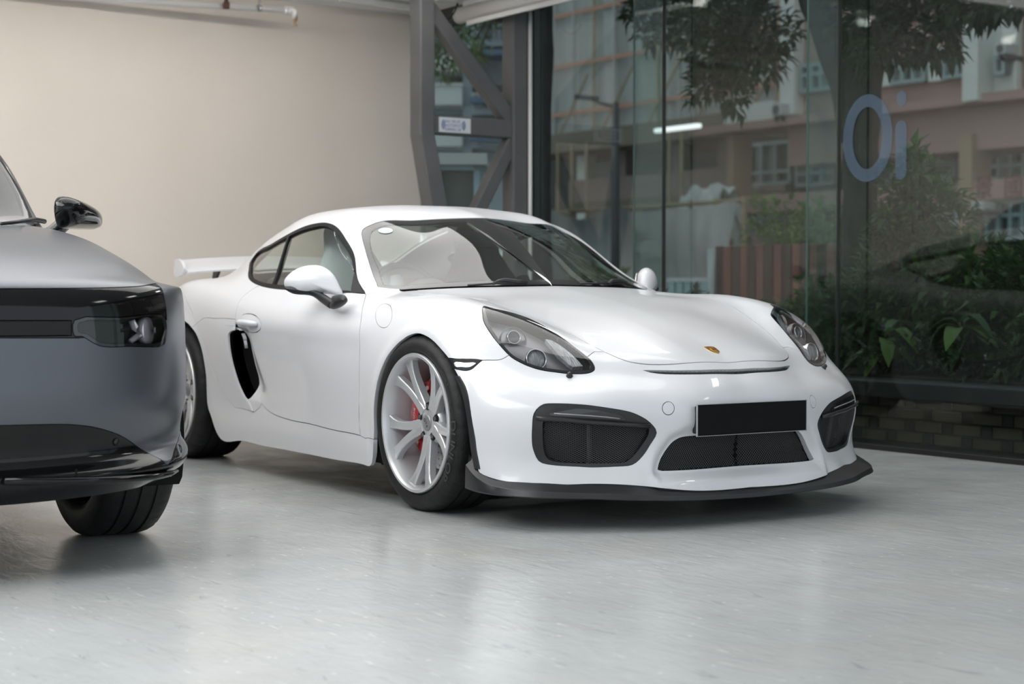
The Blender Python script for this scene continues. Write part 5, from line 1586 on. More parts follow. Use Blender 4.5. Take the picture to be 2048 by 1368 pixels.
# ---------------------------------------------------------------- lamps, grilles and the dark inside of the front
M_hl_glass = glass_mat('lamp_lens', (0.86, 0.87, 0.88), 1.5)
M_hl_bowl = mat('lamp_bowl', (0.22, 0.215, 0.225), 0.35, 0.5)
M_chrome = mat('chrome', (0.75, 0.75, 0.76), 0.12, 1.0)
M_silver = mat('wheel_silver', (0.62, 0.625, 0.64), 0.34, 0.55, 0.5, 0.5, 0.08)
M_refl = noise_mat('fluted_reflector', (0.26, 0.265, 0.275), (0.42, 0.425, 0.44), 30, 0.3, 0.6, stretch=(1, 6, 1), bump_scale=40, metal=0.5)
M_dark_lens = mat('projector_lens', (0.02, 0.022, 0.03), 0.03, 0, 0.8, 1.0)
M_mesh = mat('mesh_wire', (0.085, 0.085, 0.088), 0.5, 0.0, 0.3)

def surf_pt(px, depth=0.0, side=1):
    """point on the body seen at a photo pixel, sunk by depth along the normal; side -1 mirrors it to the left"""
    uv = np.array(S.px([px]))
    p = S.bil(S.G, uv)[0]; n = S.bil(S.N, uv)[0]; n = n / np.linalg.norm(n)
    p = p - n * depth
    return Vector((p[0], p[1] * side, p[2])), Vector((n[0], n[1] * side, n[2]))

def lattice(poly, pitch_u, pitch_v, wdt, lift, name, m, parent, mirror, rot=0.0):
    """expanded-metal lattice: two families of thin bars over the outline poly (surface coordinates)"""
    lo, hi = poly.min(0), poly.max(0)
    V, F = [], []
    c = (lo + hi) / 2
    ext_ = np.linalg.norm(hi - lo) / 2 + 0.01
    for fam in (1, -1):
        d = np.array([pitch_v * fam, pitch_u]); d = d / np.linalg.norm(d)
        n = np.array([-d[1], d[0]])
        sp = pitch_u * pitch_v / math.hypot(pitch_u, pitch_v)
        for k in range(-int(ext_ / sp) - 1, int(ext_ / sp) + 2):
            o = c + n * k * sp
            t = np.linspace(-ext_, ext_, int(2 * ext_ / 0.012))
            P = o + t[:, None] * d
            ins = in_poly(P, poly)
            if ins.sum() < 2: continue
            idx = np.where(ins)[0]
            run = []
            for a_, b_ in zip(idx, idx[1:]):
                if b_ == a_ + 1: run.append((a_, b_))
            if not run: continue
            uv1 = S.to_uv(P + n * wdt / 2); uv2 = S.to_uv(P - n * wdt / 2)
            N1 = S.bil(S.N, uv1)
            A = S.bil(S.G, uv1) - N1 * (lift + fam * 0.0006); B = S.bil(S.G, uv2) - N1 * (lift + fam * 0.0006)
            base = len(V)
            V += [tuple(x) for x in A] + [tuple(x) for x in B]
            L_ = len(A)
            for a_, b_ in run:
                F.append((base + a_, base + b_, base + L_ + b_, base + L_ + a_))
    V = np.array(V)
    if mirror == 'left': V = V * [1, -1, 1]
    if mirror == 'both':
        n0 = len(V); F = F + [tuple(i + n0 for i in f[::-1]) for f in F]; V = np.concatenate([V, V * [1, -1, 1]])
    o = from_py(name, V, F, m, parent)
    o['kind'] = 'stuff'
    return o

REG = dict(S.regions)
for sd, sg in (('right', 1), ('left', -1)):
    fr = W('intake', 'side_intake', M_black_satin, car, sd, 0.045, -0.002, lift=-0.004)
    W('intake_mesh', 'intake_back', M_black_matt, fr, sd, 0.0, -0.006, lift=-0.060)
    lattice(REG['intake_mesh'], 0.0105, 0.0068, 0.0012, 0.024, 'mesh_grille', M_mesh, fr, sd)
    p0, _ = surf_pt((1181, 850), 0.045, sg); p1, _ = surf_pt((1181, 926), 0.045, sg)
    obj('divider', tube([p0, p1], 0.010, 8, squash=0.5), M_black_satin, fr)
    # ledge under the lamp
    led = [surf_pt(q, -0.006, sg)[0] for q in ((1073, 835.5), (1090, 838), (1130, 840), (1180, 844), (1240, 848), (1300, 852))]
    obj('ledge', tube(led, 0.0065, 8, squash=1.3), M_black_satin, fr, True)
    dl = W('daylight_lamp', 'daylight_lamp', M_black_gloss, fr, sd, 0.006, -0.0006, lift=0.001)
    obj('light_guide', tube([surf_pt(q, 0.0, sg)[0] for q in ((1108, 827), (1140, 829), (1180, 831.5), (1215, 834.5), (1240, 837.5))], 0.0042, 8, True, .6), mat('light_guide_grey', (0.30, 0.29, 0.31), 0.3) if 'light_guide_grey' not in bpy.data.materials else bpy.data.materials['light_guide_grey'], fr, True)
    # headlight
    hb = W('headlight', 'headlight', M_black_gloss, car, sd, 0.020, 0.0008, lift=0.0015)
    W('headlight_inner', 'lens', M_hl_glass, hb, sd, 0.0, -0.001, lift=0.0015)
    W('headlight_inner', 'bowl', M_hl_bowl, hb, sd, -0.052, -0.001, lift=-0.052)
    def ring(px, r0, r1, depth, dirv, name, m, cap=None, hgt=0.03):
        p, n = surf_pt(px, depth, sg)
        d = Vector((dirv[0], dirv[1] * sg, dirv[2])).normalized()
        x, y, z = frame_of(d)
        bm = bmesh.new(); R_ = []
        for rr, hh in ((r1, -hgt), (r1, 0.0), ((r0 + r1) / 2, 0.004), (r0, 0.0), (r0, -hgt * 0.6)):
            R_.append([bm.verts.new(p + x * math.cos(2 * PI * k / 32) * rr + y * math.sin(2 * PI * k / 32) * rr + z * hh) for k in range(32)])
        for a_, b_ in zip(R_, R_[1:]):
            for k in range(32): bm.faces.new((a_[k], a_[(k + 1) % 32], b_[(k + 1) % 32], b_[k]))
        obj(name, bm, m, hb, True)
        if cap is not None:
            bm = bmesh.new()
            R_ = []
            for i in range(5):
                a_ = (i / 4) * PI / 2
                R_.append([bm.verts.new(p + x * math.cos(2 * PI * k / 24) * r0 * math.cos(a_) + y * math.sin(2 * PI * k / 24) * r0 * math.cos(a_) + z * (r0 * 0.35 * math.sin(a_) - 0.012)) for k in range(24)] if i < 4 else [bm.verts.new(p + z * (r0 * 0.35 - 0.012))])
            for a_, b_ in zip(R_[:3], R_[1:4]):
                for k in range(24): bm.faces.new((a_[k], a_[(k + 1) % 24], b_[(k + 1) % 24], b_[k]))
            for k in range(24): bm.faces.new((R_[3][k], R_[3][(k + 1) % 24], R_[4][0]))
            obj(name + '_lens', bm, cap, hb, True)
    fw = (0.93, -0.25, 0.22)
    ring((1030, 661), 0.0225, 0.026, 0.030, fw, 'projector', M_chrome, M_dark_lens)
    ring((1030, 663), 0.048, 0.051, 0.040, fw, 'projector_surround', M_hl_bowl, None, 0.02)
    ring((1074, 708), 0.0355, 0.039, 0.030, fw, 'main_beam', M_chrome, M_refl)
    ip = [(1092, 672), (1104, 674), (1122, 684), (1142, 700), (1158, 716), (1167, 727), (1146, 729), (1138, 724), (1118, 704)]
    top = [surf_pt(q, 0.014, sg)[0] for q in ip]; bot = [surf_pt(q, 0.034, sg)[0] for q in ip]
    nn = len(ip)
    from_py('indicator', top + bot, [tuple(range(nn))[::sg], tuple(range(nn, 2 * nn))[::-sg]] + [(i, (i + 1) % nn, nn + (i + 1) % nn, nn + i) for i in range(nn)], M_refl, hb)
    # side marker lamp
    mk = W('marker', 'side_marker', M_trim, car, sd, 0.02, 0.0005, lift=0.001)
    W('marker_inner', 'marker_lens', mat('marker_clear', (0.62, 0.62, 0.64), 0.15, 0.4), mk, sd, 0.004, -0.0005, lift=0.003)
    # headlight washer cap
    p, n = surf_pt((1139, 752), 0.0, sg)
    x, y, z = frame_of(n)
    bm = bmesh.new(); R_ = []
    for rr, hh in ((0.0125, -0.004), (0.0125, 0.002), (0.0095, 0.005), (0.009, 0.012), (0.006, 0.0165), (0.0001, 0.018)):
        R_.append([bm.verts.new(p + x * math.cos(2 * PI * k / 14) * rr + y * math.sin(2 * PI * k / 14) * rr + z * hh) for k in range(14)])
    for a_, b_ in zip(R_, R_[1:]):
        for k in range(14): bm.faces.new((a_[k], a_[(k + 1) % 14], b_[(k + 1) % 14], b_[k]))
    obj('washer_cap', bm, M_black_satin, car, True)

W('grille', 'centre_grille', M_black_matt, car, 'both', 0.03, -0.004, lift=-0.070)
lattice(REG['grille'], 0.0090, 0.0085, 0.0013, 0.020, 'grille_mesh', M_mesh, car, 'both')
W('slot', 'nose_slot', M_black_matt, car, 'both', 0.0, -0.003, lift=-0.014)
lattice(REG['slot'], 0.008, 0.006, 0.0011, 0.004, 'slot_mesh', mat('slot_wire', (0.07, 0.07, 0.072), 0.5, 0.2), car, 'both')
for sd in ('right', 'left'):
    W('scoop', 'intake_duct', M_black_matt, car, sd, -0.048, -0.0012, lift=-0.064, G=GS)

# ---------------------------------------------------------------- front lip
LIP = [((.905, 0, .128), (.950, 0, .110), (.955, 0, .094)), ((.900, .25, .136), (.946, .258, .116), (.951, .26, .099)), ((.880, .41, .145), (.928, .435, .126), (.934, .44, .107)),
       ((.835, .53, .152), (.880, .562, .134), (.887, .567, .113)), ((.765, .62, .156), (.815, .655, .138), (.822, .66, .116)), ((.69, .735, .162), (.735, .778, .142), (.742, .784, .118)),
       ((.61, .81, .17), (.655, .850, .146), (.661, .856, .120)), ((.53, .860, .18), (.548, .900, .160), (.551, .906, .122)), ((.47, .880, .205), (.468, .910, .185), (.468, .913, .126)), ((.415, .885, .232), (.408, .905, .215), (.408, .908, .130))]
def lip_mesh(sgn):
    rows = []
    for a_, b_, c_ in LIP:
        a_, b_, c_ = map(np.array, (a_, b_, c_))
        ins = a_ + np.array([-0.01, -0.012 if a_[1] > 0.01 else 0, 0.012])
        back = np.array([c_[0] - 0.09, max(c_[1] - 0.07, 0) if c_[1] > 0.01 else 0, c_[2] + 0.004])
        rows.append([ins, a_ + (b_ - a_) * 0.03, b_ + (a_ - b_) * 0.03, b_ + (c_ - b_) * 0.06, c_ + (b_ - c_) * 0.15, c_ + np.array([-0.004, -0.003 if c_[1] > .01 else 0, 0]), back, np.array([back[0], back[1], ins[2]])])
    rows = np.array(rows)
    D = np.stack([spline_open(rows[:, k], 5) for k in range(rows.shape[1])], 1)
    D[:, :, 1] = np.maximum(D[:, :, 1], 0); D[0, :, 1] = 0
    return D
D = lip_mesh(1)
n_, k_ = D.shape[:2]
V = np.concatenate([(D * [1, -1, 1])[::-1].reshape(-1, 3), D[1:].reshape(-1, 3)])
nr = 2 * n_ - 1
F = [(i * k_ + j, i * k_ + (j + 1) % k_, (i + 1) * k_ + (j + 1) % k_, (i + 1) * k_ + j) for i in range(nr - 1) for j in range(k_)]
F += [tuple(range(k_)), tuple((nr - 1) * k_ + j for j in range(k_))[::-1]]
bm = bmesh.new()
vs = [bm.verts.new(v) for v in V]
for f in F: bm.faces.new([vs[i] for i in f])
obj('front_lip', bm, M_lip, car, angle=24)
# black strip that closes the front of each wheel arch
for sg in (1, -1):
    path = S.bil(S.G, np.array(S.px([(958, 938), (951, 900), (948, 874), (937, 804), (925, 766), (917, 752)])))
    path = spline_open(path, 4)
    V, F = [], []
    for p in path:
        y = p[1] * sg
        V += [(p[0] + .012, y + .012 * sg, p[2]), (p[0] + .004, y - .003 * sg, p[2]), (p[0] - .024, y - .006 * sg, p[2] + .0), (p[0] - .030, y + .02 * sg, p[2])]
    for i in range(len(path) - 1):
        for j in range(4):
            F.append((4 * i + j, 4 * i + (j + 1) % 4, 4 * i + 4 + (j + 1) % 4, 4 * i + 4 + j))
    F += [(0, 1, 2, 3), tuple(4 * (len(path) - 1) + j for j in range(4))]
    bm = bmesh.new(); vs = [bm.verts.new(v) for v in V]
    for f in F: bm.faces.new([vs[i] for i in f])
    obj('arch_flap', bm, M_lip, car, angle=40)

# ---------------------------------------------------------------- underside, arches, cabin tub
bm = bmesh.new()
add_box(bm, (-1.25, 0, 0.19), (2.0, 1.60, 0.10))
add_box(bm, (0.38, 0, 0.17), (0.80, 1.05, 0.08))
add_box(bm, (-2.75, 0, 0.22), (1.0, 1.15, 0.10))
add_box(bm, (0.36, 0, 0.36), (0.50, 1.00, 0.30))
add_box(bm, (-1.15, 0, 0.36), (1.55, 1.50, 0.26))
obj('underbody', bm, M_black_matt, car)
for cx, r_, yy in ((0.01, 0.375, 0.50), (-2.465, 0.385, 0.48)):
    for sg in (-1, 1):
        bm = bmesh.new()
        for k in range(25):
            pass
        ring_o = []
        for (rr, y0) in ((r_ + .004, 0.868), (r_ + .008, yy), (0.02, yy)):
            ring_o.append([bm.verts.new((cx + math.cos(a_) * rr, sg * y0, max(0.33 + math.sin(a_) * rr, 0.15))) for a_ in np.linspace(-0.65, PI + 0.65, 33)])
        for a_, b_ in zip(ring_o, ring_o[1:]):
            for k in range(32): bm.faces.new((a_[k], a_[k + 1], b_[k + 1], b_[k]))
        obj('wheel_arch_liner', bm, M_black_matt, car, True)

# ---------------------------------------------------------------- wheels
M_tyre = noise_mat('tyre_rubber', (0.007, 0.007, 0.0075), (0.013, 0.013, 0.0135), 18, 0.6, 0.15, bump_scale=90)
M_tyretext = mat('tyre_lettering', (0.045, 0.045, 0.046), 0.5)
M_caliper = mat('caliper_red', (0.42, 0.010, 0.012), 0.25, 0, 0.5, 0.6)
M_disc = noise_mat('brake_disc', (0.22, 0.22, 0.225), (0.32, 0.32, 0.325), 60, 0.35, 0.1, metal=0.9)
M_hole = mat('drilled_hole', (0.01, 0.01, 0.01), 0.8)
M_cap = mat('hub_cap_grey', (0.30, 0.305, 0.315), 0.35, 0.5)

def tyre_bm(R_, wd, n=168):
    """tyre of outer radius R_, width wd, tread with grooves; outside face at -y"""
    h = wd / 2
    prof = [(0.262, h * .80), (0.268, h * .90), (0.285, h * .985), (0.305, h * 1.0), (R_ - .022, h * .955), (R_ - .009, h * .87), (R_ - .003, h * .77)]
    pr = [(r, y) for r, y in prof]
    tread = []
    g = 0.006
    for c in (0.42, 0.0, -0.42):
        tread += [(R_, h * c + 0.006), (R_ - g, h * c + 0.005), (R_ - g, h * c - 0.005), (R_, h * c - 0.006)]
    full = pr + [(R_, h * .66)] + tread + [(R_, -h * .66)] + [(r, -y) for r, y in pr[::-1]]
    bm = bmesh.new()
    rings = []
    np_ = len(full)
    for i, (r, y) in enumerate(full):
        sh = abs(y) > h * .60 and r > R_ - .012
        rings.append([bm.verts.new((math.cos(2 * PI * k / n) * (r - (0.0045 if sh and k % 6 == 0 else 0)), y, math.sin(2 * PI * k / n) * (r - (0.0045 if sh and k % 6 == 0 else 0)))) for k in range(n)])
    for a_, b_ in zip(rings, rings[1:]):
        for k in range(n): bm.faces.new((a_[k], a_[(k + 1) % n], b_[(k + 1) % n], b_[k]))
    return bm

def arc_text(s, size, r, y, a_mid, m, parent, name='lettering', sx=1.0):
    me = text_mesh(s, size)
    for v in me.vertices:
        a_ = a_mid - v.co.x * sx / r
        rr = r + v.co.y
        v.co = (math.cos(a_) * rr, y, math.sin(a_) * rr)
    return link_mesh(name, me, m, parent, False)

def make_wheel(name, R_, wd, dish, lettering=False, rot0=0.0):
    """local frame: axle along y, outer face towards -y"""
    h = wd / 2
    wh = sub_empty(name, car)
    ty = obj('tyre', tyre_bm(R_, wd), M_tyre, wh, angle=40)
    if lettering:
        arc_text('DUNLOP', 0.052, 0.300, -h * 1.0 - 0.0012, math.radians(-17), M_tyretext, ty, sx=1.15)
        arc_text('SPORT', 0.022, 0.303, -h * 1.0 - 0.0012, math.radians(38), M_tyretext, ty, sx=1.3)
    fy = -h * 0.93
    bm = lathe([(0.258, fy + .012), (0.268, fy + .004), (0.270, fy - .004), (0.266, fy - .010), (0.256, fy - .010), (0.2525, fy - .004), (0.249, fy + .004), (0.243, fy + .05), (0.234, fy + .10), (0.226, fy + .12), (0.226, h * .7), (0.250, h * .85), (0.268, h * .9)], 96)
    rim = obj('rim', bm, M_silver, wh, angle=50)
    hubf = fy + dish                      # hub face
    # ten spokes in five pairs
    for p in range(5):
        ac = math.radians(54 + 72 * p) + rot0
        for s_ in (-1, 1):
            st = []
            for t in np.linspace(0, 1, 9):
                r = 0.052 + (0.249 - 0.052) * t
                a_ = ac + s_ * math.radians(9 + 6.5 * t - 3.0 * math.sin(PI * t))
                wid = 0.036 + 0.006 * (1 - t) ** 2 + 0.020 * max(0, (t - 0.72) / 0.28) ** 2 - 0.004 * math.sin(PI * t)
                y = hubf + (fy + 0.016 - hubf) * (t ** 1.4)
                th = 0.034 - 0.010 * t
                st.append((r, a_, wid, y, th))
            bm = bmesh.new(); R2 = []
            for r, a_, wid, y, th in st:
                c = np.array([math.cos(a_) * r, 0, math.sin(a_) * r]); tg = np.array([-math.sin(a_), 0, math.cos(a_)])
                ridge = -s_ * wid * 0.28
                sec = [(-wid * .54, y + th), (-wid * .50, y + .002), (-wid * .42, y - .0015), (ridge * .2, y + .0025), (wid * .42, y - .0015), (wid * .50, y + .002), (wid * .54, y + th)]
                R2.append([bm.verts.new(tuple(c + tg * q[0] + np.array([0, q[1], 0]))) for q in sec])
            for a_, b_ in zip(R2, R2[1:]):
                for k in range(7): bm.faces.new((a_[k], a_[(k + 1) % 7], b_[(k + 1) % 7], b_[k]))
            bm.faces.new(R2[0]); bm.faces.new(R2[-1][::-1])
            obj('spoke', bm, M_silver, wh, angle=28)
    # hub boss with lug holes
    obj('hub', lathe([(0.0, hubf - .001), (0.030, hubf - .001), (0.038, hubf + .002), (0.060, hubf + .003), (0.076, hubf + .010), (0.086, hubf + .030), (0.086, hubf + .05), (0, hubf + .05)], 60), M_silver, wh, angle=50)
    for k in range(5):
        a_ = math.radians(90 + 72 * k) + rot0
        c = (math.cos(a_) * 0.063, 0, math.sin(a_) * 0.063)
        bm = bmesh.new()
        add_lathe(bm, [(0.0, hubf - .0010), (0.0145, hubf - .0010), (0.0165, hubf + .006)], 20, 'y', c)
        lb = obj('lug_hole', bm, M_hole, wh)
        obj('lug_bolt', lathe([(0, hubf - .0040), (0.007, hubf - .0040), (0.0085, hubf - .001), (0.0085, hubf + .004)], 6, 'y', c), mat('bolt_steel', (0.18, 0.18, 0.185), 0.4, 0.8) if k == 0 else bpy.data.materials['bolt_steel'], wh)
    cp = obj('hub_cap', lathe([(0, hubf - .007), (0.026, hubf - .0062), (0.031, hubf - .004), (0.033, hubf), (0.033, hubf + .004)], 40), M_cap, wh, angle=50)
    me = text_mesh('GT4', 0.020)
    for v in me.vertices:
        x, y = v.co.x * 1.1, v.co.y
        a_ = math.radians(-58)
        v.co = (x * math.cos(a_) - y * math.sin(a_), hubf - .0078, x * math.sin(a_) + y * math.cos(a_))
    link_mesh('cap_lettering', me, M_hole, cp, False)
    # brake: ventilated drilled disc, hat, caliper behind the spokes
    dy = hubf + 0.062
    dsc = obj('brake_disc', lathe([(0.100, dy), (0.186, dy), (0.188, dy + .003), (0.188, dy + .026), (0.186, dy + .029), (0.100, dy + .029)], 72, close=True), M_disc, wh, angle=40)
    bm = bmesh.new()
    for q in range(36):
        for m_ in range(3):
            a_ = 2 * PI * q / 36 + m_ * 0.05; r = 0.122 + m_ * 0.024
            vs = [bm.verts.new((math.cos(a_) * r + 0.0032 * math.cos(b_), dy - .0006, math.sin(a_) * r + 0.0032 * math.sin(b_))) for b_ in np.linspace(0, 2 * PI, 6, endpoint=False)]
            bm.faces.new(vs)
    ho = obj('drilled_holes', bm, M_hole, wh); ho['kind'] = 'stuff'
    obj('disc_hat', lathe([(0, dy - .018), (0.085, dy - .018), (0.098, dy - .008), (0.102, dy + .004)], 48), mat('disc_hat_grey', (0.07, 0.07, 0.073), 0.5, 0.6) if 'disc_hat_grey' not in bpy.data.materials else bpy.data.materials['disc_hat_grey'], wh, angle=50)
    bm = bmesh.new(); R2 = []
    a0, a1 = math.radians(112), math.radians(238)
    for i in range(15):
        t = i / 14; a_ = a0 + (a1 - a0) * t
        e = math.sin(PI * min(max(t, .03), .97)) ** 0.35
        ro, ri = 0.150 + 0.057 * e, 0.128 - 0.004 * e
        y0 = dy - 0.012 - 0.018 * e
        R2.append([bm.verts.new((math.cos(a_) * r, y, math.sin(a_) * r)) for r, y in ((ri, dy - .004), (ri + .005, y0 + .004), (ri + .012, y0), (ro - .014, y0), (ro - .004, y0 + .008), (ro, dy), (ro, dy + .04), (ri, dy + .04))])
    for a_, b_ in zip(R2, R2[1:]):
        for k in range(8): bm.faces.new((a_[k], a_[(k + 1) % 8], b_[(k + 1) % 8], b_[k]))
    bm.faces.new(R2[0]); bm.faces.new(R2[-1][::-1])
    cal = obj('brake_caliper', bm, M_caliper, wh, angle=45)
    me = text_mesh('PORSCHE', 0.017)
    for v in me.vertices:
        a_ = math.radians(178) - v.co.x * 1.15 / 0.163
        rr = 0.163 + v.co.y
        v.co = (math.cos(a_) * rr, dy - 0.0312, math.sin(a_) * rr)
    link_mesh('caliper_lettering', me, M_plate, wh, False)
    bm = lathe([(0.224, h * .45), (0.0, h * .45)], 48)
    obj('inner_shield', bm, M_black_matt, wh)
    return wh

def dup_part(src, name):
    r = src.copy(); C.objects.link(r); r.parent = car; r.name = name
    for ch in src.children:
        c = ch.copy(); C.objects.link(c); c.parent = r
        for g in ch.children:
            d = g.copy(); C.objects.link(d); d.parent = c
    return r
wf = make_wheel('wheel', 0.340, 0.245, 0.050, True)
wf.location = (0.0, -0.772, 0.3385)
wr = make_wheel('wheel', 0.342, 0.290, 0.062, False, math.radians(20))
wr.location = (-2.484, -0.772, 0.3405)
for src, x in ((wf, 0.0), (wr, -2.484)):
    d_ = dup_part(src, 'wheel')
    d_.location = (x, 0.772, src.location.z)
    d_.rotation_euler = (0, 0, PI)

# ---------------------------------------------------------------- mirrors
def pillow(outline, cen, n, h_front, h_back, rings=7, power=0.5):
    """closed cushion: an outline of 3-D points about cen, swelling by h along +n and -n"""
    O = [Vector(p) for p in outline]; cen = Vector(cen); n = Vector(n).normalized()
    V, F = [], []
    m_ = len(O)
    for side_, hh in ((1, h_front), (-1, h_back)):
        for i in range(1 if side_ < 0 else 0, rings):
            k = math.cos(i / rings * PI / 2)
            off = hh * math.sin(i / rings * PI / 2) * side_
            for p in O:
                V.append(cen + (p - cen) * k + n * off)
        V.append(cen + n * hh * side_)
    def idx(side_, i, j):
        if side_ > 0 or i == 0: return i * m_ + j % m_
        return rings * m_ + 1 + (i - 1) * m_ + j % m_
    top = rings * m_; bot = len(V) - 1
    for side_, tip in ((1, top), (-1, bot)):
        for i in range(rings - 1):
            for j in range(m_):
                q = (idx(side_, i, j), idx(side_, i, j + 1), idx(side_, i + 1, j + 1), idx(side_, i + 1, j))
                F.append(q if side_ > 0 else q[::-1])
        for j in range(m_):
            q = (idx(side_, rings - 1, j), idx(side_, rings - 1, j + 1), tip)
            F.append(q if side_ > 0 else q[::-1])
    return V, F
MN = Vector((0.70, -0.714, 0.0)); MC = (-0.985, -0.955, 0.885)
md_ = MN.dot(Vector(MC))
def mpl(px): return Vector(on_plane(px[0], px[1], tuple(MN), md_))
SHELL = [(568.2, 566.6), (569, 560), (573, 553.8), (584, 543.3), (598.6, 535.3), (614.7, 531), (632.4, 530), (644.4, 532.5), (656.5, 539), (666, 548), (672.6, 558.6), (679, 571.5), (685.5, 587), (682, 590.5), (675.8, 591), (664, 588.5), (650, 588), (634, 588), (610, 588.5), (588, 587.2), (577.7, 582), (570.5, 574.5)]
sh3 = [mpl(p) for p in catmull_closed(SHELL, 3)]
cen = sum(sh3, Vector()) / len(sh3)
for sg in (1, -1):
    mr = sub_empty('door_mirror', car)
    def mm(bm_or, name, m, angle=None):
        V, F = bm_or
        V = [(v[0], v[1] * sg, v[2]) for v in V]
        o = from_py(name, V, F if sg > 0 else [f[::-1] for f in F], m, mr, True)
        return o
    mm(pillow(sh3, cen, MN + Vector((0.1, 0, 0)), 0.052, 0.050), 'mirror_shell', M_white)
    gl3 = [cen + (p - cen) * 0.78 - MN * 0.040 for p in sh3]
    mm(pillow(gl3, cen - MN * 0.041, MN, 0.002, 0.012, 3), 'mirror_glass', M_chrome)
    off = MN * 0.022 + Vector((0.012, 0, 0))
    ARM = [(574.9, 572.7), (596.2, 572.5), (617.9, 575.3), (628.4, 578.3), (636.4, 583.5), (650, 590.8), (660, 597.6), (668, 603), (672, 610), (668, 618), (659.7, 614.9), (640.4, 601.2), (624.3, 591.2), (608.2, 589.5), (590.5, 587.1), (580, 581)]
    ar = [mpl(p) + off * (1.0 - 0.8 * max(0, (p[0] - 625) / 45)) for p in catmull_closed(ARM, 3)]
    # the arm is not star-shaped: build it as a bar between its two edges
    def arm_pt(p, t):
        return mpl(p) * (1 - t) + Vector(on_plane(p[0], p[1], (0, 1, 0), -0.885)) * t
    up = [arm_pt(p, i / 5 if i > 2 else 0) for i, p in enumerate(((574.9, 573), (596.2, 572.5), (617.9, 575.3), (632, 580.5), (650, 591), (668, 604)))]
    dn_ = [arm_pt(p, i / 5 if i > 2 else 0) for i, p in enumerate(((578, 580), (591, 587.2), (609, 589.5), (625, 591.2), (641, 601.5), (662, 617)))]
    up = spline_open(np.array([tuple(p) for p in up]), 4); dn_ = spline_open(np.array([tuple(p) for p in dn_]), 4)
    V, F = [], []
    for i, (a_, b_) in enumerate(zip(up, dn_)):
        t = i / (len(up) - 1)
        o_ = np.array(tuple(MN)) * (0.046 * (1 - t) + 0.022 * t)
        i_ = np.array(tuple(MN)) * (0.004 * (1 - t) - 0.03 * t)
        m_ = (a_ + b_) / 2
        V += [a_ + i_, a_ + o_ * .8, a_ * .8 + b_ * .2 + o_, a_ * .2 + b_ * .8 + o_, b_ + o_ * .8, b_ + i_]
    for i in range(len(up) - 1):
        for j in range(6): F.append((6 * i + j, 6 * i + (j + 1) % 6, 6 * i + 6 + (j + 1) % 6, 6 * i + 6 + j))
    F += [tuple(range(6))[::-1], tuple(6 * (len(up) - 1) + j for j in range(6))]
    mm((V, F), 'mirror_arm', M_black_satin)
    BASE = [(666, 592), (685.4, 589.5), (691, 598.8), (690.3, 602.8), (684.6, 609.3), (672.6, 617.3), (665.3, 618.5), (660, 614), (664, 603)]
    b3 = [Vector(on_plane(p[0], p[1], (0, 1, 0), -0.89)) for p in catmull_closed(BASE, 3)]
    mm(pillow(b3, sum(b3, Vector()) / len(b3), (0.25, -1, 0), 0.018, 0.035, 5), 'mirror_foot', M_black_satin)

# ---------------------------------------------------------------- door handles
def on_body(px, out, sg, G=None, N=None):
    uv = np.array(S.px([px])); p = S.bil(GD, uv)[0]; n = S.bil(ND, uv)[0]; n /= np.linalg.norm(n)
    p = p + n * out
    return Vector((p[0], p[1] * sg, p[2]))
for sg in (1, -1):
    hnd = [o for o in car.children if o.name.startswith('door_handle')][0 if sg > 0 else 1]
    bm = tube([on_body(p, o_, sg) for p, o_ in (((481.5, 645.5), 0.010), ((487, 645.5), 0.020), ((497, 646.5), 0.026), ((508, 647.5), 0.024), ((517, 648.5), 0.012))], [0.012, 0.016, 0.017, 0.016, 0.010], 12, True, 0.9)
    obj('handle_grip', bm, M_white, hnd, True)

# ---------------------------------------------------------------- rear wing
wg = sub_empty('rear_wing', car)
sec = [(-3.035, .945), (-3.05, .955), (-3.10, .972), (-3.17, .990), (-3.245, 1.012), (-3.25, 1.008), (-3.18, .972), (-3.12, .950), (-3.06, .936), (-3.04, .936)]
ys = np.linspace(-.625, .625, 21)
V, F = [], []
for y in ys:
    up_ = 0.030 * (1 - (y / .625) ** 2) - 0.0
    V += [(x, y, z + up_) for x, z in sec]
m_ = len(sec)
for i in range(len(ys) - 1):
    for j in range(m_): F.append((m_ * i + j, m_ * i + (j + 1) % m_, m_ * i + m_ + (j + 1) % m_, m_ * i + m_ + j))
F += [tuple(range(m_))[::-1], tuple(m_ * (len(ys) - 1) + j for j in range(m_))]
bm = bmesh.new(); vs = [bm.verts.new(v) for v in V]
for f in F: bm.faces.new([vs[i] for i in f])
obj('wing_blade', bm, M_white, wg, angle=50)
EP = [(354.5, 517.3), (360, 519.5), (365, 526.2), (368, 533.4), (368.5, 537.4), (366, 550.3), (362.5, 551.9), (352, 553.9), (349.6, 546.3), (350.5, 528.6)]
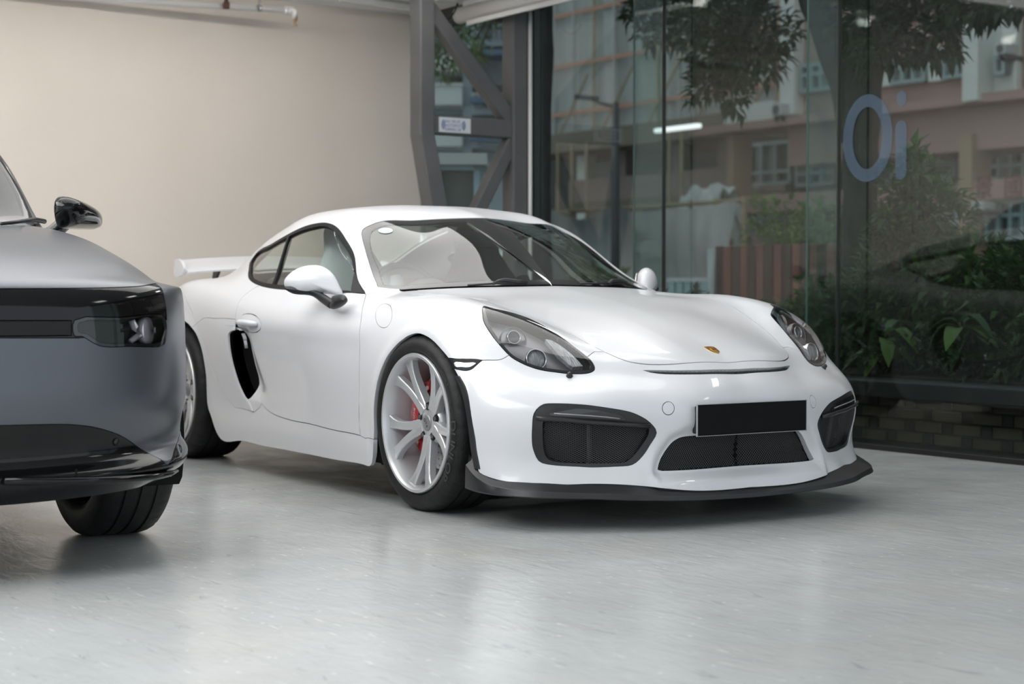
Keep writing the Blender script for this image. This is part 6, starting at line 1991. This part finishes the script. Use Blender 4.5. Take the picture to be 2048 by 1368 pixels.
for sg in (1, -1):
    pp = [on_plane(u_, v_, (0, 1, 0), -0.635) for u_, v_ in catmull_closed(EP, 2)]
    bm = prism([(p[0] * 1.0, p[2]) for p in pp], (0, -0.640 * sg, 0), (1, 0, 0), (0, 0, 1), (0, sg, 0), 0.016)
    bmesh.ops.recalc_face_normals(bm, faces=bm.faces)
    obj('end_plate', bm, M_white, wg, angle=40)
    ST = [(422.8, 537), (423, 545.5), (427, 550), (431, 555), (431, 575), (446, 575), (445.3, 554.3), (442.1, 546.3), (443, 541.5), (442, 533), (437, 533), (436, 542), (430, 542), (429, 536)]
    pp = [on_plane(u_, v_, (0, 1, 0), -0.40) for u_, v_ in ST]
    x_sh = -3.12 - np.mean([p[0] for p in pp])
    dz_ = 0.0
    # strut plate stands where the deck is: slide along the sight line to x = -3.12
    pp = [on_plane(u_, v_, (1, 0, 0), -3.12) for u_, v_ in ST]
    ym = np.mean([p[1] for p in pp])
    bm = prism([((p[1] - ym) * 1.3 , p[2]) for p in pp], (-3.12, ym * sg, 0), (-1, 0, 0), (0, 0, 1), (0, -sg, 0), 0.014)
    obj('wing_strut', bm, M_black_satin, wg)

# ---------------------------------------------------------------- number plate, badge
PL = [(0.936, .2555, .328), (0.936, .2555, .4385)]
pl = obj('number_plate', box((0.9345, 0, .3832), (0.006, .511, .1105), None, 0.004, 2), mat('plate_black', (0.004, 0.004, 0.0045), 0.6, 0, 0.15), car)
bm = bmesh.new()
for (y0, y1, z0, z1) in ((-.2570, .2570, .4388, .4408), (-.2570, .2570, .3255, .3278), (-.2575, -.2555, .3255, .4408), (.2555, .2575, .3255, .4408)):
    add_box(bm, (0.934, (y0 + y1) / 2, (z0 + z1) / 2), (0.008, y1 - y0, z1 - z0))
obj('plate_edge', bm, mat('plate_edge_grey', (0.30, 0.30, 0.31), 0.3), pl)
obj('plate_holder', box((0.910, 0, .383), (0.042, .490, .100), None, 0.006, 2), M_black_satin, pl)

M_gold = mat('badge_gold', (0.72, 0.42, 0.11), 0.28, 0.8)
M_bred = mat('badge_red', (0.25, 0.02, 0.015), 0.3)
M_bblk = mat('badge_black', (0.025, 0.012, 0.010), 0.3)
uvb = np.array(S.near([(0.700, 0.0, 0.616)])); bp_ = S.bil(S.G, uvb)[0]; bn_ = S.bil(S.N, uvb)[0]; bn_[1] = 0; bn_ /= np.linalg.norm(bn_)
bz = Vector(bn_); bx = Vector((0, 1, 0)); by = bz.cross(bx)          # by: up along the bonnet
if by.z < 0: by = -by
bd = sub_empty('bonnet_badge', car)
def badge(poly, h0, h1, name, m):
    bm = prism(poly, Vector(bp_) + bz * h0, bx, by, bz, h1 - h0)
    return obj(name, bm, m, bd)
sh_ = lambda k: [(x * k, y * k) for x, y in [(-.0235, .028), (-.012, .0305), (0, .0315), (.012, .0305), (.0235, .028), (.0245, .010), (.0215, -.008), (.014, -.022), (0, -.032), (-.014, -.022), (-.0215, -.008), (-.0245, .010)]]
badge(sh_(1.0), -.001, .0022, 'shield', M_gold)
for sx in (-1, 1):
    for i in range(3):
        yq = 0.0155 - i * 0.0055 if sx > 0 else -0.006 - i * 0.0055
        w_ = 0.0195 - (0.004 * i if sx < 0 else 0)
        badge([(sx * .0105, yq), (sx * w_, yq), (sx * w_, yq - .003), (sx * .0105, yq - .003)], .0018, .0027, 'stripe', M_bred if i % 2 else M_bblk)
        yq = -0.006 - i * 0.0055 if sx > 0 else 0.0155 - i * 0.0055
        badge([(sx * .0110, yq), (sx * .0150, yq + .0018), (sx * .0190, yq), (sx * .0150, yq - .0015)], .0018, .0027, 'antler', M_bblk)
badge([(x * .36, y * .36 - .001) for x, y in sh_(1.0)], .0020, .0031, 'inner_shield', M_gold)
badge([(-.003, .006), (.001, .0085), (.003, .006), (.0022, .001), (.0045, -.004), (.002, -.008), (-.001, -.004), (-.004, -.008), (-.0042, -.002), (-.0015, .002)], .0030, .0038, 'horse', M_bblk)
me = text_mesh('PORSCHE', 0.0068)
for v in me.vertices:
    v.co = Vector(bp_) + bx * (v.co.x * 1.05) + by * (v.co.y + 0.0235) + bz * 0.0026
link_mesh('badge_lettering', me, M_bblk, bd, False)

# ---------------------------------------------------------------- wipers, stickers, cabin
def ws_pt(px, out=0.01):
    p, n = surf_pt(px, -out); return p
def ws_far(px, out=0.01):
    uv = np.array(S.px_far([px])); p = S.bil(S.G, uv)[0]; n = S.bil(S.N, uv)[0]; n = n / np.linalg.norm(n)
    p = p + n * out
    return Vector((p[0], -p[1], p[2]))
wp = sub_empty('wiper', car)
obj('wiper_arm', tube([ws_pt((985, 573), .012), ws_pt((996, 569), .016), ws_pt((1008, 567.5), .018), ws_pt((1030, 569), .016), ws_pt((1053, 570.5), .012)], [0.006, 0.009, 0.010, 0.010, 0.008], 8), M_black_satin, wp, True)
obj('wiper_blade', tube([ws_pt((935, 574), .008), ws_pt((965, 573), .010), ws_pt((996, 571.5), .012), ws_pt((1053, 571.5), .010)], 0.005, 6), M_black_satin, wp, True)
wp = sub_empty('wiper', car)
obj('wiper_arm', tube([ws_far((1216, 570), .010), ws_far((1222, 567), .014), ws_far((1235, 567), .014), ws_far((1250, 569), .010)], [0.006, 0.009, 0.010, 0.007], 8), M_black_satin, wp, True)
obj('wiper_blade', tube([ws_far((1160, 570), .008), ws_far((1200, 570), .009), ws_far((1250, 570), .008)], 0.005, 6), M_black_satin, wp, True)
st3 = [surf_pt((771 + 14.5 * math.cos(a_), 461.5 + 5.3 * math.sin(a_)), -.0015)[0] for a_ in np.linspace(0, 2 * PI, 24, endpoint=False)]
stn = surf_pt((771, 461.5))[1]
bm = bmesh.new(); vs = [bm.verts.new(p) for p in st3] ; v2 = [bm.verts.new(p - stn * .001) for p in st3]
bm.faces.new(vs); bm.faces.new(v2[::-1])
for i in range(24): bm.faces.new((vs[i], vs[(i + 1) % 24], v2[(i + 1) % 24], v2[i]))
obj('screen_sticker', bm, mat('sticker_pale', (0.55, 0.60, 0.66), 0.4), car)
M_tag = mat('toll_tag_blue', (0.05, 0.42, 0.60), 0.4)
tg = [ws_far(q, -0.006) for q in ((999, 465), (1028, 466), (1036, 471), (1003, 470))]
bm = bmesh.new(); vs = [bm.verts.new(p) for p in tg]; v2 = [bm.verts.new(p - stn * .006) for p in tg]
bm.faces.new(vs); bm.faces.new(v2[::-1])
for i in range(4): bm.faces.new((vs[i], vs[(i + 1) % 4], v2[(i + 1) % 4], v2[i]))
obj('toll_tag', bm, M_tag, car)

M_dash = mat('dash_black', (0.025, 0.025, 0.027), 0.6)
M_lining = mat('cabin_lining', (0.05, 0.05, 0.052), 0.8)
M_cover = mat('clear_seat_cover', (0.70, 0.76, 0.78), 0.25, 0, 0.6)
M_seat = mat('seat_black', (0.03, 0.03, 0.032), 0.7)
cb = sub_empty('cabin', car)
# dashboard with a binnacle on the right (driver's) side
bm = bmesh.new()
prof = [(-.50, .80), (-.70, .835), (-.86, .815), (-.93, .76), (-.93, .60), (-.50, .55)]
add_prism(bm, prof, (0, -.66, 0), (1, 0, 0), (0, 0, 1), (0, 1, 0), 1.32)
bmesh.ops.bevel(bm, geom=bm.edges[:], offset=0.02, segments=2, affect='EDGES')
obj('dashboard', bm, M_dash, cb, angle=40)
obj('binnacle', tube([(-.72, -.36, .82), (-.84, -.36, .835), (-.93, -.36, .82)], [.10, .12, .11], 16, True, 0.55), M_dash, cb, True)
# steering wheel
bm = bmesh.new()
cx_, cy_, cz_ = -1.02, -.36, .80
tilt = Matrix.Rotation(math.radians(-25), 3, 'Y')
ringp = [Vector((cx_, cy_, cz_)) + tilt @ Vector((0, math.cos(a_) * .178, math.sin(a_) * .178)) for a_ in np.linspace(0, 2 * PI, 33)]
add_tube(bm, ringp, 0.015, 10, False)
for a_ in (0, PI, -PI / 2):
    add_tube(bm, [Vector((cx_ + .02, cy_, cz_)), Vector((cx_, cy_, cz_)) + tilt @ Vector((0, math.cos(a_) * .172, math.sin(a_) * .172))], 0.014, 8, True, 0.6)
add_lathe(bm, [(0, -.03), (.06, -.03), (.07, .0), (.05, .03), (0, .04)], 20, 'x', (cx_, cy_, cz_))
obj('steering_wheel', bm, M_dash, cb, True)
# bucket seats; the driver's wears a pale plastic cover
def seat(yc, m, name):
    s_ = obj(name, box((-1.28, yc, .42), (.50, .46, .16), Matrix.Rotation(math.radians(-8), 3, 'Y'), .05, 3), m, cb, angle=60)
    O = [(-.20, 0), (-.245, .12), (-.25, .30), (-.235, .44), (-.17, .54), (-.125, .62), (-.115, .72), (-.08, .765), (0, .775), (.08, .765), (.115, .72), (.125, .62), (.17, .54), (.235, .44), (.25, .30), (.245, .12), (.20, 0)]
    ba = Matrix.Rotation(math.radians(-16), 3, 'Y')
    o3 = [Vector((-1.46, yc, .44)) + ba @ Vector((0, p[0], p[1])) for p in O]
    cc = sum(o3, Vector()) / len(o3)
    V, F = pillow(o3, cc, ba @ Vector((1, 0, 0)), .07, .07, 5)
    bk = from_py('seat_backrest', V, F, m, s_, True)
    for sg in (-1, 1):
        obj('seat_bolster', tube([Vector((-1.44, yc + sg * .20, .46)) + ba @ Vector((0.05, 0, t * .46)) for t in (0, .25, .5, .75, 1)], [.04, .06, .06, .05, .03], 10), m, s_, True)
    return s_
seat(-.36, M_cover, 'driver_seat'); seat(.36, M_seat, 'passenger_seat')
obj('rear_bulkhead', box((-1.86, 0, .68), (.16, 1.34, .46), None, .04, 2), M_lining, cb, angle=50)
obj('centre_tunnel', box((-1.15, 0, .45), (.9, .20, .22), None, .03, 2), M_dash, cb, angle=50)
# headliner under the roof, inner pillars
hlg = S.G - S.N * 0.022
ii = np.arange(int(16.2 * S.ku), int(19.9 * S.ku), 4); jj = np.arange(0, int(4.7 * S.kv), 4)
A = hlg[np.ix_(ii, jj)]
V = np.concatenate([A.reshape(-1, 3), (A * [1, -1, 1]).reshape(-1, 3)]); nj = len(jj); n0 = A.shape[0] * nj
F = [(i * nj + j, i * nj + j + 1, (i + 1) * nj + j + 1, (i + 1) * nj + j) for i in range(len(ii) - 1) for j in range(nj - 1)]
F += [tuple(k + n0 for k in f[::-1]) for f in F]
from_py('headliner', V, F, M_lining, cb, True)
bm = tube([(-1.06, 0.0, 1.125), (-1.03, 0, 1.10)], .008, 8)
obj('mirror_stalk', bm, M_dash, cb, True)
O = [(-.115, -.012), (-.11, .022), (-.06, .034), (.06, .034), (.11, .022), (.115, -.012), (.09, -.032), (0, -.036), (-.09, -.032)]
o3 = [Vector((-1.045, p[0], 1.085 + p[1])) for p in catmull_closed(O, 2)]
V, F = pillow(o3, (-1.045, 0, 1.085), (1, 0, .2), .022, .006, 4)
from_py('inside_mirror', V, F, M_dash, cb, True)
# ================================================================ the grey car on the left
def bow(z, off, zs=None, top=1.0):
    base = [(.90, 0), (.885, .30), (.835, .55), (.755, .72), (.655, .83), (.525, .91), (.425, .945), (.30, .957)]
    dz = [0, 0, .004, .010, .018, .026, .034, .04] if z < .5 else [0] * 8
    return [(x - off * (1.0 if i < 5 else .6), s_ - (off * .5 if 0 < i < 5 else off * .35 if i else 0), z + dz[i]) for i, (x, s_) in enumerate(base)]
SUV_ROWS = [
    bow(.225, .07), bow(.30, -.012), bow(.345, .030), bow(.46, .006), bow(.58, -.004), bow(.70, .0), bow(.765, .004), bow(.82, .012), bow(.856, .030),
    [(.80, 0, .890), (.785, .29, .890), (.73, .53, .889), (.645, .69, .886), (.55, .80, .876), (.44, .885, .855), (.34, .932, .78), (.24, .952, .45)],
    [(.62, 0, .945), (.605, .3, .945), (.55, .55, .942), (.48, .70, .935), (.39, .805, .915), (.29, .888, .865), (.2, .935, .74), (.14, .955, .45)],
    [(.35, 0, 1.005), (.34, .3, 1.005), (.29, .55, 1.002), (.24, .70, .992), (.17, .805, .965), (.1, .893, .885), (.05, .94, .74), (.02, .955, .45)],
    [(0, 0, 1.055), (0, .3, 1.055), (-.03, .55, 1.052), (-.07, .70, 1.044), (-.10, .80, 1.02), (-.13, .90, .92), (-.15, .945, .74), (-.15, .955, .45)],
    [(-.4, 0, 1.09), (-.42, .3, 1.09), (-.45, .55, 1.085), (-.45, .72, 1.076), (-.47, .825, 1.045), (-.50, .905, .945), (-.5, .95, .74), (-.48, .955, .30)],
    [(-.66, 0, 1.115), (-.68, .32, 1.112), (-.72, .60, 1.103), (-.77, .815, 1.085), (-.78, .872, 1.058), (-.80, .925, .96), (-.80, .955, .74), (-.8, .955, .28)],
    [(-1.02, 0, 1.42), (-1.04, .30, 1.418), (-1.09, .57, 1.405), (-1.155, .785, 1.385), (-1.12, .872, 1.07), (-1.15, .91, .98), (-1.15, .96, .74), (-1.15, .955, .28)],
    [(-1.40, 0, 1.63), (-1.42, .28, 1.627), (-1.46, .52, 1.615), (-1.53, .715, 1.57), (-1.58, .865, 1.085), (-1.6, .915, .98), (-1.6, .96, .74), (-1.6, .955, .28)],
    [(-2.2, 0, 1.66), (-2.2, .26, 1.655), (-2.2, .50, 1.64), (-2.2, .66, 1.59), (-2.2, .86, 1.10), (-2.2, .92, .99), (-2.2, .965, .74), (-2.2, .955, .28)],
    [(-3.2, 0, 1.64), (-3.2, .26, 1.635), (-3.2, .50, 1.62), (-3.2, .65, 1.56), (-3.2, .85, 1.12), (-3.2, .92, 1.0), (-3.2, .965, .74), (-3.2, .955, .40)],
    [(-3.75, 0, 1.50), (-3.75, .26, 1.495), (-3.74, .47, 1.48), (-3.72, .61, 1.42), (-3.7, .77, 1.13), (-3.68, .90, 1.0), (-3.65, .95, .74), (-3.6, .95, .34)],
    [(-4.12, 0, 1.10), (-4.11, .26, 1.10), (-4.09, .47, 1.095), (-4.06, .61, 1.08), (-4.02, .74, 1.03), (-3.96, .85, .92), (-3.88, .91, .70), (-3.8, .93, .32)],
    [(-4.2, 0, .65), (-4.19, .26, .65), (-4.17, .47, .65), (-4.13, .61, .64), (-4.08, .72, .62), (-4.0, .82, .56), (-3.94, .88, .46), (-3.86, .91, .30)],
    [(-4.1, 0, .28), (-4.1, .26, .28), (-4.08, .47, .28), (-4.05, .61, .28), (-4.0, .71, .28), (-3.95, .80, .28), (-3.9, .85, .28), (-3.86, .88, .28)],
]
M_suv = mat('matt_grey_paint', (0.098, 0.106, 0.122), 0.33, 0.55, 0.5, 0.25, 0.25)
M_sblack = mat('car_trim_black', (0.0035, 0.0035, 0.004), 0.07, 0, 0.32)
M_suvglass = glass_mat('suv_glass', (0.35, 0.38, 0.38), 1.5)
suv = empty('family_car', (-0.05, -2.91, 0), 0, 'matt grey car with black front trim and full width lamp bar at the left edge', 'car')
def kid(o):
    o.parent = suv
    o.matrix_parent_inverse = Matrix.Translation((0.05, 2.91, 0))
    return o
T = Surf(SUV_ROWS, 14, 14, (2, 2), 1, -0.05, -2.91)
Q = T.region
Q('front_arch', T.poly(('uv', [(12.6, 7.4)], 0), ('3d', [(-.40 + .02 * 0, -1.96, .30)] and [(-0.05 + .405 * math.cos(a_), -1.965, .365 + .405 * math.sin(a_)) for a_ in np.linspace(PI + .15, -.30, 16)], 3), ('uv', [(7.5, 7.5), (9.5, 8.5), (11.0, 8.5)], 0)))
Q('rear_arch', T.poly(('uv', [(18.95, 7.4)], 0), ('3d', [(-2.95 + .41 * math.cos(a_), -1.95, .365 + .41 * math.sin(a_)) for a_ in np.linspace(PI + .15, -.15, 14)], 3), ('uv', [(17.3, 7.4)], 0)))
Q('headlight_inner', T.poly(('px', [(158, 646), (240, 641), (316, 634), (325, 643), (327, 664), (323, 682), (260, 686), (208, 686), (190, 678), (172, 667), (158, 664)], 3)))
Q('headlight', T.poly(('px', [(149, 640.5), (240, 635), (318, 628), (331, 638), (334, 662), (329, 688), (260, 693), (205, 693), (185, 685), (165, 673), (149, 671.5)], 3)))
ls = T.poly(('uv', [(5.95, 0)], 0), ('px', [(0, 641), (70, 641), (143, 641)], 0), ('px', [(143, 671), (70, 672), (0, 672.5)], 0), ('uv', [(5.3, 0)], 0))
ls[ls[:, 1] < 1e-4, 1] = 0
Q('light_strip', ls)
gb = T.poly(('uv', [(5.2, 0), (8.02, 0)], 0), ('px', [(0, 578), (100, 577.3), (240, 575), (290, 571.5), (312, 567.5)], 3), ('px', [(322, 575), (329, 596), (333, 622), (334, 640)], 3), ('px', [(320, 640), (300, 660), (160, 676), (0, 676)], 0))
gb[gb[:, 1] < 1e-4, 1] = 0
Q('gloss_band', gb)
lt = T.poly(('uv', [(-.3, 0), (2.98, 0)], 0), ('px', [(0, 851), (100, 848.5), (150, 849.5), (200, 857), (250, 876), (300, 908), (335, 931)], 3), ('uv', [(2.2, 5.2), (2.0, 6.2), (1.9, 7.5), (-.3, 7.5)], 0))
lt[lt[:, 1] < 1e-4, 1] = 0
Q('lower_trim', lt)
Q('windscreen', T.poly(('uv', [(14.12, 0), (14.12, 1), (14.12, 2), (14.18, 2.75), (14.5, 2.85), (15.2, 2.80), (15.8, 2.7), (15.92, 2), (15.92, 1), (15.92, 0)], 0)))
Q('windscreen_border', T.poly(('uv', [(14.03, 0), (14.03, 1), (14.03, 2), (14.06, 2.97), (15.0, 2.97), (16.0, 2.97), (16.02, 2), (16.02, 1), (16.02, 0)], 0)))
Q('side_window', T.poly(('uv', [(14.75, 3.85), (14.95, 3.45), (15.3, 3.25), (16, 3.16), (17, 3.14), (18, 3.16), (18.6, 3.3), (18.5, 3.85), (17, 3.88), (16, 3.88)], 0)))
hd = T.poly(('uv', [(8.02, 0)], 0), ('px', [(0, 577.5), (100, 577), (240, 574.7), (290, 571.2), (311, 567)], 3), ('uv', [(9.2, 5.05), (10.2, 5.0), (12, 4.95), (13.3, 4.7), (14.0, 3.6), (14.0, 2), (14.0, 0)], 0))
hd[hd[:, 1] < 1e-4, 1] = 0
Q('bonnet', hd)
Q('door', T.poly(('uv', [(14.1, 4.6), (14.5, 4.05), (16.6, 4.0), (16.65, 6.9), (14.2, 6.9)], 0)))
T.cut()
def TW(*a, **k):
    o = T.panel(*a, **k)
    if o is not None and a[3] is suv:
        o.matrix_parent_inverse = Matrix.Translation((0.05, 2.91, 0))
    return o
TW('rest', 'body_shell', M_suv, suv, 'both', 0.02, 0.0012)
TW('bonnet', 'bonnet', M_suv, suv, 'both', 0.018, 0.0022)
TW('gloss_band', 'gloss_band', M_sblack, suv, 'both', 0.014, 0.0015)
ltb = TW('lower_trim', 'lower_trim', M_sblack, suv, 'both', 0.014, 0.0012)
TW('light_strip', 'light_strip', mat('smoked_lens', (0.014, 0.0135, 0.014), 0.15, 0, 0.15), suv, 'both', 0.010, 0.0018)
TW('windscreen', 'windscreen', M_suvglass, suv, 'both', 0, 0)
TW('windscreen_border', 'screen_border', M_black_gloss, suv, 'both', 0.008, 0.0)
for sd in ('right', 'left'):
    # 'right' is the built half (the car's left flank, y+), 'left' its mirror
    TW('side_window', 'side_window', M_suvglass, suv, sd, 0.006, 0.0005, flange_mat=M_black_satin)
    TW('door', 'door', M_suv, suv, sd, 0.02, 0.0018)
    h = TW('headlight', 'headlight', M_black_gloss, suv, sd, 0.014, 0.0012)
    TW('headlight_inner', 'lens', glass_mat('smoked_clear', (0.55, 0.55, 0.56), 1.5) if 'smoked_clear' not in bpy.data.materials else bpy.data.materials['smoked_clear'], h, sd, 0, -0.0005)
    TW('headlight_inner', 'lamp_back', mat('suv_lamp_back', (0.055, 0.052, 0.05), 0.3, 0.5) if 'suv_lamp_back' not in bpy.data.materials else bpy.data.materials['suv_lamp_back'], h, sd, -0.03, -0.0005, lift=-0.030)
def tpt(px, depth, mirror=False):
    uv = np.array(T.px([px])); p = T.bil(T.G, uv)[0]; n = T.bil(T.N, uv)[0]; n /= np.linalg.norm(n)
    p = p - n * depth
    if mirror: p[1] = 2 * T.y0 - p[1]
    return Vector(p)
M_lit = mat('lamp_white', (0.62, 0.60, 0.64), 0.25, 0.1)
for mi in (False, True):
    kid(obj('projector', tube([tpt((300, 661), .028, mi), tpt((302, 661), .010, mi)], [.046, .042], 22, True), M_lit, None, True))
    kid(obj('lamp_blade', tube([tpt((268, 640), .010, mi), tpt((274, 655), .010, mi), tpt((284, 670), .010, mi), tpt((266, 683), .012, mi)], [.010, .012, .012, .008], 10), M_lit, None, True))
    kid(obj('lamp_inner', tube([tpt((312, 661), .008, mi), tpt((313, 661), .005, mi)], [.012, .012], 14, True), M_dark_lens, None, True))
    lipp = [tpt(q, -.012, mi) for q in ((5, 965), (100, 962), (180, 958), (250, 953), (300, 948), (335, 941), (349, 936))]
    kid(obj('lip_strip', tube(lipp, [.016, .016, .016, .015, .014, .012, .006], 10, True, .8), M_sblack, None, True))
    ss = [tpt(q, -.002, mi) for q in ((152, 940), (152, 952), (152, 966))]
    kid(obj('trim_seam', tube(ss, .003, 6), M_black_matt, None))
    kid(obj('parking_sensor', tube([tpt((232, 884), .004, mi), tpt((233, 884), -.003, mi)], .012, 16), M_black_satin, None, True))
    # mirror
    ML = [(117, 393.8), (126, 395), (153, 406), (181, 424), (191.5, 441), (190, 457), (165, 459), (140, 458), (120, 455), (112, 433), (111.5, 403)]
    o3 = [Vector(on_plane(u_, v_, (0.55, 0.83, 0), 0.55 * -0.80 + 0.83 * -1.92)) for u_, v_ in catmull_closed(ML, 3)]
    if mi: o3 = [Vector((p.x, 2 * T.y0 - p.y, p.z)) for p in o3]
    cc = sum(o3, Vector()) / len(o3)
    V, F = pillow(o3, cc, (1, .25 if not mi else -.25, .05), .13, .05, 8)
    mo = kid(from_py('door_mirror', V, F, M_sblack, None, True))
    foot = [cc + Vector((0.0, (-.08 if not mi else .08), -.07)), cc + Vector((-.02, (-.20 if not mi else .20), -.13))]
    f_ = obj('mirror_arm', tube([cc] + foot, [.03, .03, .035], 10), M_black_gloss, mo, True)
# wiper on the visible screen corner
kid(obj('wiper', tube([tpt((2, 452), -.008), tpt((40, 452), -.016), (tpt((66, 448), -.02)), tpt((84, 446), -.02)], [.006, .007, .010, .010], 8), M_black_satin, None, True))
kid(obj('wiper', tube([tpt((2, 452), -.008, True), tpt((40, 452), -.016, True), (tpt((66, 448), -.02, True))], [.006, .007, .010], 8), M_black_satin, None, True))
# underside, arches, wheels
bm = bmesh.new()
add_box(bm, (-1.50, -2.91, .36), (2.2, 1.70, .22)); add_box(bm, (.36, -2.91, .36), (.70, 1.05, .24)); add_box(bm, (-3.5, -2.91, .40), (1.0, 1.1, .2))
add_box(bm, (-0.8, -2.91, .80), (.3, 1.7, .5))
kid(obj('underbody', bm, M_black_matt, None))
def suv_wheel():
    wh = sub_empty('wheel', suv)
    obj('tyre', tyre_bm(.372, .255), M_tyre, wh, angle=40)
    obj('rim', lathe([(0.0, -.10), (.05, -.10), (.07, -.085), (.22, -.095), (.255, -.115), (.268, -.118), (.272, -.105), (.25, .0), (.25, .10), (.268, .11)], 64), M_black_gloss, wh, angle=40)
    for k in range(5):
        a_ = 2 * PI * k / 5 + .2
        obj('spoke', tube([(math.cos(a_) * .05, -.102, math.sin(a_) * .05), (math.cos(a_) * .25, -.118, math.sin(a_) * .25)], [.03, .022], 8, True, .5, (0, 1, 0)), M_suv, wh, True)
    return wh
w0 = suv_wheel()
first = True
for x, sg in ((0.0, 1), (0.0, -1), (-2.9, 1), (-2.9, -1)):
    if first: o = w0
    else:
        o = w0.copy(); C.objects.link(o); o.parent = suv
        for ch in w0.children:
            c = ch.copy(); C.objects.link(c); c.parent = o
    first = False
    o.location = (x, sg * 0.83, 0.371)
    o.rotation_euler = (0, 0, PI if sg > 0 else 0)
for x in (-.05, -2.95):
    for sg in (-1, 1):
        bm = bmesh.new(); ro = []
        for rr, yo in ((.412, .95), (.412, .62), (.02, .62)):
            ro.append([bm.verts.new((x + math.cos(a_) * rr, -2.91 + sg * yo, max(.36 + math.sin(a_) * rr, .2))) for a_ in np.linspace(-.5, PI + .5, 25)])
        for a_, b_ in zip(ro, ro[1:]):
            for k in range(24): bm.faces.new((a_[k], a_[k + 1], b_[k + 1], b_[k]))
        kid(obj('wheel_arch_liner', bm, M_black_matt, None, True))
# cabin
kid(obj('dashboard', box((-1.05, -2.91, 1.0), (.5, 1.5, .18), None, .04, 2), M_dash, None, angle=50))
kid(obj('front_seat', box((-1.75, -2.50, 1.0), (.22, .5, .75), Matrix.Rotation(-.2, 3, 'Y'), .08, 3), M_seat, None, angle=60))
kid(obj('front_seat', box((-1.75, -3.32, 1.0), (.22, .5, .75), Matrix.Rotation(-.2, 3, 'Y'), .08, 3), M_seat, None, angle=60))
